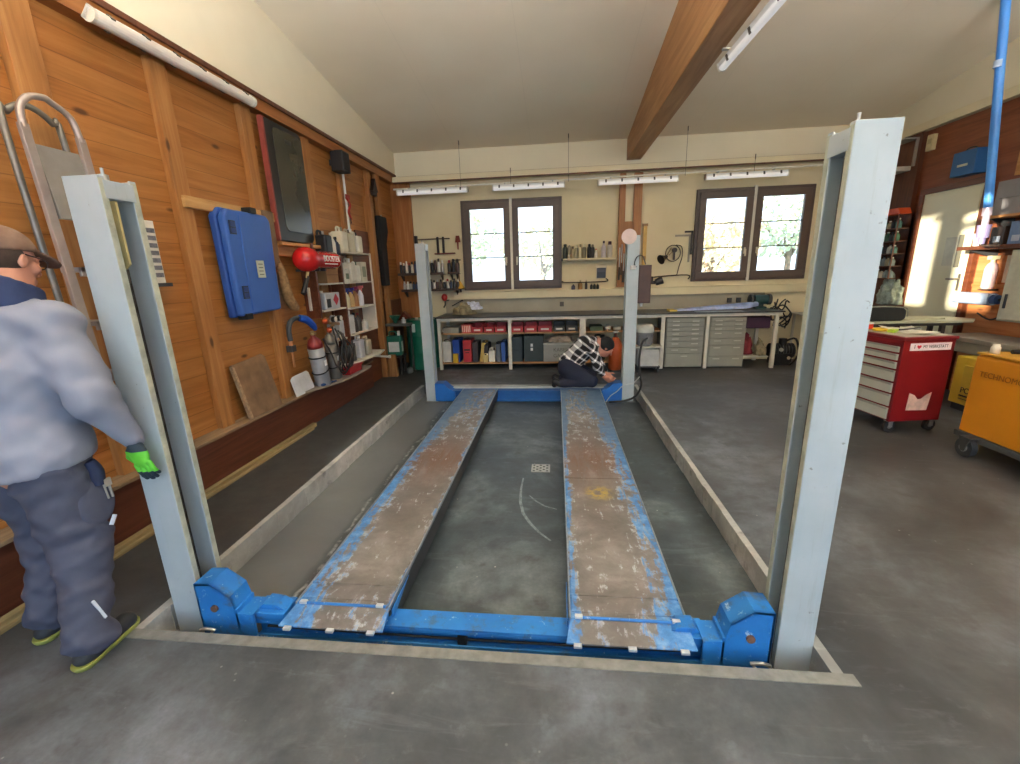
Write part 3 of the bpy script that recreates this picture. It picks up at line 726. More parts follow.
class SDF:
    def __init__(s, lo, hi, h):
        s.h = h; s.lo = np.array(lo, float); n = np.ceil((np.array(hi)-s.lo)/h).astype(int)+1; s.n = n
        s.F = np.full(n, 9., np.float32)
    def _box(s, mn, mx):
        a = np.maximum(((np.array(mn)-s.lo)/s.h).astype(int), 0); b_ = np.minimum(((np.array(mx)-s.lo)/s.h).astype(int)+2, s.n)
        sl = tuple(slice(p, q) for p, q in zip(a, b_))
        g = [s.lo[i]+np.arange(a[i], b_[i])*s.h for i in range(3)]
        return sl, np.meshgrid(*g, indexing='ij')
    def _mix(s, sl, d, k, sub=False):
        F = s.F[sl]; d = d.astype(np.float32)
        if sub: s.F[sl] = np.maximum(F, -d)
        elif k <= 0: s.F[sl] = np.minimum(F, d)
        else:
            hh = np.clip(.5+.5*(F-d)/k, 0, 1); s.F[sl] = F*(1-hh)+d*hh-k*hh*(1-hh)
    def cap(s, a, b_, r0, r1=None, k=.02, sub=False, flat=None):
        r1 = r0 if r1 is None else r1; a, b_ = np.array(a, float), np.array(b_, float); R = max(r0, r1)+k*1.5+.03
        sl, (X, Y, Z) = s._box(np.minimum(a, b_)-R, np.maximum(a, b_)+R)
        if X.size == 0: return s
        ab = b_-a; L = max(ab@ab, 1e-9); t = np.clip(((X-a[0])*ab[0]+(Y-a[1])*ab[1]+(Z-a[2])*ab[2])/L, 0, 1)
        dx, dy, dz = X-a[0]-t*ab[0], Y-a[1]-t*ab[1], Z-a[2]-t*ab[2]
        if flat is not None:
            n, f = np.array(flat[:3], float), flat[3]; n = n/np.linalg.norm(n); q = dx*n[0]+dy*n[1]+dz*n[2]; dx += n[0]*q*(f-1); dy += n[1]*q*(f-1); dz += n[2]*q*(f-1)
        d = np.sqrt(dx*dx+dy*dy+dz*dz)-(r0+(r1-r0)*t)
        s._mix(sl, d, k, sub); return s
    def ell(s, c, r, k=.02, rot=None, sub=False):
        c, r = np.array(c, float), np.array(r, float); R = r.max()+k*1.5+.03
        sl, (X, Y, Z) = s._box(c-R, c+R)
        if X.size == 0: return s
        P = np.stack([X-c[0], Y-c[1], Z-c[2]], -1)
        if rot is not None: P = P @ np.array(rot)
        q = P/r; l = np.sqrt((q*q).sum(-1)); g = np.sqrt(((q/r)**2).sum(-1))+1e-9
        d = l*(l-1)/g; s._mix(sl, d, k, sub); return s
    def wrinkle(s, amp, f, seed=0, zr=None):
        """shallow folds running across limbs"""
        sl, (X, Y, Z) = s._box(s.lo, s.lo+s.n*s.h)
        w_ = np.sin(X*f*1.1+2.1*np.sin(Z*f*.6+seed)+Y*f*.5)+np.sin(Y*f*.9+Z*f*1.7+1.7*np.sin(X*f*.7+seed*2))+.6*np.sin(Z*f*2.3-X*f*1.2+1.3*np.sin(Y*f*.9))
        s.F = (s.F+amp*w_).astype(np.float32); return s
    def clip_below(s, z, k=0): 
        zz = s.lo[2]+np.arange(s.n[2])*s.h; s.F = np.maximum(s.F, (z-zz)[None, None, :].astype(np.float32)); return s
    def clip_plane(s, p, n):
        sl, (X, Y, Z) = s._box(s.lo, s.lo+s.n*s.h); n = np.array(n, float); n /= np.linalg.norm(n)
        d = (X-p[0])*n[0]+(Y-p[1])*n[1]+(Z-p[2])*n[2]; s.F = np.maximum(s.F, d.astype(np.float32)); return s
    def mesh(s, name, mat, parent, mats=None, pick=None):
        s.F[0] = s.F[-1] = 9; s.F[:, 0] = s.F[:, -1] = 9; s.F[:, :, 0] = s.F[:, :, -1] = 9
        v, f = surface_nets(s.F, s.h, s.lo)
        v = v-np.array(WL[parent.name])
        me = bpy.data.meshes.new(name); me.from_pydata(v.tolist(), [], f.tolist())
        for m in ([mat] if not isinstance(mat, list) else mat): me.materials.append(m)
        if pick is not None:
            cen = v[f].mean(1)+np.array(WL[parent.name]); me.polygons.foreach_set('material_index', pick(cen).astype(np.int32))
        me.polygons.foreach_set('use_smooth', [True]*len(me.polygons)); me.update()
        o = bpy.data.objects.new(name, me); C.objects.link(o); o.parent = parent; WL[o.name] = WL[parent.name]; return o
def euler(rx=0, ry=0, rz=0): return np.array((Matrix.Rotation(rz, 3, 'Z') @ Matrix.Rotation(ry, 3, 'Y') @ Matrix.Rotation(rx, 3, 'X')))

skin = M('#c08a74', .5, 0, .08, 14); hair_m = M('#3a2c24', .8, 0, .25, 40)
def V3(*a): return np.array(a, float)
def head(S, c, R, r=1.0, k=.012):
    """c centre, R rotation (columns: right, forward, up)"""
    P = lambda x, y, z: c+R@V3(x, y, z)*r
    S.ell(P(0, -.012, .028), V3(.076, .095, .088)*r, k, R); S.ell(P(0, .022, -.045), V3(.058, .066, .072)*r, k*2, R)
    S.ell(P(0, .058, -.085), V3(.028, .024, .022)*r, k*1.6, R)                       # chin
    S.cap(P(0, .086, .012), P(0, .112, -.024), .009*r, .014*r, k*.6); S.ell(P(0, .104, -.030), V3(.017, .012, .009)*r, k*.5, R)   # nose
    for s in (-1, 1):
        S.ell(P(.033*s, .086, .010), V3(.020, .012, .013)*r, .004, R, sub=True); S.ell(P(.033*s, .078, .010), V3(.013, .012, .012)*r, .003, R)   # sockets, eyes
        S.cap(P(.016*s, .088, .030), P(.052*s, .074, .028), .007*r, .006*r, .008)     # brow
        S.ell(P(.050*s, .058, -.018), V3(.020, .020, .022)*r, .014, R)               # cheek
        S.ell(P(.078*s, -.006, -.004), V3(.009, .018, .028)*r, .004, R); S.ell(P(.088*s, -.001, .0), V3(.006, .010, .016)*r, .0, R, sub=True)  # ear
    S.cap(P(-.020, .090, -.057), P(.020, .090, -.057), .0065*r, None, .005); S.cap(P(-.017, .088, -.068), P(.017, .088, -.068), .008*r, None, .005)   # lips
    S.cap(P(0, -.02, -.06), P(0, -.030, -.17), .056*r, .060*r, .02)                   # neck
def hand(S, w, fwd, palm, size=1., curl=.5, side=1, kk=.004):
    """w wrist, fwd finger direction, palm normal (fingers curl toward it); side +-1 for the thumb"""
    f = np.array(fwd, float); f /= np.linalg.norm(f); n = np.array(palm, float); n -= f*(n@f); n /= np.linalg.norm(n); l = np.cross(f, n)*side
    S.ell(w+f*.048*size, V3(.040, .050, .016)*size, .008, np.stack([l, f, n], 1))
    S.cap(w-f*.02*size, w+f*.02*size, .024*size, .025*size, .012)
    for i, (o, L) in enumerate(((.030, .068), (.010, .076), (-.010, .071), (-.029, .056))):
        p = w+f*.085*size+l*o*size; ang = curl*(.75+.1*i); d = f
        for j, q in enumerate((.42, .32, .26)):
            th = ang*(j+.6); d = f*math.cos(th)+n*math.sin(th); p2 = p+d*L*q*size; S.cap(p, p2, (.0092-.0009*j)*size, (.0088-.001*j)*size, kk); p = p2
    p = w+f*.028*size+l*.034*size; d = f*.55+l*.65+n*.3; d /= np.linalg.norm(d); p2 = p+d*.036*size; S.cap(w+f*.02*size+l*.02*size, p, .016*size, .013*size, .008)
    S.cap(p, p2, .012*size, .0105*size, kk); d2 = f*.8+l*.15+n*.5; d2 /= np.linalg.norm(d2); S.cap(p2, p2+d2*.03*size, .0105*size, .009*size, kk)

# ---- the man in the cap, right hand on the front left post
man = thing('person', (-2.17, 1.45, 0), 'person in brown cap and pale blue grey jacket beside the front left post', 'person')
pel = V3(-2.15, 1.44, .93); chest = V3(-2.13, 1.47, 1.28); nb = V3(-2.12, 1.475, 1.56)
shR, shL = V3(-1.955, 1.50, 1.465), V3(-2.32, 1.52, 1.465)
elR, wrR = V3(-1.875, 1.50, 1.17), V3(-1.850, 1.59, .925)
elL, wrL = V3(-2.42, 1.60, 1.16), V3(-2.36, 1.80, 1.10)
hipR, hipL = V3(-2.075, 1.43, .88), V3(-2.26, 1.46, .88)
knR, knL = V3(-2.055, 1.445, .50), V3(-2.33, 1.54, .50)
anR, anL = V3(-2.035, 1.355, .09), V3(-2.375, 1.47, .09)
hc = V3(-2.105, 1.515, 1.70); HR = euler(-.24, 0, .10)
S = SDF((-2.62, 1.05, -.02), (-1.62, 2.05, 1.92), .0075)
head(S, hc, HR)
S.cap(hc+V3(0, -.03, -.12), nb+V3(0, 0, -.02), .056, .066, .02)
S.cap(nb, chest, .10, .13, .06, flat=(0, 1, 0, 1.2)); S.cap(shL, shR, .055, .055, .06); S.cap(chest, pel, .14, .14, .06, flat=(0, 1, 0, 1.15)); S.cap(hipL, hipR, .10, .10, .05)
for a, e, w_ in ((shR, elR, wrR), (shL, elL, wrL)): S.cap(a, e, .05, .04, .03); S.cap(e, w_, .04, .027, .02)
for h_, k_, a in ((hipR, knR, anR), (hipL, knL, anL)):
    S.cap(h_, k_, .085, .056, .03); S.cap(k_, a, .056, .038, .02); S.cap(a, a+V3(-.01, .10, -.045), .034, .026, .02)
hand(S, wrL, (.25, .85, -.45), (.9, 0, -.1), 1.0, .5, 1)
S.mesh('body', skin, man)
# jacket
jk = M('#858b9c', .75, 0, .06, 5, .1)
S = SDF((-2.66, 1.08, .74), (-1.70, 2.05, 1.72), .009)
S.cap(nb+V3(0, 0, -.05), chest, .115, .165, .05, flat=(0, 1, 0, 1.12)); S.cap(shL+V3(.03, 0, -.01), shR+V3(-.03, 0, -.01), .085, .085, .06); S.cap(chest, pel+V3(.005, .005, .0), .170, .170, .05, flat=(0, 1, 0, 1.02))
S.cap(pel+V3(-.05, 0, .0), pel+V3(.05, 0, .0), .165, .165, .05, flat=(0, 1, 0, 1.05))
S.cap(shR, elR+V3(.01, -.01, 0), .085, .082, .05); S.cap(elR+V3(.01, -.01, 0), wrR+V3(0, -.008, .045), .082, .050, .03)
S.cap(shL, elL, .085, .075, .05); S.cap(elL, wrL, .075, .046, .03)
S.wrinkle(.0036, 14, 1.3); S.wrinkle(.0026, 33, .4); S.clip_plane(pel+V3(0, 0, -.045), (.05, .10, -1))
S.cap(nb+V3(0, .0, .02), nb+V3(0, .0, .2), .075, .085, 0, sub=True)
jacket = S.mesh('jacket', jk, man)
S = SDF((-1.95, 1.45, .84), (-1.76, 1.70, 1.0), .006); S.cap(wrR+V3(0, -.008, .045), wrR+V3(.004, .004, .015), .046, .040, .01); S.mesh('cuff', jk, jacket)
# navy hood lining / collar
S = SDF((-2.38, 1.25, 1.42), (-1.88, 1.78, 1.76), .007)
for i in range(20):
    a = 2*PI*i/20; S.cap(nb+V3(.092*math.cos(a), .0+.098*math.sin(a), -.02-.02*math.sin(a)), nb+V3(.088*math.cos(a), .01+.10*math.sin(a), .060-.045*math.sin(a)-.015*math.cos(a)), .026, .020, .02)
S.mesh('collar', M('#27365c', .85, 0, .12, 12), man)
# trousers
tr = M('#484c5e', .8, 0, .12, 6, .15)
S = SDF((-2.58, 1.15, .03), (-1.84, 1.80, 1.02), .009)
S.cap(hipL+V3(.01, 0, .07), hipR+V3(-.01, 0, .07), .135, .135, .05, flat=(0, 1, 0, 1.02)); S.cap(hipR, knR, .125, .100, .03); S.cap(knR, anR+V3(0, 0, .04), .100, .080, .03)
S.cap(hipL, knL, .125, .10, .03); S.cap(knL, anL+V3(0, 0, .04), .10, .078, .03)
S.cap(anR+V3(0, .01, .03), anR+V3(0, .02, .0), .086, .088, .02); S.cap(anL+V3(0, .01, .03), anL+V3(0, .02, .0), .085, .086, .02)
S.wrinkle(.0034, 21, .6); S.wrinkle(.0030, 41, 2.2); S.clip_below(.045)
trs = S.mesh('trousers', tr, man)
S = SDF((-2.05, 1.30, .55), (-1.85, 1.62, .86), .007); S.ell(V3(-1.962, 1.475, .70), V3(.022, .075, .105), .01); S.mesh('thigh_pocket', tr, trs)
b = MB(); b.tube([(-1.965, 1.49, .88), (-1.955, 1.50, .83), (-1.952, 1.495, .77)], [.022, .028, .022], 8); b.build('navy_pouch', M('#1f2a48', .8), trs)
b = MB(); b.cyl((-1.938, 1.50, .79), (-1.935, 1.505, .70), .004, n=8); b.box(-1.94, -1.93, 1.50, 1.53, .755, .79); b.cyl((-1.936, 1.52, .77), (-1.934, 1.522, .70), .005, n=8); b.build('pen_and_key', M('#b8b6b0', .35, .6), trs)
mtp = Matrix.Translation((-1.955, 1.365, .25)) @ Matrix.Rotation(.25, 4, 'X')
b = MB(); b.box(-.004, .004, -.005, .005, -.055, .055, 0, mtp); b.build('reflective_strip', M('#d8e0ec', .3), trs)
b = MB(); b.box(-.004, .004, -.007, .007, -.022, .022, 0, Matrix.Translation((-1.938, 1.50, .60)) @ Matrix.Rotation(-.6, 4, 'X')); b.build('reflective_strip', M('#d8e0ec', .3), trs)
# shoes
for a, nm in ((anR, 0), (anL, 1)):
    S = SDF(a+V3(-.10, -.14, -.09), a+V3(.10, .27, .08), .007)
    S.cap(a+V3(0, -.01, .02), a+V3(0, .0, -.03), .048, .05, .03); S.cap(a+V3(0, -.035, -.045), a+V3(-.015, .16, -.05), .042, .045, .02, flat=(0, 0, 1, 1.1)); S.F = S.F.copy(); S.clip_below(.016)
    sh_ = S.mesh('shoe', M('#2c2f33', .7, 0, .15, 20), man)
    S = SDF(a+V3(-.10, -.14, -.10), a+V3(.10, .27, .0), .006); S.cap(a+V3(0, -.04, -.062), a+V3(-.016, .165, -.062), .048, .050, .0); S.clip_below(.001); S.clip_plane((0, 0, .026), (0, 0, 1)); S.mesh('sole', M('#8a9048', .6, 0, .1, 20), sh_)
# cap and hair, glasses
S = SDF(hc-V3(.15, .16, .12), hc+V3(.15, .26, .18), .006)
S.ell(hc+HR@V3(0, -.014, .040), V3(.086, .106, .092), .0, HR); 
S.clip_plane(hc+HR@V3(0, 0, .036), tuple(HR@V3(0, .18, -1)))
S.ell(hc+HR@V3(0, .115, .040), V3(.070, .075, .010), .012, HR@euler(-.30, 0, 0))
capm_ = M('#7d6354', .85, 0, .2, 18); S.mesh('cap', capm_, man)
S = SDF(hc-V3(.14, .16, .14), hc+V3(.14, .14, .10), .006)
S.ell(hc+HR@V3(0, -.020, .018), V3(.080, .098, .085), .0, HR); S.clip_plane(hc+HR@V3(0, .012, 0), tuple(HR@V3(0, 1, .45))); S.clip_plane(hc+HR@V3(0, 0, -.055), tuple(HR@V3(0, .2, -1)))
S.mesh('hair', hair_m, man)
P = lambda x, y, z: tuple(hc+HR@V3(x, y, z))
b = MB(); b.tube([P(.082, .0, .022), P(.078, .06, .020), P(.062, .098, .016)], .0028, 6); b.tube([P(-.082, .0, .022), P(-.078, .06, .020), P(-.062, .098, .016)], .0028, 6)
for s in (-1, 1): b.tube([P(s*.034+.026*math.cos(t), .104-.18*abs(s*.034+.026*math.cos(t)-0)**1.0*.6, .008+.018*math.sin(t)) for t in [i*PI/7 for i in range(14)]], .0024, 6, closed=True)
b.tube([P(-.010, .106, .012), P(.010, .106, .012)], .002, 6); b.build('glasses', M('#33241e', .4), man)
# green and black work glove
S = SDF((-1.98, 1.50, .74), (-1.70, 1.75, .98), .0045)
hand(S, wrR+V3(.012, -.004, .0), (.22, -.03, -.97), (.0, 1, .0), 1.15, .26, -1, .003)
gv = S.mesh('work_glove', [M('#62c73a', .6), M('#20303c', .7)], man, pick=lambda c: ((c[:, 2] > wrR[2]-.035) | (c[:, 2] < wrR[2]-.135)).astype(int))

# ---- kneeling person in plaid shirt at the far crossbeam
def K(x, y, z): return V3(.30+(x-.30)*1.0-.02, 5.87+(y-6.18)*1.0, z*1.04+.034)
t = NT('plaid_cloth', .85); v = t.coord((1, 1, 1), 'Object', (0, 0, 0))
rot = t.n('ShaderNodeMapping'); t.l(v, rot.inputs['Vector']); rot.inputs['Rotation'].default_value = (0, -.6, 0)
sx = t.sep(rot.outputs['Vector'])
def stripe(ax, per, lo, hi):
    q = t.math('FRACT', t.math('DIVIDE', ax, per)); return t.math('MULTIPLY', t.math('GREATER_THAN', q, lo), t.math('LESS_THAN', q, hi))
xx = t.math('ADD', sx[0], t.math('MULTIPLY', sx[1], .8))
per = .092
w1 = t.math('MAXIMUM', stripe(xx, per, .0, .27), stripe(sx[2], per, .0, .27)); w2 = t.math('MULTIPLY', stripe(xx, per, .0, .27), stripe(sx[2], per, .0, .27))
gB = t.math('MAXIMUM', stripe(xx, per, .40, .80), stripe(sx[2], per, .40, .80))
col = t.mix(gB, '#3a3a3f', '#111114'); col = t.mix(w1, col, '#a4a4a8'); col = t.mix(w2, col, '#f2f2f2'); plaid = t.color(col)
kn = thing('person', (.32, 5.87, 0), 'person in black and white plaid shirt kneeling at the far crossbeam', 'person')
k_pel = K(.16, 6.24, .26); k_ch = K(.42, 6.21, .53); k_nb = K(.56, 6.20, .58)
k_sR, k_sL = K(.50, 6.05, .53), K(.50, 6.36, .52)
k_eR, k_wR = K(.565, 6.02, .31), K(.66, 6.05, .165); k_eL, k_wL = K(.60, 6.33, .33), K(.70, 6.20, .17)
k_hR, k_hL = K(.18, 6.14, .26), K(.18, 6.33, .26); k_kR, k_kL = K(.49, 6.09, .10), K(.50, 6.36, .12); k_aR, k_aL = K(.10, 6.10, .07), K(.10, 6.34, .07)
KH = K(.685, 6.18, .525); KR = euler(-.75, 0, -PI/2+.1)
S = SDF((-.12, 5.45, -.01), (.98, 6.60, .92), .0065)
head(S, KH, KR, 1.06); S.cap(KH+KR@V3(0, -.03, -.10), k_nb, .055, .06, .02)
S.cap(k_nb, k_ch, .085, .12, .05); S.cap(k_sR, k_sL, .05, .05, .05); S.cap(k_ch, k_pel, .12, .085, .05)
for a, e, w_ in ((k_sR, k_eR, k_wR), (k_sL, k_eL, k_wL)): S.cap(a, e, .047, .038, .03); S.cap(e, w_, .038, .026, .02)
for h_, q, a in ((k_hR, k_kR, k_aR), (k_hL, k_kL, k_aL)): S.cap(h_, q, .075, .055, .03); S.cap(q, a, .052, .035, .02); S.cap(a, a+V3(-.10, 0, -.02), .035, .03, .02)
hand(S, k_wR, (.75, .05, -.65), (.3, .6, .3), 1.05, .7, 1); hand(S, k_wL, (.70, -.35, -.60), (.2, -.7, .2), 1.05, .7, -1)
S.mesh('body', M('#b57a66', .5, 0, .08, 14), kn)
S = SDF((-.12, 5.45, .0), (.96, 6.62, .90), .008)
S.cap(k_nb+V3(-.03, 0, -.005), k_ch, .10, .15, .05); S.cap(k_sR, k_sL, .068, .068, .05); S.cap(k_ch, k_pel+V3(.03, 0, .05), .152, .150, .05); S.cap(k_sR, k_eR, .072, .062, .03); S.cap(k_eR, k_wR+V3(-.03, 0, .045), .062, .045, .02); S.cap(k_sL, k_eL, .07, .06, .03); S.cap(k_eL, k_wL+V3(-.02, .03, .04), .06, .044, .02)
S.wrinkle(.002, 24, .2); S.clip_plane(k_pel+V3(0, 0, .01), (-.75, 0, -.85)); S.mesh('plaid_shirt', plaid, kn)
S = SDF((-.24, 5.52, -.01), (.84, 6.64, .56), .008)
S.cap(k_hR, k_hL, .135, .135, .04); S.cap(k_hR, k_kR, .125, .088, .04); S.cap(k_hL, k_kL, .12, .085, .04); S.cap(k_kR, k_aR, .085, .062, .03); S.cap(k_kL, k_aL, .08, .06, .03)
S.wrinkle(.002, 24, .9); S.clip_below(.035); S.mesh('trousers', M('#1d2236', .8, 0, .15, 8), kn)
for a in (k_aR, k_aL):
    S = SDF(a+V3(-.20, -.09, -.08), a+V3(.06, .09, .10), .007); S.cap(a+V3(-.02, 0, -.01), a+V3(-.10, 0, .02), .05, .045, .01); S.cap(a+V3(-.10, 0, .03), a+V3(-.11, 0, -.03), .04, .034, .01); S.clip_below(.030); S.mesh('shoe', black_m, kn)
S = SDF(KH-V3(.17, .15, .17), KH+V3(.17, .15, .17), .0065)
S.ell(KH+KR@V3(0, -.022, .034), V3(.096, .112, .104), .0, KR); S.clip_plane(KH+KR@V3(0, .045, 0), tuple(KR@V3(0, 1, -.5))); S.mesh('hair', M('#171516', .8, 0, .2, 30), kn)
# ------------------------------------------------------------------ workbench along the back wall
fw_m = M('#d9d6c8', .5, 0, .08, 6); top_m = M('#3f3d3a', .35, .5, .25, 5); shelf_m = M('#b58a5c', .6, 0, .15, 7)
wb = thing('workbench', (.75, 7.46, 0), 'long white framed workbench with dark metal top along back wall', 'workbench')
b = MB(); b.box(-2.02, 3.50, 7.08, 7.84, .885, .905); b.build('worktop', top_m, wb, bevel=.003)
b = MB(); b.box(-2.0, 3.48, 7.12, 7.165, .835, .885); b.box(-2.0, 3.48, 7.75, 7.80, .835, .885); b.build('top_rail', fw_m, wb, bevel=.003)
for x, w_ in ((-1.97, .05), (-.77, .055), (.43, .10), (1.70, .06), (2.385, .05), (3.41, .055)):
    b = MB(); b.box(x-w_/2, x+w_/2, 7.12, 7.17, 0, .835); b.build('leg', fw_m, wb, bevel=.003)
for x in (-1.97, .43, 3.41):
    b = MB(); b.box(x-.025, x+.025, 7.75, 7.80, 0, .835); b.build('leg', fw_m, wb)
b = MB(); b.box(-1.97, 1.70, 7.16, 7.78, .605, .625); b.build('shelf_board', shelf_m, wb)
b = MB(); b.box(-1.97, 1.70, 7.16, 7.78, .095, .115); b.build('shelf_board', shelf_m, wb)
b = MB(); b.box(2.98, 3.38, 7.2, 7.75, .16, .175); b.build('shelf_board', fw_m, wb)
b = MB(); b.box(-2.0, 3.5, 7.825, 7.845, .905, 1.15); b.build('backsplash', M('#a29a86', .5, .1, .1, 2), wb)
for x in (.10, 2.93, 3.08):
    b = MB(); b.box(x-.035, x+.035, 7.79, 7.825, .99, 1.07); o = b.build('wall_socket', M('#4d4a44', .5), bevel=.004)
    tag(o, {.10: 'single dark wall socket on backsplash below the left window', 2.93: 'left of two sockets near green machine at bench end', 3.08: 'right of two sockets near green machine at bench end'}[x], 'socket')

# drawer cabinets under the bench
cab_m = M('#8b8a7e', .5, .1, .08, 5); drw_m = M('#98978b', .45, .1, .06, 5); pull_m = M('#c4c2b4', .35, .4, .1, 9)
def drawer_cabinet(x0, x1, zs, label):
    r = thing('drawer_cabinet', ((x0+x1)/2, 7.45, 0), label, 'drawer cabinet', 'grey drawer cabinets under the workbench')
    b = MB(); b.box(x0, x1, 7.15, 7.75, .02, .82); b.build('cabinet_body', cab_m, r, bevel=.003)
    for z0, z1 in zip(zs[:-1], zs[1:]):
        b = MB(); b.box(x0+.015, x1-.015, 7.128, 7.15, z0+.006, z1-.006); d = b.build('drawer', drw_m, r, bevel=.003)
        b = MB(); k = 2 if z1-z0 < .2 else 1
        for i in range(k):
            cx = (x0+x1)/2+((i-.5)*.3 if k == 2 else 0); b.box(cx-.05, cx+.05, 7.112, 7.128, z1-.05, z1-.035)
        b.build('drawer_pull', pull_m, d)
drawer_cabinet(1.755, 2.345, [.03, .25, .35, .45, .53, .61, .68, .75, .81], 'grey drawer cabinet under bench, nearer the rear right post')
drawer_cabinet(2.425, 2.975, [.03, .20, .38, .49, .61, .68, .75, .81], 'grey drawer cabinet under bench, farther right, beside red bag')

def bxx(u): return -1.96+(u-443)*.01725
# red storage bins on the upper shelf
bin_m = M('#a8242a', .45, 0, .12, 9); binlab = M('#d8cfc4', .5)
def storage_bin(x0, x1, m, label, group=None, z=.625, h=.14):
    r = thing('storage_bin', ((x0+x1)/2, 7.36, z), label, 'storage bin', group)
    b = MB(); y0, y1 = 7.2, 7.52; th = .006
    b.box(x0, x1, y0, y1, z, z+.008); b.box(x0, x0+th, y0, y1, z, z+h); b.box(x1-th, x1, y0, y1, z, z+h); b.box(x0, x1, y1-th, y1, z, z+h)
    b.box(x0, x1, y0, y0+th, z, z+h*.62); b.box(x0-.003, x1+.003, y0-.006, y0+th, z+h*.55, z+h*.68)
    b.build('bin_body', m, r, bevel=.002)
    b = MB(); cx = (x0+x1)/2; b.box(cx-(x1-x0)*.28, cx+(x1-x0)*.28, y0-.004, y0, z+h*.22, z+h*.42); b.build('label_holder', binlab, r)
reds = [(474, 485), (486.5, 496), (497, 508), (513, 524.5), (525.5, 538), (539, 552.5)]
rl = ['left of the three red bins left of bench leg, beside striped box', 'middle of the three red bins left of the second bench leg', 'red bin touching the second bench leg on its left side',
      'red bin touching the second bench leg on its right side', 'middle of the three red bins right of the second bench leg', 'last red bin before the dark bins on upper bench shelf']
for (a, c), lb in zip(reds, rl): storage_bin(bxx(a), bxx(c), bin_m, lb, 'red bins on the upper bench shelf')
storage_bin(bxx(554), bxx(565), M('#33322e', .5), 'dark storage bin next to the last red bin')
storage_bin(bxx(566), bxx(577), M('#3b3a35', .5), 'dark storage bin left of the wide bench leg')
b = MB(); b.box(bxx(445), bxx(461), 7.2, 7.55, .625, .70); b.box(bxx(444.5), bxx(461.5), 7.195, 7.555, .69, .715); tag(b.build('tool_tray', M('#8f8d80', .5, .2), bevel=.004), 'flat grey lidded case at left end of the upper bench shelf', 'case')
b = MB(); b.box(bxx(464), bxx(473.5), 7.2, 7.5, .625, .765)
for i in range(5): b.box(bxx(464.8+i*1.8), bxx(465.6+i*1.8), 7.194, 7.2, .64, .75, 1)
tag(b.build('screw_box', [M('#b83a34', .5), M('#e0d4c6', .5)], bevel=.003), 'red box with white stripes on the upper bench shelf', 'box')
b = MB(); b.box(bxx(589), bxx(601), 7.2, 7.5, .625, .70); b.box(bxx(589.5), bxx(600.5), 7.22, 7.48, .70, .705, 1); tag(b.build('tool_tray', [M('#4c5a3c', .5), M('#39432c', .5)], bevel=.004), 'olive green tray right of the wide bench leg', 'tray')
b = MB(); b.lathe([(.05, 0), (.055, .05), (.03, .07), (.03, .09)], (bxx(606), 7.33, .625), 12, 0); tag(b.build('tin_can', M('#c2beb2', .4, .3)), 'small pale tin on the upper bench shelf near post', 'tin')
b = MB(); b.lathe([(.06, 0), (.065, .04), (.05, .06)], (bxx(615), 7.33, .625), 12, 0); tag(b.build('bowl', M('#b9b4a6', .4)), 'shallow pale bowl on the upper bench shelf beside tin', 'bowl')

# lower shelf contents
Z0 = .115
def case_box(u0, u1, h, m, label, name='tool_case', extra=None, depth=.36, tilt=0.):
    x0, x1 = bxx(u0), bxx(u1); r = thing(name, ((x0+x1)/2, 7.4, Z0), label, name.split('_')[-1])
    b = MB(); mt = Matrix.Translation(((x0+x1)/2, 7.4, Z0)) @ Matrix.Rotation(tilt, 4, 'Y')
    w_ = (x1-x0)/2; b.box(-w_, w_, -depth/2, depth/2, .0, h, 0, mt); b.box(-w_-.003, w_+.003, -depth/2-.003, -depth/2+.02, h*.46, h*.5, 0, mt)
    b.build('case_body', m, r, bevel=.006)
    b = MB(); b.tube([(-w_*.5, -depth/2+.03, h), (-w_*.5, -depth/2+.03, h+.03), (w_*.5, -depth/2+.03, h+.03), (w_*.5, -depth/2+.03, h)], .007, 6, 0, mt); b.build('carry_handle', black_m, r)
    if extra:
        b = MB(); extra(b, mt, w_, depth, h); b.build('label_plate', extra_m[0], r)
    return r
extra_m = [M('#e2e0d8', .5)]
case_box(443.5, 452, .36, M('#c9c9c4', .5), 'tall white box at far left of lower bench shelf', 'storage_box')
case_box(453.5, 460.5, .39, M('#21489a', .45), 'blue upright case behind small yellow box', 'tool_case')
b = MB(); b.box(bxx(454.5), bxx(459.5), 7.14, 7.20, Z0, Z0+.16); tag(b.build('cardboard_box', M('#d8a924', .5), bevel=.003), 'small bright yellow box in front of blue case', 'box')
r = case_box(464, 472.5, .38, M('#b43035', .45), 'red upright tool case with black lettering on lower shelf', 'tool_case')
b = MB(); b.box(-.05, .05, -.186, -.183, .2, .23); b.box(-.035, .035, -.186, -.183, .16, .175); b.build('lettering', black_m, r, local=True)
case_box(473.5, 479, .34, M('#3b3436', .6), 'dark brown case between red case and yellow board', 'tool_case')
case_box(480.2, 483.6, .34, M('#caa95c', .6), 'yellow board leaning on lower bench shelf', 'leaning_board', tilt=.16)
case_box(485, 489.5, .30, M('#2b2526', .6), 'black case behind white bottle on lower shelf', 'tool_case')
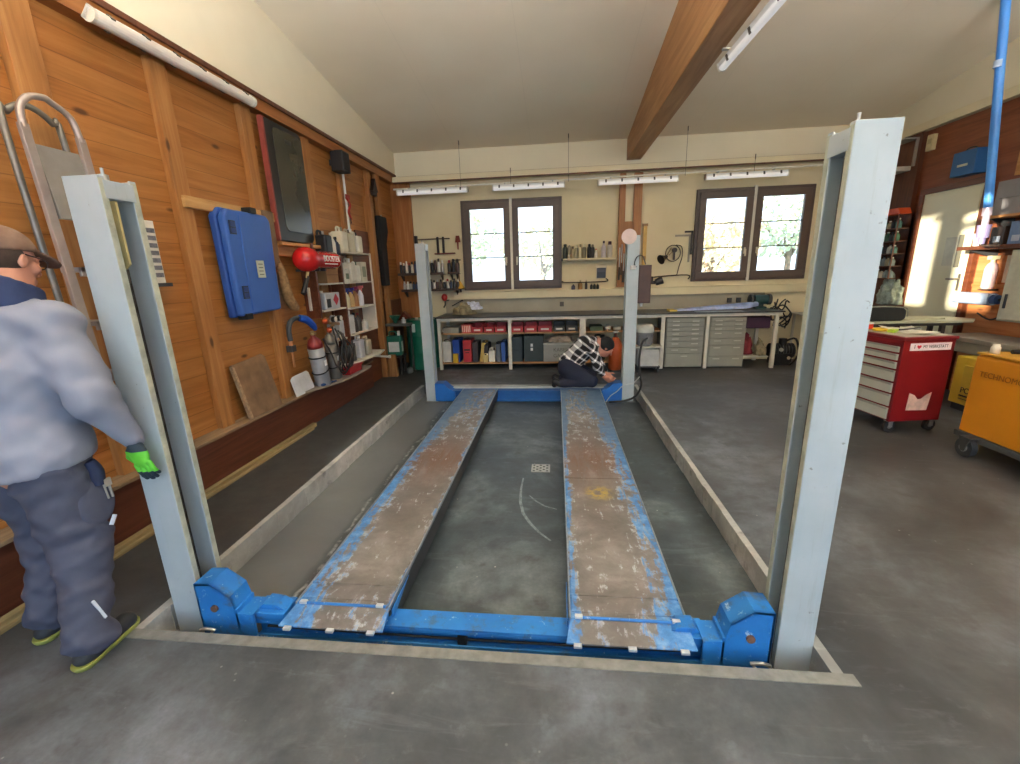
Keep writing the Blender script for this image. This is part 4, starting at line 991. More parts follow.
def jerry(x, y, z, w_, d, h, m, capm, label, name='canister', cat='canister', rz=0., group=None, lab=None):
    r = thing(name, (x, y, z), label, cat, group, rz)
    b = MB(); hb = h*.82
    b.box(-w_/2, w_/2, -d/2, d/2, 0, hb)
    b.build('canister_body', m, r, local=True, bevel=min(w_, d)*.14)
    b = MB(); b.tube([(-w_*.32, 0, hb-.004), (-w_*.30, 0, h*.97), (w_*.12, 0, h*.97), (w_*.16, 0, hb-.004)], min(w_, d)*.09, 6); b.build('carry_handle', m, r, local=True)
    b = MB(); b.cyl((w_*.32, 0, hb-.005), (w_*.32, 0, h), min(w_, d)*.16, n=12); b.build('screw_cap', capm, r, local=True)
    if lab:
        b = MB(); b.box(-w_*.36, w_*.36, -d/2-.002, -d/2+.001, hb*.2, hb*.7); b.build('paper_label', lab, r, local=True)
        b = MB(); b.box(w_/2-.001, w_/2+.002, -d*.36, d*.36, hb*.2, hb*.7); b.build('paper_label', lab, r, local=True)
    return r
jerry(bxx(493), 7.27, Z0, .11, .12, .24, M('#e0ddd2', .45), black_m, 'white plastic canister on lower bench shelf')
jerry(bxx(487), 7.22, Z0, .08, .10, .15, M('#d0b878', .5), M('#efe6c8', .5), 'small tan canister in front of black case')
case_box(497, 501.5, .31, M('#555a62', .5), 'grey folder-like case left of the blue one', 'tool_case')
case_box(502.5, 506.5, .34, M('#2c4f94', .5), 'narrow blue case next to second bench leg', 'tool_case')
case_box(513, 523.5, .42, M('#2f383c', .5), 'dark slate upright crate right of second bench leg', 'plastic_crate')
r = case_box(525, 544, .44, M('#2e3a3a', .5), 'large dark green crate with two white stickers', 'plastic_crate')
b = MB(); b.box(-.05, -.01, -.187, -.183, .26, .31); b.box(-.05, -.01, -.187, -.183, .19, .24); b.build('sticker', white_m, r, local=True)
gb = thing('storage_box', (bxx(559.5), 7.4, Z0), 'grey box with hand lettering behind the kneeling person', 'storage box')
b = MB(); w_ = (bxx(575)-bxx(544.5))/2; b.box(-w_, w_, -.2, .2, 0, .30); b.build('box_body', M('#8f9292', .55, 0, .1, 6), gb, local=True, bevel=.006)
b = MB(); b.box(-w_-.006, w_+.006, -.206, .206, .285, .315); b.build('lid', M('#a5a8a6', .5), gb, local=True, bevel=.004)
text_mesh('lettering', 'KABEL', .085, M('#5a5c5c', .6), gb, frame((-.10, -.2015, .2), (1, 0, 0), (0, 0, 1)))
text_mesh('lettering', 'GAS', .085, M('#5a5c5c', .6), gb, frame((-.10, -.2015, .1), (1, 0, 0), (0, 0, 1)))
def rag_pile(name, c, sx, sy, sz, m, label, cat, seed=1, kind=None, group=None):
    bm = bmesh.new(); bmesh.ops.create_icosphere(bm, subdivisions=4, radius=1)
    for v in bm.verts:
        p = v.co.copy(); n_ = mnoise.noise(p*2.1+Vector((seed*7.3, 0, 0)))*.38+mnoise.noise(p*5+Vector((0, seed*3.1, 0)))*.2
        p *= 1+n_; z = p.z*sz
        if z < 0: z *= .05
        v.co = (p.x*sx, p.y*sy, z)
    mn = min(v.co.z for v in bm.verts)
    for v in bm.verts: v.co.z -= mn
    me = bpy.data.meshes.new(name); bm.to_mesh(me); bm.free()
    for q in me.polygons: q.use_smooth = True
    me.materials.append(m); o = bpy.data.objects.new(name, me); C.objects.link(o); o.location = c; WL[o.name] = tuple(c)
    return tag(o, label, cat, group, kind)
rag_pile('rag_pile', (bxx(560), 7.36, Z0+.316), .2, .14, .1, M('#a89888', .85, 0, .3, 14), 'crumpled beige rags heaped on lettered grey box', 'rags', 3)
# items beside the rear right post
jb = thing('gas_bottle', (.94, 6.97, 0), 'orange cylinder in front of bench left of the rear right post', 'gas bottle')
b = MB(); b.lathe([(.08, 0.02), (.105, .05), (.105, .42), (.08, .50), (.05, .54), (.03, .56)], (.94, 6.97, 0), 20); b.build('cylinder_body', M('#a94a1e', .5), jb)
b = MB(); b.lathe([(.03, .56), (.03, .62), (.05, .62), (.05, .64), (.02, .66)], (.94, 6.97, 0), 12); b.build('valve', steel_m, jb)
b = MB(); b.cyl((.94, 6.97, 0), (.94, 6.97, .03), .09); b.build('foot_ring', dgrey_m, jb)
jerry(.72, 7.40, Z0, .2, .28, .42, M('#26301f', .6), black_m, 'dark green jerrycan behind the kneeling person')
# wet-dry vacuum style motor on a shelf and white slatted crate
vc = thing('air_compressor', (1.40, 7.05, .40), 'grey white motor unit on small bracket right of post', 'compressor')
b = MB(); b.lathe([(.10, .0), (.13, .03), (.13, .20), (.145, .22), (.145, .30), (.11, .34), (.09, .345)], (1.40, 7.05, .40), 20, ms=[0, 0, 0, 1, 1, 1]); b.build('motor_housing', [M('#8f9090', .45), M('#c8c8c2', .45)], vc)
for i in range(8):
    b = MB(); a = 2*PI*i/8; b.box(1.40+.131*math.cos(a)-.006, 1.40+.131*math.cos(a)+.006, 7.05+.131*math.sin(a)-.006, 7.05+.131*math.sin(a)+.006, .44, .59)
    b.build('cooling_rib', M('#76777a', .5), vc)
wr = thing('wall_bracket_shelf', (1.42, 7.05, .36), 'narrow white shelf carrying the motor unit', 'shelf')
b = MB(); b.box(1.20, 1.66, 6.90, 7.20, .38, .398); b.build('board', fw_m, wr); b = MB(); b.box(1.22, 1.25, 6.92, 7.20, .0, .38); b.box(1.62, 1.65, 7.15, 7.20, .0, .38); b.build('upright', fw_m, wr)
cr_ = thing('slatted_crate', (1.44, 6.98, .07), 'white slatted crate hanging under the motor unit', 'crate')
b = MB(); x0, x1, y0, y1, z0, z1 = 1.275, 1.60, 6.86, 7.10, .10, .365
b.box(x0, x1, y0, y1, z0, z0+.01); b.box(x0, x1, y0, y0+.008, z1-.03, z1); b.box(x0, x1, y1-.008, y1, z0, z1); b.box(x0, x0+.008, y0, y1, z0, z1); b.box(x1-.008, x1, y0, y1, z0, z1); b.box(x0, x1, y0+.004, y0+.008, z0, z1)
n = 13
for i in range(n): xx = x0+(x1-x0)*(i+.5)/n; b.box(xx-.007, xx+.007, y0-.003, y0+.006, z0, z1-.02)
b.build('crate_body', M('#c2c3bf', .5), cr_)
b = MB(); b.box(1.26, 1.62, 6.85, 7.12, .075, .10); b.box(1.27, 1.30, 6.86, 6.89, 0, .075); b.box(1.58, 1.61, 6.86, 6.89, 0, .075); b.box(1.27, 1.30, 7.08, 7.11, 0, .075); b.box(1.58, 1.61, 7.08, 7.11, 0, .075); b.build('stand', black_m, cr_)

# right end of the bench: bag, engine bits, boots
bg_ = rag_pile('red_bag', (3.10, 7.42, .176), .11, .12, .30, M('#7a1c26', .7), 'dark red bag on white board right of cabinets', 'bag', 5)
rag_pile('tan_cloth', (3.28, 7.30, .176), .09, .10, .22, M('#8f8468', .8, 0, .3, 14), 'dirty tan cloth beside dark red bag', 'cloth', 6)
b = MB(); b.box(3.02, 3.38, 7.25, 7.7, .62, .80); tag(b.build('tool_case', M('#3c1c34', .5), bevel=.01), 'dark purple case hung beneath right bench end', 'case')
def machine(name, x, y, z, s, m, label, cat, seed):
    rnd = random.Random(seed); r = thing(name, (x, y, z), label, cat)
    b = MB(); b.box(x-.16*s, x+.16*s, y-.14*s, y+.14*s, z, z+.22*s); b.cyl((x-.2*s, y, z+.26*s), (x+.2*s, y, z+.26*s), .13*s, n=20); b.cyl((x+.02*s, y-.02*s, z+.2*s), (x+.02*s, y-.02*s, z+.5*s), .07*s, n=14); b.build('housing', m, r, bevel=.006)
    b = MB()
    for i in range(9): b.cyl((x-.2*s+i*.05*s, y, z+.26*s), (x-.2*s+i*.05*s+.012*s, y, z+.26*s), .145*s, n=20)
    b.build('cooling_fin', dgrey_m, r)
    b = MB(); b.tube([(x+.05*s, y-.05*s, z+.45*s), (x+.2*s, y-.12*s, z+.5*s), (x+.26*s, y-.15*s, z+.2*s), (x+.1*s, y-.2*s, z+.02*s)], .02*s, 8); b.build('hose', black_m, r)
    b = MB(); b.cyl((x-.05*s, y-.16*s, z+.3*s), (x-.05*s, y-.13*s, z+.3*s), .035*s, n=14); b.build('gauge', M('#a4a49c', .4), r)
    b = MB(); b.cyl((x+.1*s, y-.16*s, z+.14*s), (x+.1*s, y-.13*s, z+.14*s), .03*s, n=12); b.build('gauge', M('#a4a49c', .4), r)
    return r
machine('engine_block', 3.67, 7.45, 0, .85, M('#232325', .5, .3), 'black engine block on floor right of the bench leg', 'engine', 2)
machine('pump_unit', 4.20, 7.45, 0, .85, M('#1f2422', .5, .3), 'dark pump unit on floor in the far right corner', 'pump', 5)
for k, (x, y) in enumerate(((3.60, 7.02),)):
    hc = thing('hose_coil', (3.78, 7.55, .62), 'tangled black hoses hanging over the bench end', 'hoses')
    b = MB()
    for i in range(4):
        pts = [(3.58+.14*math.cos(a*.62+i)+.02*i, 7.45+.05*math.sin(a*2+i), 1.0-.035*a+.06*math.sin(a*1.7+i)) for a in range(12)]
        b.tube(pts, .011, 6)
    b.build('hose', black_m, hc)
b = MB(); b.box(3.86, 4.45, 7.3, 7.7, .80, .82); b.box(3.90, 3.93, 7.32, 7.35, .0, .80); b.box(4.40, 4.43, 7.32, 7.35, .0, .80); b.box(3.90, 3.93, 7.62, 7.65, .0, .80); b.box(4.40, 4.43, 7.62, 7.65, .0, .80)
tag(b.build('side_table', M('#b4b1a4', .5)), 'small pale side table in corner beyond the bench', 'table')
# on the worktop
rag_pile('rag_pile', (-1.60, 7.50, .905), .19, .14, .17, M('#8d8264', .85, 0, .4, 18), 'brownish crumpled cloth heap on worktop left end', 'rags', 8)
rag_pile('plastic_bag', (-1.45, 7.56, .985), .15, .10, .13, M('#c3c6d6', .4, 0, .35, 20), 'crinkled blue white plastic bag atop the cloth heap', 'bag', 9)
pl = thing('wrapped_strip', (2.55, 7.45, .905), 'long blue white wrapped strip lying across right worktop', 'wrapped strip')
b = MB(); b.add([(1.85, 7.30, .907), (3.05, 7.36, .925), (3.28, 7.5, .95), (1.85, 7.48, .907), (1.85, 7.32, .93), (3.05, 7.38, .98), (3.28, 7.5, 1.03), (1.85, 7.46, .93)],
      [(0, 1, 5, 4), (1, 2, 6, 5), (2, 3, 7, 6), (3, 0, 4, 7), (4, 5, 6, 7), (0, 3, 2, 1)]); b.build('wrap', M('#9fb0dc', .3, 0, .25, 12), pl, bevel=.006)
b = MB(); b.box(1.83, 1.95, 7.29, 7.49, .906, .935); b.build('yellow_end', M('#d6c35a', .5), pl, bevel=.004)
b = MB(); b.box(2.2, 2.9, 7.10, 7.24, .905, .912); tag(b.build('steel_bar', steel_m), 'flat bright steel bar along worktop front edge', 'bar')
gm = thing('bench_grinder', (3.32, 7.55, .905), 'dark green bench machine at right end of the worktop', 'bench grinder')
b = MB(); b.box(3.24, 3.40, 7.48, 7.62, .905, .94); b.box(3.28, 3.36, 7.51, 7.59, .94, 1.0); b.build('base', M('#1f3d3c', .45), gm, bevel=.008)
b = MB(); b.cyl((3.22, 7.55, 1.05), (3.42, 7.55, 1.05), .075, n=20); b.build('motor', M('#24494a', .45), gm)
for x in (3.17, 3.45):
    b = MB(); b.cyl((x-.02, 7.55, 1.05), (x+.02, 7.55, 1.05), .085, n=22); b.build('grinding_wheel', M('#4b4b48', .8), gm)
# ------------------------------------------------------------------ spray cans and bottles
def can(x, y, z, h, r, m, cm, label, group, name='spray_can', cat='spray can', kind='can'):
    b = MB()
    if kind == 'can': b.lathe([(r*.92, 0), (r, .006), (r, h*.74), (r*.8, h*.79), (r*.62, h*.80), (r*.62, h*.97), (r*.5, h)], (x, y, z), 12, ms=[0, 0, 0, 1, 1, 1])
    elif kind == 'bottle': b.lathe([(r*.9, 0), (r, .008), (r, h*.55), (r*.75, h*.70), (r*.33, h*.78), (r*.33, h*.86), (r*.4, h*.87), (r*.4, h)], (x, y, z), 12, ms=[0, 0, 0, 0, 0, 1, 1])
    elif kind == 'tube': b.lathe([(r*.7, 0), (r*.7, h*.25), (r*.6, h*.28), (r*1.0, h*.32), (r*.9, h*.9), (r*.3, h)], (x, y, z), 12, ms=[1, 1, 1, 0, 0])
    return tag(b.build(name, [m, cm]), label, cat, group)
pal = [('#d8d4cc', 'white'), ('#2b2b30', 'black'), ('#b4b2ae', 'silver'), ('#5c4a48', 'brown'), ('#33425e', 'dark blue'), ('#c9c2b0', 'cream')]
cap = [('#1d1d1f', 'black'), ('#a03030', 'red'), ('#dedad0', 'white'), ('#2a2a2c', 'dark')]
ordn = ['first', 'second', 'third', 'fourth', 'fifth', 'sixth', 'seventh', 'eighth', 'ninth', 'tenth', 'eleventh', 'twelfth', 'thirteenth']
def canrow(x0, x1, n, y, z, hs, where, group, seed, y_wob=.01, r=None, kinds=('can',)):
    rnd = random.Random(seed); dx = (x1-x0)/(n-1)
    for i in range(n):
        p = pal[rnd.choice([0, 0, 1, 2, 2, 5, 4, 1] if seed % 2 else [1, 1, 0, 2, 1, 4, 3])]; c = cap[rnd.choice([0, 0, 1, 2, 2, 3])]; kd = rnd.choice(kinds)
        rr = r or min(.033, dx*.46)
        nm = {'can': 'spray can', 'bottle': 'bottle', 'tube': 'sealant tube'}[kd]
        lb = '%s %s with %s cap, %s from left on %s' % (p[1], nm, c[1], ordn[i], where)
        can(x0+i*dx, y+rnd.uniform(-y_wob, y_wob), z, hs*rnd.uniform(.88, 1.06), rr, M(p[0], .4, .1 if p[1] != 'silver' else .5, .1, 20), M(c[0], .4), lb, group, nm.replace(' ', '_'), nm, kd)
def rack(x0, x1, z, y0, y1, label, m):
    r = thing('wall_rack', ((x0+x1)/2, (y0+y1)/2, z-.012), label, 'rack')
    b = MB(); b.box(x0, x1, y0, y1, z-.012, z); b.build('board', m, r)
    b = MB(); b.box(x0, x1, y0, y0+.006, z, z+.03); b.build('front_lip', m, r)
    for x in (x0+.05, x1-.05):
        b = MB(); b.prism([(y0+.02, z-.012), (y1, z-.012), (y1, z-.11), (y1-.02, z-.11)], x-.008, x+.008, 'X'); b.build('bracket', m, r)
rackm = M('#4a3a30', .6)
rack(-2.78, -1.96, 1.61, 7.62, 7.80, 'upper left rack on brown corner boards, partly behind post', rackm)
rack(-1.90, -1.70, 1.61, 7.70, 7.85, 'short rack end beside window above yellow funnel', rackm)
rack(-2.74, -1.70, 1.33, 7.62, 7.80, 'lower left rack below the upper can rack', rackm)
canrow(-2.74, -2.38, 8, 7.71, 1.61, .23, 'upper rack, left of post', 'spray cans left of the rear left post', 1)
canrow(-2.30, -1.99, 6, 7.71, 1.61, .25, 'upper rack, right of post', 'dark bottles right of the rear left post', 2, kinds=('can', 'tube'))
canrow(-1.88, -1.73, 3, 7.77, 1.61, .24, 'short rack beside window', 'bottles on the short rack beside the window', 4, kinds=('can',))
canrow(-2.70, -2.36, 7, 7.71, 1.33, .17, 'lower rack, left of post', 'small cans on the lower rack left of post', 3)
canrow(-2.28, -1.73, 10, 7.71, 1.33, .19, 'lower rack, right of post', 'small cans on the lower rack right of post', 6)
# shelf between window and column
sh = thing('wall_shelf', (.54, 7.74, 1.76), 'pale wooden shelf with cans between window and timber column', 'shelf')
b = MB(); b.box(.10, .99, 7.62, 7.85, 1.765, 1.795); b.build('board', beam_cream, sh, bevel=.003)
b = MB(); b.box(.12, .98, 7.83, 7.85, 1.70, 1.765); b.build('cleat', beam_cream, sh)
b = MB(); b.box(.085, .115, 7.60, 7.70, 1.755, 1.80); b.build('end_clip', black_m, sh)
cs = [('#2c3830', '#151a18', 'dark green can with black cap at left end of pale shelf', 'can', .24, .042), ('#9a937e', '#c8c2ae', 'grey beige tube, leftmost of three beside the dark green can', 'tube', .22, .03), ('#a89c78', '#5b5340', 'tan can with brown cap near middle of pale shelf', 'can', .2, .03),
      ('#8d8a74', '#c9c3a8', 'olive grey can on the pale shelf left of cream can', 'can', .22, .032), ('#c4bd9e', '#77705a', 'cream can with brown cap at middle of pale shelf', 'can', .23, .03), ('#7d7862', '#d6cfb2', 'grey can with cream cap right of the cream can', 'can', .23, .032),
      ('#201c1a', '#0f0f10', 'black can in the middle right of pale shelf', 'can', .23, .034), ('#3a3430', '#77705a', 'dark brown can beside the black can', 'can', .22, .03), ('#ded8c8', '#b8392f', 'short white bottle right of the dark brown can', 'bottle', .15, .028),
      ('#c9c2c8', '#3b2f3f', 'lilac grey bottle with pointed cap on pale shelf', 'bottle', .27, .042), ('#cfc6b8', '#43232f', 'pale bottle with big dark purple cap, rightmost on pale shelf', 'can', .26, .045)]
xs = [.155, .225, .285, .345, .41, .475, .56, .615, .675, .80, .90]
for (c, k, lb, kd, h_, rr), x in zip(cs, xs): can(x, 7.73, 1.795, h_, rr, M(c, .45), M(k, .45), lb, None, 'spray_can' if kd == 'can' else kd+('_container' if kd == 'tube' else ''), {'can': 'spray can', 'tube': 'tube', 'bottle': 'bottle'}[kd], kd)
# small framed picture / radio and low rail with little jars
r = thing('wall_radio', (.78, 7.82, 1.46), 'small dark screened unit on wall below pale shelf', 'radio')
b = MB(); b.box(.69, .86, 7.79, 7.85, 1.45, 1.68); b.build('case', M('#d1c8b0', .5), r, bevel=.006)
b = MB(); b.box(.70, .85, 7.785, 7.79, 1.46, 1.63); b.box(.71, .84, 7.780, 7.785, 1.56, 1.61, 1); b.build('screen', [M('#2a2628', .3), M('#4a4245', .3)], r)
r = thing('tool_rail', (.5, 7.80, 1.40), 'dark thin hanging rail above the little jars', 'rail')
b = MB(); b.tube([(.12, 7.84, 1.42), (.17, 7.78, 1.40), (.84, 7.78, 1.40), (.86, 7.84, 1.45)], .010, 6); b.build('bar', M('#3a3226', .5), r)
jj = [(.30, .035, '#4c4a5c', 'small violet grey jar under the dark hanging rail'), (.42, .04, '#9b7440', 'amber jar with taller neck under dark hanging rail'), (.52, .022, '#3f3a34', 'tiny dark bottle right of the amber jar'),
      (.61, .024, '#33352a', 'left of three dark green bottles under rail'), (.665, .024, '#2e3326', 'middle of three dark green bottles under rail'), (.72, .024, '#29301f', 'right of three dark green bottles under rail')]
for x, rr, c, lb in jj: can(x, 7.80, 1.276, .16 if 'amber' in lb else .10, rr, M(c, .35), M('#b9ad8c', .5), lb, None, 'small_jar', 'jar', 'bottle')
# tools hung left on the column
for k, (x, z0, z1, c) in enumerate([(1.06, 1.42, 1.95, '#2b221c'), (1.095, 1.5, 2.0, '#4a3824'), (1.13, 1.38, 1.85, '#231e1b'), (1.165, 1.45, 1.9, '#4b3f32'), (1.20, 1.5, 1.82, '#2e2620')]):
    b = MB(); b.cyl((x, 7.715, z0), (x+.004, 7.715, z0+(z1-z0)*.4), .018, .014, 8, 0); b.cyl((x+.004, 7.715, z0+(z1-z0)*.4), (x+.006, 7.715, z1), .009, n=6, m=1); b.cyl((x+.006, 7.735, z1-.01), (x+.006, 7.70, z1-.01), .004, n=6, m=1)
    tag(b.build('hanging_tool', [M(c, .5), steel_m]), ['leftmost', 'second', 'third', 'fourth', 'rightmost'][k]+' slim hand tool hung on the timber column', 'hand tool', 'hand tools hung on the timber column')
# clamps and funnel left of the window
r = thing('bar_clamp', (-2.2, 7.83, 2.2), 'long dark bar clamp hung high above rear left post', 'clamp')
b = MB(); b.box(-2.46, -1.86, 7.82, 7.85, 2.20, 2.22); b.build('bar', M('#5a4636', .5, .3), r); b = MB(); b.box(-2.48, -2.44, 7.78, 7.85, 2.14, 2.27); b.build('jaw', M('#2a2422', .5, .3), r)
r = thing('screw_clamp', (-2.0, 7.82, 2.0), 'two armed dark clamp with red brown foot left of window', 'clamp')
b = MB(); b.box(-2.09, -2.06, 7.80, 7.85, 1.97, 2.24); b.box(-1.99, -1.96, 7.80, 7.85, 1.97, 2.24); b.build('arm', M('#2a211f', .5, .3), r); b = MB(); b.box(-2.14, -1.77, 7.80, 7.85, 1.945, 1.97); b.build('foot_bar', M('#6a2a20', .5), r, bevel=.003)
r = thing('red_brush', (-1.70, 7.80, 2.1), 'small red brown brush hanging beside upper window edge', 'brush')
b = MB(); b.tbox((-1.715, 7.832, 2.14), .09, .034, .11, .6, 1); b.build('bristles', M('#7a3020', .8), r); b = MB(); b.cyl((-1.715, 7.82, 2.02), (-1.715, 7.82, 2.14), .012, .016, 8); b.build('handle', M('#8a4030', .5), r)
b = MB(); b.cyl((-1.80, 7.81, 1.84), (-1.68, 7.81, 1.84), .009, n=8); b.cyl((-1.74, 7.85, 1.85), (-1.74, 7.79, 1.85), .014, n=8); tag(b.build('wall_hook', M('#33291f', .5)), 'dark little wall hook between clamps and window', 'hook')
r = thing('yellow_funnel', (-1.80+.08, 7.75, 1.34), 'yellow funnel shaped tool standing beside window on rack level', 'funnel')
b = MB(); b.lathe([(.085, 0), (.085, .02), (.03, .11), (.018, .13)], (-1.62-.14+.05, 7.77, 1.345), 16); b.build('cone', M('#c99a28', .5), r); b = MB(); b.cyl((-1.71, 7.77, 1.47), (-1.71, 7.77, 1.60), .01, .006, 8); b.build('spout', M('#5a3a20', .5), r)
b = MB(); b.box(-1.81, -1.61, 7.69, 7.85, 1.335, 1.344); b.prism([(7.71, 1.335), (7.85, 1.335), (7.85, 1.28)], -1.72, -1.70, 'X'); tag(b.build('small_bracket_shelf', rackm), 'tiny bracket shelf under the yellow funnel tool', 'shelf')
r = thing('red_spray_gun', (-1.98, 7.72, 1.10), 'red spray gun hanging below rack beside post', 'spray gun')
b = MB(); b.ball((-1.99, 7.72, 1.20), (.055, .05, .065)); b.build('cup', M('#b22822', .4), r); b = MB(); b.tube([(-1.99, 7.74, 1.14), (-1.99, 7.74, 1.07), (-2.02, 7.74, 1.02)], .014, 8); b.box(-2.03, -1.93, 7.74, 7.85, 1.135, 1.155); b.build('grip', M('#4a4a40', .5), r)
b = MB(); b.cyl((-1.88, 7.80, 1.04), (-1.70, 7.80, 1.13), .008, n=8); b.ball((-1.69, 7.80, 1.135), .016); b.cyl((-1.79, 7.80, 1.085), (-1.79, 7.86, 1.085), .008, n=6); tag(b.build('lever_tool', black_m), 'thin black lever with ball end under the window corner', 'lever')
# lamp, cable ring and set squares right of the column
r = thing('work_lamp', (1.75, 7.80, 1.80), 'small black work lamp clipped on wall right of column', 'lamp')
b = MB(); b.lathe([(.025, 0), (.03, .04), (.075, .13), (.08, .135)], (0, 0, 0), 16, mtx=Matrix.Translation((1.83, 7.70, 1.78)) @ Matrix.Rotation(math.radians(-115), 4, 'Y') @ Matrix.Rotation(.5, 4, 'X')); b.build('lamp_shade', black_m, r)
b = MB(); b.tube([(1.83, 7.70, 1.80), (1.88, 7.76, 1.86), (1.93, 7.84, 1.92)], .008, 6); b.tube([(1.87, 7.72, 1.80), (1.96, 7.84, 1.86)], .006, 6); b.build('arm', M('#8a7350', .5), r)
r = thing('magnifier_lamp', (2.05, 7.78, 1.44), 'dark articulated arm with cable ring on wall between column and window', 'arm lamp')
b = MB(); b.tube([(1.56, 7.70, 1.42), (1.66, 7.76, 1.45), (2.20, 7.78, 1.47), (2.22, 7.78, 1.40)], .011, 6); b.cyl((1.50, 7.70, 1.42), (1.62, 7.70, 1.42), .045, n=14); b.build('arm', M('#33241c', .5), r)
b = MB(); b.tube([(2.03, 7.78, 1.47), (2.06, 7.78, 1.62), (2.10, 7.78, 1.78), (2.08, 7.78, 1.93), (1.99, 7.78, 1.96)], .007, 6); b.build('flex_cable', M('#2a201a', .5), r)
b = MB(); b.tube([(1.95+.12*math.cos(a*PI/9), 7.79, 1.83+.13*math.sin(a*PI/9)) for a in range(18)], .008, 6, closed=True); b.build('ring', M('#2a201a', .5), r)
b = MB(); b.cyl((1.97, 7.80, 1.88), (1.97, 7.76, 1.88), .04, n=14); b.box(1.955, 1.985, 7.78, 7.80, 1.72, 1.88); b.box(1.96, 1.98, 7.79, 7.86, 1.86, 1.88); b.build('holder', M('#33241c', .5), r)
r = thing('set_square', (2.22, 7.83, 1.65), 'pale steel set square hung left of the right window', 'set square')
b = MB(); b.box(1.98, 2.235, 7.83, 7.838, 2.095, 2.125); b.box(2.205, 2.235, 7.83, 7.838, 1.68, 2.10); b.build('blade', M('#8d8574', .4, .5), r)
r = thing('set_square', (2.26, 7.82, 1.80), 'dark steel set square hung against right window frame', 'set square')
b = MB(); b.box(2.12, 2.26, 7.795, 7.80, 2.15, 2.18); b.box(2.225, 2.26, 7.795, 7.80, 1.80, 2.18); b.build('blade', M('#2f2823', .4, .5), r)
r = thing('paint_stick', (1.52, 7.8, 2.0), 'tall yellow spirit level standing against wall beside column', 'spirit level')
b = MB(); b.box(1.455, 1.515, 7.80, 7.84, 1.276, 2.30); b.build('body', M('#cfa858', .5), r, bevel=.004); b = MB(); b.box(1.465, 1.505, 7.795, 7.80, 1.74, 1.80); b.box(1.445, 1.525, 7.795, 7.845, 2.28, 2.32); b.build('vial', M('#8f6a30', .4), r)

# ------------------------------------------------------------------ fluorescent fittings
tube_m = M('#d2ccc2', .35, 0, .03, 6); clear_m = M('#cfcabb', .25, 0, .05, 6)
tube_on = bpy.data.materials.new('lit_diffuser'); tube_on.use_nodes = True
_b = tube_on.node_tree.nodes['Principled BSDF']; _b.inputs['Base Color'].default_value = (.85, .83, .78, 1); _b.inputs['Emission Color'].default_value = (.96, .97, 1.0, 1); _b.inputs['Emission Strength'].default_value = LAMP
def strip_light(label, p0, p1, down, wd=.07, clips=5, name='strip_light', on=True):
    p0, p1 = Vector(p0), Vector(p1); d = (p1-p0).normalized(); dn = Vector(down).normalized(); sd_ = d.cross(dn); L = (p1-p0).length
    mt = Matrix(((d[0], sd_[0], dn[0], p0[0]), (d[1], sd_[1], dn[1], p0[1]), (d[2], sd_[2], dn[2], p0[2]), (0, 0, 0, 1)))
    r = thing(name, tuple(p0), label, 'strip light', 'fluorescent strip lights')
    b = MB(); b.box(0, L, -wd*.55, wd*.55, 0, .035, 0, mt); b.build('housing', white_m, r, bevel=.004)
    b = MB(); k = 8; ring = [(wd*.6*math.cos(PI*i/k), .035+wd*.55*math.sin(PI*i/k)) for i in range(k+1)]
    b.prism([(a, c) for a, c in ring], .02, L-.02, 'X', 0, mt); b.build('diffuser', tube_on if on else tube_m, r)
    for e in (0, L-.02):
        b = MB(); b.prism([(a*1.05, c*1.04) for a, c in ring]+[(-wd*.6, .0), (wd*.6, 0)], e, e+.02, 'X', 0, mt); b.build('end_cap', clear_m, r)
    for i in range(clips):
        x = L*(i+.5)/clips
        for s in (-1, 1): b = MB(); b.box(x-.012, x+.012, s*wd*.62-.004, s*wd*.62+.004, .01, .055, 0, mt); b.build('clip', M('#57524a', .5, .4), r)
    return r
strip_light('long strip light along the top of the left timber wall', (-2.725, 2.70, 3.155), (-2.725, 4.12, 3.17), (.75, 0, -.66), .068, 6, on=False)
ys_ = 7.50
for x0, x1, lb in ((-2.62, -1.42, 'strip light nearest the left corner above the clamps'), (-1.02, .15, 'strip light above the left window'), (.66, 1.89, 'strip light crossing in front of the timber column'), (2.28, 3.49, 'strip light above the right window')):
    sl_ = strip_light(lb, (x0, ys_, 2.965), (x1, ys_, 2.965), (0, -.25, -1), .075, 5)
    for x in (x0+.2, x1-.2):
        b = MB(); b.box(x-.01, x+.01, ys_-.01, 7.57, 2.962, 3.0); b.build('hanger', steel_m, sl_)
sl_ = strip_light('strip light fixed beneath the big ceiling beam', (1.41, 4.42, 3.285), (1.44, 2.8, 3.285), (.35, 0, -1), .065, 4)
for y in (4.2, 3.0):
    b = MB(); b.box(1.34, 1.44, y-.015, y+.015, 3.288, 3.300); b.build('hanger', steel_m, sl_)
for x, zt in ((-1.54, CZ(7.5)), (.20, CZ(7.5)), (1.99, CZ(7.5)), (-.72, 3.21), (3.0, 3.21)):
    lab = {-1.54: 'thin suspension wire left, from ceiling to strip light', .20: 'thin suspension wire above left window right side', 1.99: 'thin suspension wire right of the ceiling beam', -.72: 'short wire above the left window middle', 3.0: 'short wire above the right window middle'}[x]
    b = MB(); b.cyl((x, 7.5, 2.97), (x, 7.5, zt+.01), .0035, n=6); b.cyl((x, 7.5, zt-.06), (x, 7.5, zt+.01), .008, n=6); tag(b.build('suspension_wire', M('#6b6252', .5)), lab, 'wire')
b = MB(); b.cyl((-2.70, 7.56, 3.0), (4.85, 7.56, 3.03), .014, n=8); b.box(-2.6, -2.57, 7.56, 7.62, 2.98, 3.0)
tag(b.build('cable_conduit', M('#e0dccd', .5)), 'long thin white conduit running above the strip lights', 'conduit')
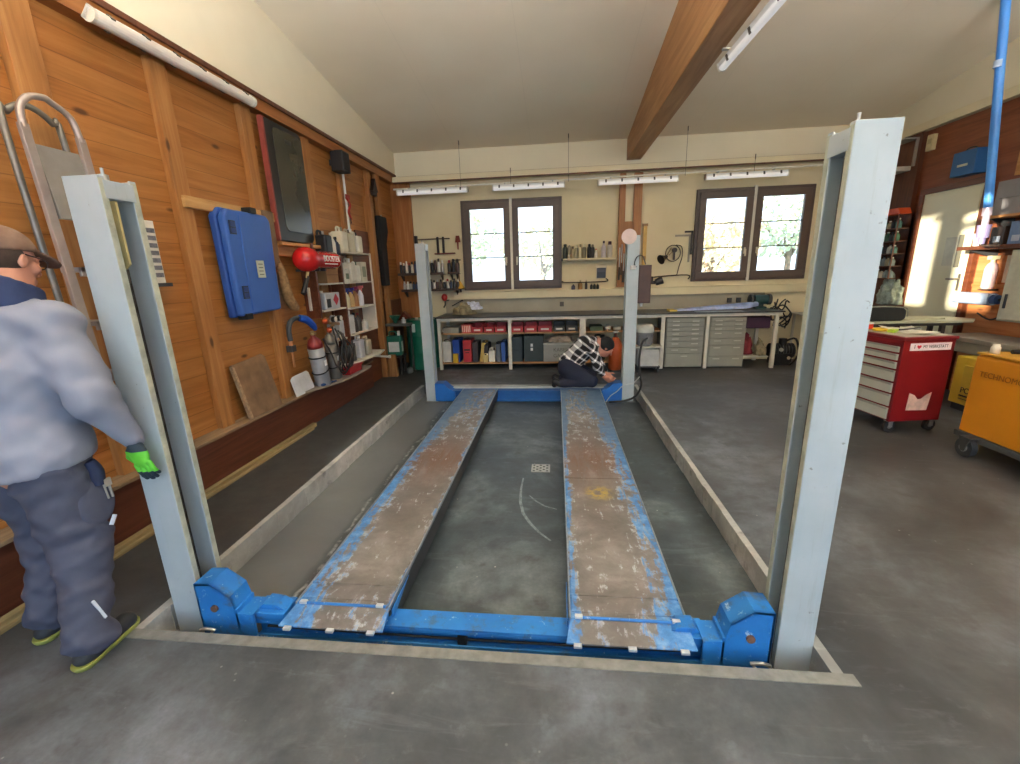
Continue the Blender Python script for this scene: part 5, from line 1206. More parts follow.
# uplights added out of view to brighten the ceiling
added_on = tube_on.copy(); added_on.name = 'added_uplight_glow'; added_on.node_tree.nodes['Principled BSDF'].inputs['Emission Strength'].default_value = ADDED_UPLIGHT
for k, (x, y) in enumerate(((-1.6, .1), (.3, .1), (2.2, .1), (4.0, .1), (-.7, 1.2), (3.1, 1.2))):
    z = 2.9
    r = thing('added_uplight', (x, y, z), 'added unseen uplight brightening the ceiling over the front of the hall', 'added uplight', 'added uplights over the front of the hall')
    b = MB(); b.prism([(y-.15, z+.022), (y-.11, z-.02), (y+.11, z-.02), (y+.15, z+.022), (y+.14, z+.022), (y+.10, z-.012), (y-.10, z-.012), (y-.14, z+.022)], x-.75, x+.75, 'X'); b.build('reflector_trough', white_m, r)
    b = MB(); b.cyl((x-.72, y-.05, z+.012), (x+.72, y-.05, z+.012), .02, n=12); b.cyl((x-.72, y+.05, z+.012), (x+.72, y+.05, z+.012), .02, n=12); b.build('tubes', added_on, r)
    for s in (-.6, .6):
        b = MB(); b.cyl((x+s, y, z+.03), (x+s, y, CZ(y)+.01), .004, n=6); b.build('suspension_wire', steel_m, r)
# ------------------------------------------------------------------ left timber wall
b = MB(); b.box(-2.70, -2.655, -1.4, 4.30, .002, .045); b.box(-2.655, -2.625, .2, 4.20, .002, .022, 0)
tag(b.build('floor_batten', wood('batten', '#917f58', '#73603e', '#ab9a72', 'Y', 0, False, .7), bevel=.004), 'long pale wooden battens lying on floor along the left plinth', 'batten')
b = MB(); b.box(-2.795, -2.765, 3.21, 4.30, 2.15, 2.235); tag(b.build('wall_plank', wood('plank_pale', '#c29a62', '#a67c46', '#d6b07c', 'Y', 0, False, .6), bevel=.004), 'horizontal pale plank above the blue case on the left wall', 'plank')
b = MB(); b.box(-2.795, -2.74, 4.08, 4.22, 1.72, 2.24); tag(b.build('wall_board', M('#7a6248', .7, 0, .2, 8), bevel=.004), 'short grey brown board standing behind the blue case', 'board')
# blue case
r = thing('blue_case', (-2.73, 3.74, 1.28), 'large blue plastic case hung upright on the left wall', 'plastic case')
bc = M('#3560ae', .42, 0, .06, 5); bc2 = M('#2a4f9a', .4, 0, .06, 5)
prof = [(3.46, 1.29), (4.03, 1.31), (4.06, 2.13), (4.01, 2.19), (3.50, 2.19), (3.44, 2.12)]
b = MB(); b.prism(prof, -2.795, -2.735, 'X'); b.build('back_shell', bc2, r, bevel=.012)
prof2 = [(3.475, 1.30), (4.02, 1.32), (4.045, 2.125), (4.0, 2.175), (3.51, 2.175), (3.455, 2.11)]
b = MB(); b.prism(prof2, -2.733, -2.665, 'X'); b.build('front_shell', bc, r, bevel=.018)
b = MB(); b.prism([(3.60, 1.34), (3.615, 1.34), (3.63, 2.14), (3.615, 2.14)], -2.668, -2.655, 'X'); b.build('moulded_rib', bc, r, bevel=.004)
for y, z in ((3.525, 2.03), (3.55, 1.50)):
    b = MB(); b.box(-2.668, -2.655, y-.035, y+.035, z-.055, z+.055); b.box(-2.656, -2.650, y-.025, y+.025, z-.045, z-.005, 1); b.box(-2.656, -2.650, y-.025, y+.025, z+.005, z+.045, 1); b.build('latch', [M('#141f3c', .4), M('#23376c', .4)], r, bevel=.003)
for y, z in ((3.53, 1.30), (3.80, 2.20)):
    b = MB(); b.box(-2.74, -2.65, y-.03, y+.05, z-.03, z+.02); b.build('foot', black_m, r, bevel=.006)
b = MB(); b.box(-2.658, -2.653, 3.74, 3.84, 1.62, 1.77, 0)
for i in range(4): b.box(-2.6535, -2.652, 3.76, 3.82, 1.645+i*.03, 1.653+i*.03, 1)
b.build('paper_label', [M('#c8ccb8', .6), M('#6e7468', .6)], r)
# black tailgate-like panel on its board
r = thing('wall_board', (-2.77, 4.62, 1.92), 'narrow pine shelf board under the tall black panel', 'shelf board')
b = MB(); b.box(-2.85, -2.70, 4.24, 5.02, 1.93, 1.965); b.box(-2.795, -2.77, 4.26, 5.00, 1.83, 1.93); b.build('board', pine_rail, r, bevel=.004)
r = thing('glass_hatch', (-2.77, 4.6, 1.965), 'tall black framed glass panel leaning on the left wall', 'hatch')
def rr_poly(y0, y1, z0, z1, rad, corners):
    pts = []
    for (cy, cz, a0, on) in ((y1-rad, z1-rad, 0, corners[0]), (y0+rad, z1-rad, 90, corners[1]), (y0+rad, z0+rad, 180, corners[2]), (y1-rad, z0+rad, 270, corners[3])):
        if on:
            for i in range(6): a = math.radians(a0+i*18); pts.append((cy+rad*math.cos(a), cz+rad*math.sin(a)))
        else: pts.append((cy+rad*(1 if math.cos(math.radians(a0+45)) > 0 else -1), cz+rad*(1 if math.sin(math.radians(a0+45)) > 0 else -1)))
    return pts
b = MB(); b.prism(rr_poly(4.30, 4.93, 1.98, 3.10, .07, (1, 0, 0, 1)), -2.79, -2.745, 'X'); b.build('outer_frame', M('#1d1c1c', .4), r, bevel=.006)
b = MB(); b.prism(rr_poly(4.42, 4.90, 2.08, 3.05, .06, (1, 1, 1, 1)), -2.747, -2.738, 'X'); b.build('pane', M('#39382c', .22, 0, .12, 3), r, bevel=.003)
b = MB(); b.box(-2.79, -2.74, 4.275, 4.30, 1.98, 3.10); b.build('edge_trim', M('#8d4238', .5, 0, .2, 9), r)
b = MB(); b.box(-2.739, -2.728, 4.60, 4.70, 2.94, 2.98); b.build('catch', black_m, r, bevel=.004)
b = MB(); b.box(-2.795, -2.755, 4.94, 4.985, 1.98, 3.10); b.build('wood_edge', pine_stud, r)
# speaker, conduit, red tool, small black items higher up the wall
r = thing('speaker', (-2.72, 5.74, 2.93), 'small black speaker high on the left wall', 'speaker')
b = MB(); b.box(-2.80, -2.64, 5.66, 5.86, 2.90, 3.14); b.build('cabinet', black_m, r, bevel=.008); b = MB(); b.box(-2.64, -2.635, 5.68, 5.84, 2.92, 3.12); b.build('grille', M('#262626', .8), r); b = MB(); b.box(-2.85, -2.80, 5.72, 5.80, 2.98, 3.05); b.build('bracket', dgrey_m, r)
b = MB(); b.cyl((-2.77, 5.90, 2.2), (-2.77, 5.90, 3.0), .016, n=8); b.box(-2.79, -2.75, 5.88, 5.92, 2.19, 2.23); tag(b.build('wall_conduit', white_m), 'vertical white conduit under the small black speaker', 'conduit')
r = thing('red_tool', (-2.73, 5.9, 2.35), 'red hand tool hung on the white conduit', 'hand tool')
b = MB(); b.tube([(-2.745, 5.86, 2.62), (-2.735, 5.93, 2.54), (-2.735, 5.87, 2.44), (-2.745, 5.94, 2.36)], .016, 8); b.box(-2.755, -2.735, 5.86, 5.95, 2.60, 2.66); b.build('handle', M('#a3261e', .45), r); b = MB(); b.tube([(-2.745, 5.90, 2.66), (-2.74, 5.92, 2.30)], .009, 6); b.build('shaft', M('#5a3a30', .5, .3), r)
b = MB(); b.prism([(6.78, 2.86), (6.98, 2.86), (6.90, 3.05)], -2.80, -2.74, 'X'); b.box(-2.80, -2.75, 6.8, 6.96, 2.80, 2.86); tag(b.build('black_bracket', M('#2a1c16', .5), bevel=.004), 'dark triangular bracket high near the left corner', 'bracket')
r = thing('hanging_coat', (-2.76, 7.02, 1.46), 'long black hanging item on the wall post near left corner', 'coat')
b = MB(); b.prism([(6.86, 1.45), (7.08, 1.45), (7.10, 2.1), (7.20, 2.30), (7.18, 2.52), (6.88, 2.52), (6.84, 2.30)], -2.80, -2.72, 'X'); b.build('cloth', M('#1e1b19', .9, 0, .2, 12), r, bevel=.02)
b = MB(); b.cyl((-2.83, 7.03, 2.53), (-2.74, 7.03, 2.53), .012, n=8); b.build('hook', steel_m, r)
b = MB(); b.box(-2.815, -2.76, 6.98, 7.12, 0, 3.13); struct(b.build('trim', pine_stud, at=(0, 0, 0), bevel=.004))
# wooden plate leaning on the ledge
r = thing('leaning_plate', (-2.74, 3.6, .395), 'worn plywood plate leaning on ledge below blue case', 'plywood')
mt = Matrix.Translation((-2.715, 0, .397)) @ Matrix.Rotation(math.radians(-7), 4, 'Y')
b = MB(); b.prism([(3.41, 0), (3.86, 0), (3.80, .50), (3.76, .53), (3.36, .50)], -.012, .006, 'X', 0, mt); b.build('plate', M('#7f6449', .75, 0, .3, 7), r, bevel=.003)
b = MB(); b.prism([(3.40, 0), (3.43, 0), (3.38, .48), (3.355, .49)], -.02, .010, 'X', 0, mt); b.build('broken_edge', M('#9c8468', .8, 0, .4, 30), r)
# wrapped bundle
r = thing('wrapped_bundle', (-2.77, 4.25, 1.28), 'tattered brown wrapped roll hanging right of blue case', 'roll')
pts = [(-2.76, 4.20, 1.76), (-2.755, 4.24, 1.68), (-2.75, 4.25, 1.55), (-2.75, 4.28, 1.42), (-2.745, 4.34, 1.33), (-2.74, 4.39, 1.30)]
b = MB(); b.tube(pts, [.035, .042, .050, .055, .050, .035], 10); b.build('wrapping', M('#94744e', .9, 0, .45, 26, .6), r)
b = MB(); b.tube([(-2.765, 4.17, 1.98), (-2.765, 4.18, 1.86), (-2.76, 4.20, 1.74)], .008, 6); b.build('cord', M('#5a4028', .7), r)
# red air tank with nozzle
r = thing('air_tank', (-2.54, 4.6, 1.67), 'glossy red air tank with white lettering on left wall', 'air tank')
red_m = M('#b81c1c', .2, 0, .05, 4)
b = MB(); b.lathe([(.0, 4.225), (.05, 4.232), (.09, 4.252), (.115, 4.29), (.125, 4.345), (.12, 4.405), (.105, 4.46), (.095, 4.52), (.095, 4.90), (.08, 4.95), (.03, 4.965)], (-2.54, 0, 1.79), 28, axis='Y'); b.build('tank_body', red_m, r)
text_mesh('lettering', 'BOOSTER', .085, M('#e8e4e0', .5), r, Matrix(((0, 0, 1, .092), (1, 0, 0, 4.535-4.6), (0, 1, 0, 1.80-1.67), (0, 0, 0, 1))), .006, xs=.92)
b = MB(); b.prism([(4.56, 1.745), (4.84, 1.745), (4.84, 1.753), (4.56, 1.753)], -2.462, -2.452, 'X'); b.build('stripe', M('#e8e4e0', .5), r)
b = MB(); b.cyl((-2.54, 4.36, 1.69), (-2.54, 4.31, 1.60), .016, n=10); b.build('valve', M('#b09a70', .35, .6), r)
b = MB(); b.cyl((-2.54, 4.33, 1.62), (-2.55, 4.23, 1.45), .022, .026, 12); b.build('nozzle', black_m, r)
for y in (4.56, 4.68):
    b = MB(); b.box(-2.80, -2.53, y, y+.03, 1.675, 1.70); b.build('bracket', dgrey_m, r)
# white rods
for k, y in enumerate((4.72, 4.80)):
    b = MB(); b.box(-2.80, -2.77, y, y+.03, 1.24, 1.50); tag(b.build('white_rod', M('#d4d0c4', .5), bevel=.004), ('left' if k == 0 else 'right')+' thin white rod hanging below the red tank', 'rod', None)
# curved ledge shelf board below the bottles
b = MB(); poly = [(-2.84, 4.25), (-2.70, 4.25), (-2.60, 4.45), (-2.52, 4.75), (-2.49, 5.05), (-2.50, 5.45), (-2.54, 5.62), (-2.84, 5.62)]
b.prism(poly, .397, .415, 'Z'); tag(b.build('curved_board', M('#8d8478', .6, 0, .2, 7), bevel=.002), 'curved grey board on ledge carrying the gas cylinders', 'board')
# gas cylinders
def gascyl(x, y, z, h, r_, body, shoulder, label, tilt=.0):
    t = thing('gas_cylinder', (x, y, z), label, 'gas cylinder'); mt = Matrix.Translation((x, y, z)) @ Matrix.Rotation(tilt, 4, 'X')
    b = MB(); b.lathe([(r_*.9, 0), (r_, .015), (r_, h*.72)], (0, 0, 0), 20, 0, mt); b.build('cylinder_body', body, t)
    b = MB(); b.lathe([(r_, h*.72), (r_*.96, h*.78), (r_*.7, h*.87), (r_*.32, h*.92), (r_*.3, h*.95)], (0, 0, 0), 20, 0, mt); b.build('shoulder', shoulder, t)
    b = MB(); b.cyl((0, 0, h*.94), (0, 0, h*1.02), r_*.22, n=10, mtx=mt); b.cyl((-r_*.3, 0, h*.98), (r_*.5, 0, h*.98), r_*.13, n=8, mtx=mt); b.build('valve', M('#a89468', .35, .6), t)
    b = MB(); b.tube([(r_*1.04*math.cos(a), r_*1.04*math.sin(a), h*.55) for a in [i*PI/8 for i in range(16)]], .008, 6, 0, mt, True); b.tube([(r_*1.04*math.cos(a), r_*1.04*math.sin(a), h*.28+.02*math.sin(a)) for a in [i*PI/8 for i in range(16)]], .008, 6, 0, mt, True); b.build('strap', black_m, t)
    b = MB(); b.box(r_*.94, r_*1.02, -.025, .02, h*.38, h*.48, 0, mt); b.build('paper_label', white_m, t)
    return t
gascyl(-2.655, 4.55, .415, .62, .085, M('#8e9298', .4, .2), M('#7a2626', .45), 'grey gas cylinder with dark red shoulder on curved board', .14)
gascyl(-2.655, 4.86, .415, .60, .07, M('#6d6c68', .4, .3), M('#7d7a70', .4, .3), 'smaller dark grey cylinder right of red shouldered one', .10)
rg = thing('pressure_regulator', (-2.64, 4.92, 1.02), 'gas regulator with two round white gauges above cylinders', 'regulator')
for y in (4.84, 4.97):
    b = MB(); b.cyl((-2.60, y, 1.13), (-2.565, y-.004, 1.13), .034, n=18); b.build('gauge', [M('#2c2a28', .4)], rg)
    b = MB(); b.cyl((-2.565, y, 1.13), (-2.560, y, 1.13), .030, n=18); b.build('gauge_dial', M('#e8e4d4', .4), rg)
b = MB(); b.cyl((-2.62, 4.80, 1.09), (-2.62, 5.0, 1.06), .018, n=10); b.cyl((-2.63, 4.90, 1.07), (-2.655, 4.82, .99), .02, n=10); b.cyl((-2.62, 4.76, 1.10), (-2.62, 4.72, 1.15), .03, n=12); b.build('regulator_body', M('#a4805a', .35, .5), rg)
b = MB(); b.ball((-2.62, 4.70, 1.12), (.03, .045, .03)); b.ball((-2.63, 4.78, 1.01), (.03, .03, .035)); b.build('knob', M('#b24a20', .45), rg)
hs = thing('gas_hoses', (-2.60, 4.85, .42), 'tangle of dark hoses draped round the gas cylinders', 'hoses')
b = MB(); rnd = random.Random(4)
for i in range(5):
    y0 = 4.80+i*.06; b.tube([(-2.60, y0, 1.05-.03*i), (-2.545, y0-.05+.05*math.sin(i), .9), (-2.55, y0+.10*math.sin(i*2), .72), (-2.53, y0-.08, .56), (-2.55, y0+.06, .47+.02*i), (-2.57, y0+.2, .50+.07*i)], .010, 6)
b.build('hose', M('#262322', .5), hs)
b = MB(); b.tube([(-2.56, 4.50, .95), (-2.545, 4.62, .75), (-2.55, 4.70, .60), (-2.55, 4.85, .50)], .010, 6); b.build('dark_hose', M('#3a3434', .5), hs)
# blue tool with hose and copper torch
r = thing('heating_torch', (-2.72, 4.35, .78), 'copper tipped torch hanging from grey hose with blue grip', 'torch')
b = MB(); b.tube([(-2.74, 4.19, .98), (-2.735, 4.18, 1.09), (-2.73, 4.22, 1.17), (-2.72, 4.32, 1.20), (-2.70, 4.42, 1.17)], .026, 8); b.build('hose', M('#3f4548', .55), r)
b = MB(); b.tube([(-2.70, 4.34, 1.20), (-2.67, 4.42, 1.17), (-2.655, 4.50, 1.10), (-2.655, 4.54, 1.05)], [.035, .042, .036, .02], 10); b.build('grip', M('#1d4fae', .4), r)
b = MB(); b.cyl((-2.74, 4.185, .86), (-2.74, 4.185, 1.0), .018, n=10); b.cyl((-2.74, 4.19, .70), (-2.74, 4.187, .86), .011, n=8); b.build('copper_pipe', M('#c08a62', .35, .6), r)
b = MB(); b.box(-2.775, -2.715, 4.15, 4.23, .865, .93); b.build('clamp', dgrey_m, r)
# white tray, blue parts
mt = Matrix.Translation((-2.70, 0, .397)) @ Matrix.Rotation(math.radians(-12), 4, 'Y')
b = MB(); b.prism([(4.10, .0), (4.44, .0), (4.45, .03), (4.43, .20), (4.40, .225), (4.14, .215), (4.09, .19)], -.014, .0, 'X', 0, mt); tag(b.build('white_tray', M('#c9ccd0', .5), bevel=.006), 'white plastic lid leaning on the ledge left of cylinders', 'lid')
b = MB(); b.ball((-2.62, 4.50, .435), (.03, .05, .02)); b.box(-2.64, -2.60, 4.55, 4.66, .415, .43); b.tube([(-2.62, 4.48, .425), (-2.60, 4.6, .43), (-2.58, 4.70, .425)], .009, 6); tag(b.build('blue_clamp', M('#1f4c86', .5)), 'small blue clamp lying at foot of cylinders', 'clamp')

# wall shelf unit
su = thing('shelf_unit', (-2.75, 5.45, .54), 'wall mounted shelf unit with white boards full of jugs', 'shelf unit')
wb_ = M('#d2ccbc', .5, 0, .08, 6)
SZ = [1.915, 1.54, 1.215, .875, .53]
for i, z in enumerate(SZ):
    if i < 4: b = MB(); b.box(-2.85, -2.62, 5.36, 6.16, z-.018, z); b.build('shelf_board', wb_, su)
    else: b = MB(); b.prism([(-2.84, 5.05), (-2.66, 5.05), (-2.56, 5.4), (-2.52, 5.9), (-2.58, 6.22), (-2.84, 6.22)], z-.02, z, 'Z'); b.build('shelf_board', wb_, su)
for z in (1.865, 1.54, 1.235):
    b = MB(); b.box(-2.85, -2.66, 4.78, 5.33, z-.018, z); b.build('shelf_board', wb_, su)
b = MB(); b.box(-2.85, -2.66, 5.33, 5.36, .55, 2.0); b.build('side_panel', redbrown, su)
b = MB(); b.box(-2.85, -2.68, 4.74, 4.775, 1.15, 1.98); b.build('side_panel', redbrown, su)
b = MB(); b.box(-2.64, -2.62, 6.14, 6.16, 1.215, 1.92); b.box(-2.85, -2.62, 6.14, 6.16, .875, 1.215); b.build('side_rail', wb_, su)
# things on it
jugm = M('#d3cdb6', .45); jugg = M('#b7b6ae', .45)
jerry(-2.74, 5.05, 1.865, .16, .22, .27, black_m, M('#9a9a94', .5), 'black canister with reel cap on top of shelf unit', rz=PI/2)
can(-2.70, 5.23, 1.865, .26, .045, M('#d9d6ce', .4), M('#c5c2b8', .4), 'white round bottle beside the black canister, top shelf', None, 'bottle', 'bottle', 'bottle')
can(-2.69, 5.31, 1.865, .22, .045, M('#1d2740', .4), black_m, 'dark navy bottle on top left shelf board', None, 'bottle', 'bottle', 'bottle')
jerry(-2.72, 5.48, 1.915, .16, .16, .30, jugm, M('#8d8a74', .5), 'cream oil jug on top shelf beside dark divider', rz=PI/2)
jerry(-2.72, 5.68, 1.915, .14, .17, .29, M('#bcb49a', .45), M('#5b5340', .5), 'beige oil jug in the middle of top white board', rz=PI/2)
jerry(-2.72, 5.89, 1.915, .15, .18, .27, M('#ddd8c6', .45), M('#2c2c28', .5), 'pale jug with dark cap at right of top shelf', rz=PI/2)
b = MB(); b.box(-2.82, -2.68, 4.98, 5.26, 1.541, 1.72); b.box(-2.679, -2.678, 4.98, 5.26, 1.63, 1.64, 1); tag(b.build('cardboard_box', [M('#a27a4e', .75, 0, .12, 5), M('#84613c', .7)], bevel=.003), 'plain brown cardboard box on second left shelf', 'box')
b = MB(); b.box(-2.76, -2.65, 5.38, 5.50, 1.541, 1.71); b.box(-2.6495, -2.648, 5.40, 5.48, 1.58, 1.65, 1); tag(b.build('carton', [M('#d8d2c2', .6), M('#6f7a5c', .6)], bevel=.003), 'small white carton with leaf green mark, second shelf', 'carton')
jerry(-2.73, 5.62, 1.541, .15, .17, .30, M('#cfcabc', .45), white_m, 'white jug behind small carton on second shelf', rz=PI/2)
jerry(-2.72, 5.80, 1.541, .13, .12, .26, M('#e0dccf', .45), M('#4d5a4c', .5), 'white jug with green cap on second shelf', rz=PI/2)
b = MB(); b.box(-2.80, -2.66, 5.89, 6.06, 1.541, 1.80); b.box(-2.6595, -2.658, 5.92, 6.03, 1.60, 1.74, 1); tag(b.build('carton', [M('#cdc6b2', .6), M('#8a8d78', .6)], bevel=.003), 'tall pale carton at right end of second shelf', 'carton')
r = thing('metal_canister', (-2.74, 5.03, 1.236), 'white metal canister with red diamond sign on third shelf', 'canister')
b = MB(); b.box(-2.83, -2.665, 4.86, 5.20, 1.236, 1.43); b.build('body', M('#b9bcc0', .35, .2), r, bevel=.012); b = MB(); b.prism([(5.10, 1.275), (5.165, 1.345), (5.10, 1.415), (5.035, 1.345)], -2.6655, -2.662, 'X'); b.build('red_diamond', M('#c02030', .5), r)
b = MB(); b.box(-2.6655, -2.662, 4.88, 4.97, 1.26, 1.36); b.build('dark_label', black_m, r); b = MB(); b.cyl((-2.75, 4.92, 1.43), (-2.75, 4.92, 1.455), .025, n=12); b.build('cap', M('#d7d4cb', .5), r)
def trigger(x, y, z, h, body, head, label):
    r = thing('spray_bottle', (x, y, z), label, 'spray bottle'); w_ = .04
    b = MB(); b.lathe([(w_*.95, 0), (w_, .01), (w_, h*.5), (w_*.6, h*.68), (w_*.35, h*.74), (w_*.35, h*.8)], (x, y, z), 14); b.build('bottle', body, r)
    b = MB(); b.cyl((x, y, z+h*.78), (x, y, z+h*.88), .016, n=10); b.box(x-.02, x+.05, y-.012, y+.012, z+h*.87, z+h); b.box(x+.02, x+.03, y-.008, y+.008, z+h*.70, z+h*.88); b.build('trigger_head', head, r)
trigger(-2.70, 5.44, 1.216, .25, M('#ded2a8', .4), M('#2c3f8c', .4), 'cream spray bottle with blue trigger head, third shelf')
trigger(-2.70, 5.57, 1.216, .25, M('#caa468', .4), M('#473a8c', .4), 'tan spray bottle with violet trigger head, third shelf')
trigger(-2.70, 5.70, 1.216, .26, M('#a87848', .4), M('#8c3a5a', .4), 'amber spray bottle with purple trigger head, third shelf')
trigger(-2.70, 5.86, 1.216, .27, M('#d9d9de', .4), M('#c96a6a', .4), 'white spray bottle with pink trigger, right on third shelf')
jerry(-2.73, 5.45, .876, .15, .14, .30, M('#c4c6c6', .45), M('#cfcfca', .5), 'white jug with handle at left of fourth shelf', rz=PI/2)
can(-2.72, 5.62, .876, .26, .05, M('#3d3530', .4), black_m, 'dark brown bottle beside white jug on fourth shelf', None, 'bottle', 'bottle', 'bottle')
can(-2.72, 5.74, .876, .25, .045, M('#4a4540', .4), M('#8a2a20', .5), 'dark bottle with red cap on fourth shelf', None, 'bottle', 'bottle', 'bottle')
can(-2.70, 5.90, .876, .14, .045, M('#d9d6cc', .4), M('#d9d6cc', .4), 'small white jar at right of fourth shelf', None, 'jar', 'jar', 'can')
b = MB(); b.box(-2.83, -2.66, 5.03, 5.26, .84, .86); b.prism([(5.03, .84), (5.03, .70), (5.06, .84)], -2.83, -2.68, 'X'); tag(b.build('small_shelf', wb_), 'small left shelf board behind the gas regulator', 'shelf board')
jerry(-2.74, 5.09, .861, .12, .11, .29, M('#a8aaaa', .45), M('#8a8c8c', .5), 'dull grey jug left of shelf divider, behind hoses', rz=PI/2)
jerry(-2.73, 5.20, .861, .12, .10, .27, M('#d0d0cc', .45), white_m, 'white jug touching shelf divider above the dark cans', rz=PI/2)
can(-2.70, 5.22, .53, .28, .055, M('#42433f', .4, .2), dgrey_m, 'dark grey can on lowest shelf, nearest the cylinders', None, 'can', 'can', 'can')
can(-2.68, 5.37, .53, .27, .055, M('#5a5b55', .4, .2), dgrey_m, 'mid grey can on lowest shelf, second from cylinders', None, 'can', 'can', 'can')
jerry(-2.69, 5.58, .53, .15, .14, .30, M('#b4b6bc', .45), M('#c8c8c4', .5), 'bluish white jug on the lowest shelf', rz=PI/2)
jerry(-2.69, 5.80, .53, .15, .15, .26, M('#a39a88', .45), M('#c4baa4', .5), 'beige jug at right of the lowest shelf', rz=PI/2)
b = MB(); b.box(-2.75, -2.56, 5.02, 5.36, .415, .505); b.box(-2.76, -2.55, 5.01, 5.37, .485, .508); tag(b.build('red_box', M('#a81f24', .45), bevel=.004), 'flat red plastic box under the lowest shelf', 'box')
b = MB(); b.cyl((-2.83, 6.20, .44), (-2.52, 6.20, .42), .016, n=10); b.cyl((-2.52, 6.20, .42), (-2.49, 6.20, .42), .022, n=10); tag(b.build('white_pipe_stub', wb_), 'short white pipe stub poking out past the plinth end', 'pipe')

# far left corner: drum, canister, small table, log
dm = thing('oil_drum', (-2.22, 7.36, 0), 'tall green oil drum standing behind the rear left post', 'drum')
gr = M('#12624c', .4, 0, .1, 5)
prof = [(.27, 0), (.285, .015), (.28, .03), (.28, .28), (.29, .30), (.28, .32), (.28, .56), (.29, .58), (.28, .60), (.28, .84), (.285, .86), (.26, .862), (.26, .85)]
b = MB(); b.lathe(prof, (-2.33, 7.40, 0), 36); b.build('drum_body', gr, dm)
b = MB(); b.box(-2.46, -2.37, 7.125, 7.14, .66, .80); b.build('paper_label', M('#c2c6c2', .6), dm)
b = MB(); b.cyl((-2.42, 7.36, .85), (-2.42, 7.36, .885), .03, n=12); b.build('bung', steel_m, dm)
tb = thing('drip_tray', (-2.66, 7.15, .70), 'grey metal stand with green funnel tray in left corner', 'metal stand')
b = MB(); b.box(-2.81, -2.40, 6.88, 7.06, .795, .835); b.box(-2.81, -2.62, 6.90, 7.5, .81, .83); b.build('top', M('#5f5f57', .5, .3, .2, 9), tb, bevel=.004)
for x, y in ((-2.43, 7.025), (-2.79, 7.06), (-2.64, 7.46)):
    b = MB(); b.box(x-.015, x+.015, y-.0, y+.03, 0, .81); b.build('leg', M('#3a3a36', .5, .3), tb)
fn = thing('funnel', (-2.62, 7.0, .836), 'dark green funnel on the grey metal stand', 'funnel')
b = MB(); b.lathe([(.02, 0), (.03, .03), (.09, .12), (.095, .13)], (-2.66, 6.98, .836), 16); b.build('cone', M('#1f5a48', .4), fn)
b = MB(); b.cyl((-2.52, 6.98, .836), (-2.52, 6.98, .90), .04, n=12); b.cyl((-2.52, 6.98, .90), (-2.52, 6.98, .93), .02, n=10); tag(b.build('oil_can', M('#b9b9ba', .4, .3)), 'little silver oil can next to green funnel', 'oil can')
b = MB(); b.cyl((-2.74, 7.5, .83), (-2.62, 7.5, .93), .08, .09, 14); tag(b.build('filter_can', M('#6a2f22', .5)), 'dull red filter can behind the green funnel', 'filter')
jerry(-2.66, 6.86, .32, .24, .14, .40, gr, M('#d9dcd8', .5), 'green plastic canister with white label below metal stand', rz=.1, lab=M('#c9ccc8', .55))
b = MB(); b.box(-2.80, -2.54, 6.80, 7.05, .29, .318); b.box(-2.79, -2.76, 6.82, 6.85, 0, .29); b.box(-2.58, -2.55, 6.82, 6.85, 0, .29); b.box(-2.79, -2.76, 7.0, 7.03, 0, .29); b.box(-2.58, -2.55, 7.0, 7.03, 0, .29); tag(b.build('low_stand', M('#2a2420', .6)), 'low dark stand carrying the green canister', 'stand')
b = MB(); b.tbox((-2.66, 6.68, 0), .16, .10, .36, .75, .8); tag(b.build('wood_block', wood('log', '#9a6a38', '#7a4c22', '#b4854e', 'Z', 0, False, .6, 1, 'Object'), bevel=.012), 'split orange wood block on floor in the left corner', 'wood block')
b = MB(); b.lathe([(.05, 0), (.055, .02), (.05, .08), (.03, .10)], (-2.46, 6.92, 0), 14); tag(b.build('small_pot', M('#5a5f5c', .5)), 'little grey pot on floor in front of drum', 'pot')

# ------------------------------------------------------------------ folded step ladder and wall chart behind the man
al = M('#a89e9a', .35, .5, .12, 8); al2 = M('#7d7a74', .4, .5, .2, 14); rub = black_m
ld = thing('step_ladder', (-2.45, 2.15, 1.0), 'folded aluminium step ladder with rounded hoop hung on left wall', 'step ladder')
def lx(z, o=0.): return -2.42-.045*z+o
LB = 1.0
YA, YBn = 2.05, 2.31
def hoop(o, y0, y1, zt, w1, n=7):
    pts = [(lx(LB, o), y0, LB), (lx(1.2, o), y0, 1.2), (lx(zt-.14, o), y0, zt-.14), (lx(zt-.05, o), y0+.03, zt-.05), (lx(zt, o), y0+.10, zt), (lx(zt, o), y1-.10, zt), (lx(zt-.05, o), y1-.03, zt-.05), (lx(zt-.14, o), y1, zt-.14), (lx(1.2, o), y1, 1.2), (lx(LB, o), y1, LB)]
    return pts
b = MB()
for y in (YA, YBn):
    b.add([(lx(LB)-.012, y-.025, LB), (lx(LB)+.012, y-.025, LB), (lx(LB)+.012, y+.025, LB), (lx(LB)-.012, y+.025, LB), (lx(2.36)-.012, y-.02, 2.36), (lx(2.36)+.012, y-.02, 2.36), (lx(2.36)+.012, y+.02, 2.36), (lx(2.36)-.012, y+.02, 2.36)],
          [(0, 1, 2, 3), (4, 5, 6, 7), (0, 1, 5, 4), (1, 2, 6, 5), (2, 3, 7, 6), (3, 0, 4, 7)])
b.tube([(lx(2.34), YA, 2.34), (lx(2.43), YA+.01, 2.43), (lx(2.49), YA+.06, 2.49), (lx(2.51), YA+.13, 2.51), (lx(2.50), YBn-.10, 2.50), (lx(2.45), YBn-.02, 2.45), (lx(2.34), YBn, 2.34)], .016, 10)
b.build('front_rail', al, ld, bevel=.003)
b = MB(); b.tube(hoop(-.18, YA+.06, YBn+.07, 2.50, 0), .016, 10); b.build('rear_frame', al2, ld)
zs = [1.12, 1.40, 1.68]
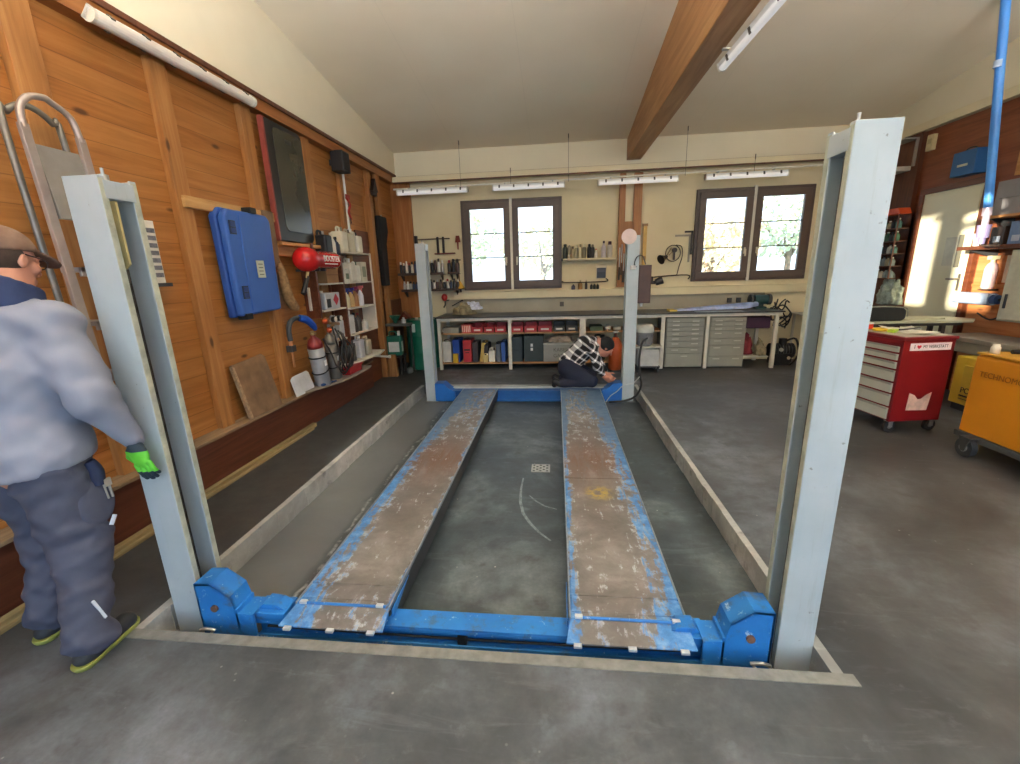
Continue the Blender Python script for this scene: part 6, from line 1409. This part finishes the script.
for z in zs:
    b = MB(); b.box(lx(z)-.07, lx(z)+.05, YA+.02, YBn-.02, z-.012, z+.012); b.box(lx(z)+.035, lx(z)+.05, YA+.02, YBn-.02, z-.035, z+.012); b.build('step', al, ld, bevel=.002)
b = MB(); b.add([(lx(1.95)+.02, YA+.03, 1.93), (lx(1.95)+.02, YBn-.02, 1.93), (lx(2.3)-.01, YBn-.02, 2.28), (lx(2.3)-.01, YA+.03, 2.28), (lx(1.95)-.005, YA+.03, 1.93), (lx(1.95)-.005, YBn-.02, 1.93), (lx(2.3)-.035, YBn-.02, 2.28), (lx(2.3)-.035, YA+.03, 2.28)],
              [(0, 1, 2, 3), (4, 5, 6, 7), (0, 1, 5, 4), (1, 2, 6, 5), (2, 3, 7, 6), (3, 0, 4, 7)]); b.build('platform', M('#8b8884', .45, .3), ld, bevel=.003)
b = MB()
for y in (YA, YBn): b.box(lx(LB)-.018, lx(LB)+.018, y-.03, y+.03, LB-.03, LB+.02)
b.build('foot_cap', rub, ld)
b = MB(); b.box(-2.85, -2.56, 2.10, 2.13, 1.70, 1.73); b.box(-2.85, -2.46, 2.18, 2.21, 1.385, 1.41); b.build('wall_hanger', steel_m, ld)
wc = thing('wall_chart', (-2.80, 2.86, 1.60), 'white edged chart board on wall behind front left post', 'chart')
b = MB(); b.box(-2.85, -2.79, 2.76, 2.92, 1.60, 2.02); b.build('board', M('#d8d5cc', .5), wc, bevel=.003)
b = MB()
for i in range(7): b.box(-2.79, -2.785, 2.77, 2.91, 1.64+i*.05, 1.67+i*.05)
b.build('print', M('#6e7078', .6, 0, .4, 30), wc); b = MB(); b.box(-2.85, -2.76, 2.74, 2.94, 1.575, 1.60); b.build('ledge', dgrey_m, wc)
# ------------------------------------------------------------------ right side: tool cart
A = math.radians(8)
cart = thing('tool_cart', (3.13, 4.22, 0), 'red tool cart on casters with pale grey drawers', 'tool cart', rz=A)
redc = M('#7c161b', .35, 0, .06, 4); redd = M('#7a1c22', .4, 0, .08, 4); dg = M('#c3c6ba', .4, 0, .05, 5)
b = MB(); b.box(.012, .49, 0, .66, .12, .90); b.build('cart_body', redc, cart, local=True, bevel=.008)
b = MB(); b.box(-.004, .50, -.012, .672, .895, .925); b.build('top_tray', redd, cart, local=True, bevel=.006)
b = MB(); b.box(.03, .47, .02, .64, .925, .930); b.build('rubber_mat', M('#b9b5a4', .7, 0, .2, 7), cart, local=True)
b = MB(); b.box(0, .03, 0, .03, .12, .90); b.box(0, .03, .63, .66, .12, .90); b.box(0, .02, 0, .66, .85, .895); b.build('front_frame', redc, cart, local=True, bevel=.003)
b = MB(); b.box(-.003, .0, .50, .53, .865, .885); b.build('lock', M('#d9d9d9', .3, .5), cart, local=True)
zs = [.13, .26, .39, .50, .62, .70, .775, .845]
for z0, z1 in zip(zs[:-1], zs[1:]):
    b = MB(); b.box(-.006, .012, .035, .625, z0+.007, z1-.012); d = b.build('drawer', dg, cart, local=True, bevel=.003)
    b = MB(); b.box(-.016, -.004, .04, .62, z1-.026, z1-.012); b.build('drawer_pull', M('#a6a9a0', .4, .2), d, local=True)
for x, y in ((.06, .06), (.46, .06), (.06, .60), (.46, .60)):
    b = MB(); b.cyl((x, y-.015, .055), (x, y+.015, .055), .055, n=20); b.cyl((x, y-.018, .055), (x, y+.018, .055), .022, n=12, m=1); w_ = b.build('caster', [M('#2b2b2c', .6), M('#8a8a88', .4, .4)], cart, local=True)
    b = MB(); b.box(x-.03, x+.03, y-.026, y+.026, .105, .122); b.box(x-.02, x+.02, y-.026, y-.020, .05, .11); b.box(x-.02, x+.02, y+.020, y+.026, .05, .11); b.build('caster_fork', steel_m, w_, local=True)
b = MB(); b.box(.065, .45, -.0025, .0, .80, .868); stk = b.build('sticker', M('#e6dcdc', .5), cart, local=True)
mt = Matrix(((1, 0, 0, .10), (0, 0, -1, -.003), (0, 1, 0, .834), (0, 0, 0, 1)))
text_mesh('lettering', 'I', .05, M('#2a2426', .5), stk, mt, .0006)
hp = []
for i in range(24):
    a = 2*PI*i/24; hp.append((.148+.0012*16*math.sin(a)**3*1.0, .834+.0012*(13*math.cos(a)-5*math.cos(2*a)-2*math.cos(3*a)-math.cos(4*a))*1.1))
b = MB(); b.prism(hp, -.0045, -.0024, 'Y'); b.build('red_heart', M('#c81e3a', .5), stk, local=True)
mt = Matrix(((1, 0, 0, .185), (0, 0, -1, -.003), (0, 1, 0, .834), (0, 0, 0, 1)))
text_mesh('lettering', 'MY WERKSTATT', .040, M('#2a2426', .5), stk, mt, .0006, xs=.80)
b = MB(); b.prism([(.14, .23), (.34, .225), (.36, .40), (.31, .375), (.27, .34), (.235, .335), (.20, .375), (.145, .40)], -.003, .0, 'Y'); b.build('torn_paper', M('#d9b9a8', .6, 0, .25, 12), cart, local=True)
def cw(x, y, z): c, s = math.cos(A), math.sin(A); return (3.13+x*c-y*s, 4.22+x*s+y*c, z)
def oncart(bm, name, mats, xyz, lab, cat, rz=0., bevel=0.):
    o = bm.build(name, mats, at=(0, 0, 0), bevel=bevel); o.location = cw(*xyz); o.rotation_euler = (0, 0, A+rz); return tag(o, lab, cat)
b = MB(); b.box(-.06, .06, -.05, .05, 0, .06); b.box(-.062, .062, -.052, .052, .05, .068, 1); oncart(b, 'orange_box', [M('#e2471f', .45), M('#e8e0d8', .5)], (.09, .56, .931), 'small orange red box with white lid on tool cart', 'box', .2, .003)
b = MB(); pts = [(.05*math.cos(a*PI/10), .05*math.sin(a*PI/10), .012) for a in range(20)]; b.tube(pts, .014, 8, 0, None, True); oncart(b, 'tape_roll', M('#c8a51e', .45), (.12, .40, .931), 'yellow ring of tape on tool cart beside orange box', 'tape')
b = MB(); b.box(-.05, .05, -.03, .03, 0, .03); oncart(b, 'green_pad', M('#a8c23a', .5), (.14, .28, .931), 'yellow green pad on the tool cart corner', 'pad', .5, .006)
def paper(name, x, y, w_, h_, rz, m, lab, zz=.932, k=0):
    vs = []; n = 8
    for i in range(n+1):
        for j in range(n+1):
            u, v_ = i/n-.5, j/n-.5; vs.append((u*w_, v_*h_, .006+.010*math.sin(u*5+k)*math.cos(v_*4+k)+.012*abs(u)*abs(v_)*4))
    fs = [(i*(n+1)+j, (i+1)*(n+1)+j, (i+1)*(n+1)+j+1, i*(n+1)+j+1) for i in range(n) for j in range(n)]
    b = MB(); b.add(vs, fs, 0, True); o = oncart(b, name, m, (x, y, zz), lab, 'paper', rz)
    s_ = o.modifiers.new('solid', 'SOLIDIFY'); s_.thickness = .0015
paper('paper_sheet', .28, .20, .21, .29, .3, M('#dcdcd2', .7), 'crumpled white paper sheet on front part of tool cart')
paper('paper_sheet', .36, .42, .30, .21, -.2, M('#cfd0c8', .7), 'pale paper sheet lying toward back of tool cart', .934, 1)
b = MB(); b.box(-.10, .10, -.008, .008, 0, .014); b.cyl((.10, 0, .007), (.16, 0, .007), .012, n=8); oncart(b, 'screwdriver', dgrey_m, (.30, .30, .946), 'dark screwdriver lying over the papers', 'screwdriver', .2)

# table behind the cart
tb = thing('side_table', (4.1, 5.55, 0), 'grey topped table behind the red tool cart', 'table')
b = MB(); b.prism([(3.45, 5.33), (4.62, 5.33), (4.78, 5.50), (4.70, 5.78), (3.45, 5.78)], .905, .93, 'Z'); b.build('table_top', M('#b8b89e', .5, 0, .08, 4), tb, bevel=.004)
b = MB(); b.box(3.47, 4.55, 5.38, 5.74, .87, .905); b.build('apron', M('#4a4438', .6), tb)
for x, y in ((3.52, 5.40), (4.37, 5.40), (3.52, 5.70), (4.48, 5.70)):
    b = MB(); b.box(x-.02, x+.02, y-.02, y+.02, 0, .87); b.build('leg', M('#4a4038', .6), tb)
hb = thing('tool_bag', (3.80, 5.47, .93), 'black rounded bag with pale piping on grey table', 'bag')
b = MB(); b.prism([(3.55, .93), (3.93, .93), (3.96, .96), (3.96, 1.05), (3.92, 1.085), (3.60, 1.10), (3.55, 1.08)], 5.38, 5.60, 'Y'); b.build('bag_body', M('#222422', .6, 0, .15, 9), hb, bevel=.02)
b = MB(); b.tube([(3.56, 5.375, 1.095), (3.70, 5.375, 1.10), (3.90, 5.375, 1.085), (3.955, 5.375, 1.06), (3.965, 5.375, .98)], .007, 6); b.build('piping', M('#a9aa98', .5), hb)
b = MB(); b.box(4.02, 4.45, 5.48, 5.70, .93, .945); tag(b.build('cardboard_sheet', M('#c9c7a8', .7), bevel=.002), 'flat pale board on the grey table under door', 'board')

# orange machine on casters
om = thing('orange_machine', (3.75, 3.5, 0), 'orange workshop machine on black casters at right edge', 'machine')
orm = M('#d08a1e', .4, 0, .05, 3)
b = MB(); b.prism([(3.455, .17), (4.05, .17), (4.05, .83), (3.49, .83), (3.463, .815)], 3.05, 3.90, 'Y'); b.build('housing', orm, om, bevel=.012)
b = MB(); b.box(3.46, 4.05, 3.05, 3.90, .832, .85); b.build('top_panel', M('#c9952e', .45, 0, .15, 8), om, bevel=.005)
b = MB(); b.box(3.44, 4.07, 3.03, 3.92, .12, .17); b.build('chassis', M('#4e5152', .5, .2, .2, 7), om, bevel=.005)
for x, y in ((3.39, 3.72), (3.39, 3.18), (4.0, 3.72), (4.0, 3.18)):
    b = MB(); b.cyl((x-.022, y, .078), (x+.022, y, .078), .078, n=24); b.cyl((x-.027, y, .078), (x+.027, y, .078), .036, n=14, m=1); w_ = b.build('caster', [M('#30353c', .5), M('#7f858a', .4, .4)], om)
    b = MB(); b.prism([(y-.05, .165), (y+.05, .165), (y+.015, .05), (y-.015, .05)], x-.032, x-.024, 'X'); b.prism([(y-.05, .165), (y+.05, .165), (y+.015, .05), (y-.015, .05)], x+.024, x+.032, 'X'); b.box(x-.032, 3.46 if x < 3.6 else x+.032, y-.05, y+.05, .158, .168); b.build('caster_fork', dgrey_m, w_)
text_mesh('lettering', 'TECHNOMONT', .062, M('#9c651c', .5), om, Matrix(((0, 0, -1, 3.4545-3.75), (-1, 0, 0, 3.83-3.5), (0, 1, 0, .68), (0, 0, 0, 1))), .001, xs=1.0)
b = MB(); b.lathe([(.03, 0), (.03, .05), (.022, .06), (.022, .075)], (3.52, 3.82, .85), 14); tag(b.build('white_bottle', M('#e2dccb', .4)), 'small white bottle standing on orange machine corner', 'bottle')
b = MB(); b.tube([(3.58, 3.75, .875), (3.70, 3.72, .88), (3.78, 3.60, .89), (3.9, 3.55, .95), (4.02, 3.45, 1.05)], .018, 8); tag(b.build('black_hose', black_m), 'black hose curling over the orange machine top', 'hose')
b = MB(); b.box(3.56, 3.70, 3.50, 3.66, .85, .872); b.box(3.60, 3.68, 3.52, 3.60, .872, .89, 1); tag(b.build('yellow_tray', [M('#d9b23a', .5), M('#5a3a22', .5)], bevel=.003), 'shallow yellow tray holding a dark part on orange machine', 'tray')

# low counter, yellow machine below
ct = thing('counter', (4.65, 4.85, 0), 'low grey counter along right wall behind yellow machine', 'counter')
b = MB(); b.box(4.42, 4.905, 4.0, 5.52, .72, .765); b.build('counter_top', M('#9a968c', .6, 0, .15, 5), ct, bevel=.004)
b = MB(); b.box(4.44, 4.90, 4.02, 5.50, .60, .72); b.build('apron', M('#8b8880', .6, 0, .15, 5), ct)
for x, y in ((4.50, 5.44), (4.86, 5.44), (4.86, 4.10), (4.50, 4.10)):
    b = MB(); b.box(x-.03, x+.03, y-.03, y+.03, 0, .60); b.build('leg', dgrey_m, ct)
ym = thing('yellow_machine', (4.5, 4.85, 0), 'yellow cabinet machine with dark lettering under the counter', 'machine')
b = MB(); b.box(4.34, 4.78, 4.30, 5.10, .07, .585); b.build('housing', M('#e0bc3c', .45, 0, .07, 4), ym, bevel=.012)
b = MB(); b.box(4.36, 4.76, 4.33, 5.07, .0, .07); b.build('plinth', M('#3a3a3a', .5), ym)
b = MB(); b.box(4.332, 4.34, 4.42, 4.98, .12, .50); b.build('front_panel', M('#d6b440', .5, 0, .06, 5), ym, bevel=.003)
text_mesh('lettering', 'POWER', .085, M('#2e1c10', .5), ym, Matrix(((0, 0, -1, 4.331-4.5), (-1, 0, 0, 4.97-4.85), (0, 1, 0, .23), (0, 0, 0, 1))), .002)
b = MB(); b.box(4.328, 4.332, 4.72, 4.97, .165, .18); b.box(4.328, 4.332, 4.70, 4.97, .135, .14); b.build('stripe', M('#2e1c10', .5), ym)

# door wall: bottle rack, bag, small boxes
rk = thing('bottle_rack', (4.85, 6.93, 1.35), 'dark narrow rack full of small bottles left of door', 'rack')
b = MB(); b.box(4.70, 4.715, 6.85, 6.865, 1.35, 2.22); b.box(4.87, 4.89, 6.85, 6.865, 1.35, 2.22); b.box(4.70, 4.89, 7.20, 7.225, 1.35, 2.22); b.box(4.87, 4.89, 6.85, 7.22, 1.35, 2.22); b.build('frame', dark_wood, rk)
for z in (1.36, 1.53, 1.70, 1.87, 2.04):
    b = MB(); b.box(4.70, 4.88, 6.865, 7.20, z-.012, z); b.build('rack_board', dark_wood, rk)
rnd = random.Random(11)
rowname = ['lowest', 'second lowest', 'middle', 'second highest', 'top']
bc_ = [('#3c6a52', 'green'), ('#c9c4b4', 'white'), ('#2b2a2c', 'black'), ('#7c8a8c', 'grey'), ('#4f7a74', 'teal'), ('#a39a80', 'tan')]
for ri, z in enumerate((1.36, 1.53, 1.70, 1.87, 2.04)):
    for k in range(4):
        c = bc_[rnd.randrange(6)]; can(4.76, 6.91+k*.083, z, rnd.uniform(.11, .14), .035, M(c[0], .4), M('#d2cfc4' if rnd.random() < .5 else '#1f1f20', .4), '%s small bottle, %s from the door on %s board of dark rack' % (c[1], ordn[k], rowname[ri]), 'small bottles in the dark rack', 'small_bottle', 'bottle', 'bottle')
b = MB(); b.prism([(6.87, 2.225), (7.20, 2.225), (7.15, 2.31), (6.92, 2.31)], 4.72, 4.88, 'X'); tag(b.build('orange_box', M('#d8542a', .5), bevel=.01), 'orange red bag on top of the dark bottle rack', 'bag')
rag_pile('plastic_bag', (4.80, 6.90, .98), .12, .17, .36, M('#8e9a90', .3, 0, .5, 16), 'greenish translucent plastic bag below the dark bottle rack', 'bag', 12)
b = MB(); b.box(4.60, 4.885, 6.74, 7.3, .955, .98); b.box(4.62, 4.66, 6.76, 6.80, 0, .955); b.box(4.62, 4.66, 7.24, 7.28, 0, .955); b.box(4.85, 4.88, 6.76, 6.80, 0, .955); b.box(4.85, 4.88, 7.24, 7.28, 0, .955); tag(b.build('small_table', dark_wood, bevel=.003), 'small dark table in corner carrying the plastic bag', 'table')
b = MB(); b.box(4.84, 4.89, 6.70, 6.80, 2.98, 3.17); b.box(4.835, 4.84, 6.72, 6.78, 3.06, 3.12, 1); tag(b.build('wall_box', [M('#c9b98a', .5), M('#a89a70', .5)], bevel=.005), 'small cream box high on right wall under the trim', 'box')
r = thing('wall_frame', (4.86, 7.2, 2.78), 'thin pale metal bracket frame high beside the tall front post', 'bracket')
b = MB(); b.box(4.86, 4.89, 7.0, 7.025, 2.85, 3.20); b.box(4.70, 4.89, 7.0, 7.35, 3.19, 3.21); b.build('bracket', M('#9a958a', .5, .3), r); b = MB(); b.box(4.66, 4.88, 7.05, 7.40, 2.80, 2.86); b.build('lamp', M('#b8b4a6', .5), r, bevel=.006)
r = thing('blue_cabinet', (4.88, 6.12, 2.56), 'small blue metal box on wall above the white door', 'box')
b = MB(); b.box(4.80, 4.95, 5.97, 6.28, 2.56, 2.83); b.build('box_body', M('#1f5a94', .45, 0, .08, 5), r, bevel=.006)
b = MB(); b.box(4.792, 4.80, 6.06, 6.19, 2.66, 2.685); b.build('white_label', M('#c8c8b4', .5), r); b = MB(); b.tube([(4.86, 6.04, 2.83), (4.86, 6.08, 2.86), (4.86, 6.16, 2.86), (4.86, 6.20, 2.83)], .008, 6); b.build('carry_handle', black_m, r)
# blue pipe coming down
pp = thing('blue_pipe', (4.40, 5.2, 2.0), 'tall bright blue air pipe hanging from the ceiling at right', 'pipe')
zt = CZ(5.2)+.02
b = MB(); b.cyl((4.395, 5.2, 2.10), (4.395-.245*(zt-2.1)/1.81, 5.2, zt), .036, n=14); b.build('pipe', M('#4a94ea', .35, 0, .06, 6), pp)
b = MB(); b.cyl((4.395, 5.2, 2.10), (4.398, 5.2, 2.02), .038, n=14); b.cyl((4.398, 5.2, 2.02), (4.402, 5.2, 1.93), .028, n=12); b.build('coupling', M('#b9b3c8', .35, .3), pp)
b = MB(); b.cyl((4.36-.16, 5.2, 3.42), (4.355-.153, 5.2, 3.36), .034, n=14); b.build('collar', M('#b8d0ea', .4), pp)
b = MB(); b.cyl((4.402, 5.2, 1.93), (4.405, 5.2, 1.80), .055, .05, 16); b.cyl((4.405, 5.2, 1.80), (4.405, 5.2, 1.74), .03, n=12); b.build('filter_bowl', M('#8c86b0', .3), pp)
b = MB(); b.tube([(4.405, 5.2, 1.75), (4.43, 5.22, 1.73), (4.6, 5.24, 1.722), (4.74, 5.25, 1.722)], .012, 6); b.build('outlet', M('#6a5a50', .5), pp)
# shelf with blue things, grey carton above
sh = thing('wall_shelf', (4.75, 5.3, 1.70), 'dark shelf with blue goods right of the white door', 'shelf')
b = MB(); b.box(4.62, 4.945, 4.7, 5.74, 1.69, 1.715); b.build('board', dark_wood, sh); b = MB(); b.box(4.62, 4.635, 4.7, 5.74, 1.715, 1.73); b.build('front_lip', dark_wood, sh)
b = MB(); b.prism([(4.64, 1.69), (4.945, 1.69), (4.945, 1.58)], 5.60, 5.615, 'Y'); b.build('bracket', dgrey_m, sh)
us = thing('wall_shelf', (4.78, 5.3, 2.02), 'upper wooden shelf board under the grey carton', 'shelf')
b = MB(); b.box(4.66, 4.945, 4.7, 5.56, 2.01, 2.035); b.build('board', pine_rail, us); b = MB(); b.prism([(4.70, 2.01), (4.945, 2.01), (4.945, 1.88)], 5.50, 5.52, 'Y'); b.build('bracket', dgrey_m, us)
b = MB(); b.box(4.70, 4.94, 4.75, 5.50, 2.036, 2.38); b.box(4.698, 4.70, 4.8, 5.45, 2.20, 2.21, 1); tag(b.build('grey_carton', [M('#8f8f92', .7, 0, .12, 5), M('#7a7a7e', .7)], bevel=.006), 'large grey carton on the upper right shelf', 'carton')
for k, (y, c, h_, lb) in enumerate([(5.62, '#e8e6e8', .15, 'white cup nearest door on the dark shelf'), (5.36, '#3a2a20', .20, 'dark brown box behind filter bowl on dark shelf'), (5.16, '#5f7aa6', .24, 'steel blue box on dark shelf'), (4.97, '#2a3a66', .22, 'navy box at right end of dark shelf')]):
    b = MB()
    if k == 0: b.lathe([(.03, 0), (.045, h_)], (4.72, y, 1.716), 14)
    else: b.box(4.68, 4.84, y-.075, y+.075, 1.716, 1.716+h_); b.box(4.678, 4.68, y-.04, y+.04, 1.76, 1.82, 1)
    tag(b.build('cup' if k == 0 else 'carton', [M(c, .45), M('#a8b4c8', .5)], bevel=.004), lb, 'cup' if k == 0 else 'box')
# hanging spray bottle, paper roll, grey cabinet
r = thing('spray_bottle', (4.85, 5.52, 1.22), 'white pink bottle hanging on sunlit wall right of door', 'bottle')
b = MB(); b.lathe([(.045, 0), (.055, .02), (.055, .22), (.04, .27), (.02, .29)], (4.84, 5.52, 1.26), 18); b.build('bottle_body', M('#e6c8cc', .4), r)
b = MB(); b.cyl((4.84, 5.52, 1.55), (4.84, 5.52, 1.60), .02, n=10); b.box(4.80, 4.88, 5.49, 5.55, 1.58, 1.62); b.build('spray_head', M('#d8cfa8', .4), r)
b = MB(); b.box(4.88, 4.95, 5.46, 5.58, 1.24, 1.26); b.box(4.80, 4.95, 5.46, 5.58, 1.245, 1.258); b.build('holder', M('#5a4a3a', .5), r)
pr = thing('paper_roll', (4.70, 5.5, 1.08), 'blue paper roll on wall holder above the counter', 'paper roll')
b = MB(); b.cyl((4.72, 5.28, 1.16), (4.72, 5.74, 1.16), .065, n=24); b.build('roll', M('#a9bede', .6), pr); b = MB(); b.cyl((4.72, 5.22, 1.16), (4.72, 5.285, 1.16), .05, n=20); b.build('roll_core', M('#3a5a94', .5), pr)
b = MB(); b.cyl((4.72, 5.20, 1.16), (4.72, 5.78, 1.16), .010, n=8); b.box(4.71, 4.95, 5.19, 5.20, 1.14, 1.18); b.box(4.71, 4.95, 5.77, 5.78, 1.14, 1.18); b.build('holder', dgrey_m, pr)
gc = thing('wall_cabinet', (4.72, 4.8, .95), 'pale grey wall cabinet at the right picture edge', 'cabinet')
b = MB(); b.box(4.52, 4.905, 4.45, 4.98, .97, 1.67); b.build('cabinet_body', M('#b4b8a8', .5), gc, bevel=.006); b = MB(); b.box(4.505, 4.52, 4.47, 4.96, .99, 1.65); dd = b.build('door', M('#bcc0b0', .5), gc, bevel=.004); b = MB(); b.box(4.49, 4.505, 4.90, 4.915, 1.10, 1.24); b.build('door_handle', dgrey_m, dd)
b = MB(); b.tube([(4.89, 5.62, .98), (4.88, 5.45, .92), (4.885, 5.3, .98), (4.89, 5.1, 1.02)], .008, 6); tag(b.build('wall_cable', dgrey_m), 'thin sagging dark cable on sunlit wall above counter', 'cable')
# wall strips behind
b = MB(); b.box(4.88, 4.91, 4.3, 5.76, 1.28, 1.31); tag(b.build('wall_batten', pine_rail), 'thin pale batten on sunlit wall behind the bottle', 'batten')
b = MB(); b.box(4.90, 4.945, 4.98, 5.44, 1.33, 1.62); tag(b.build('white_board', M('#d9d6ca', .6), bevel=.003), 'pale white board on sunlit wall under dark shelf', 'board')
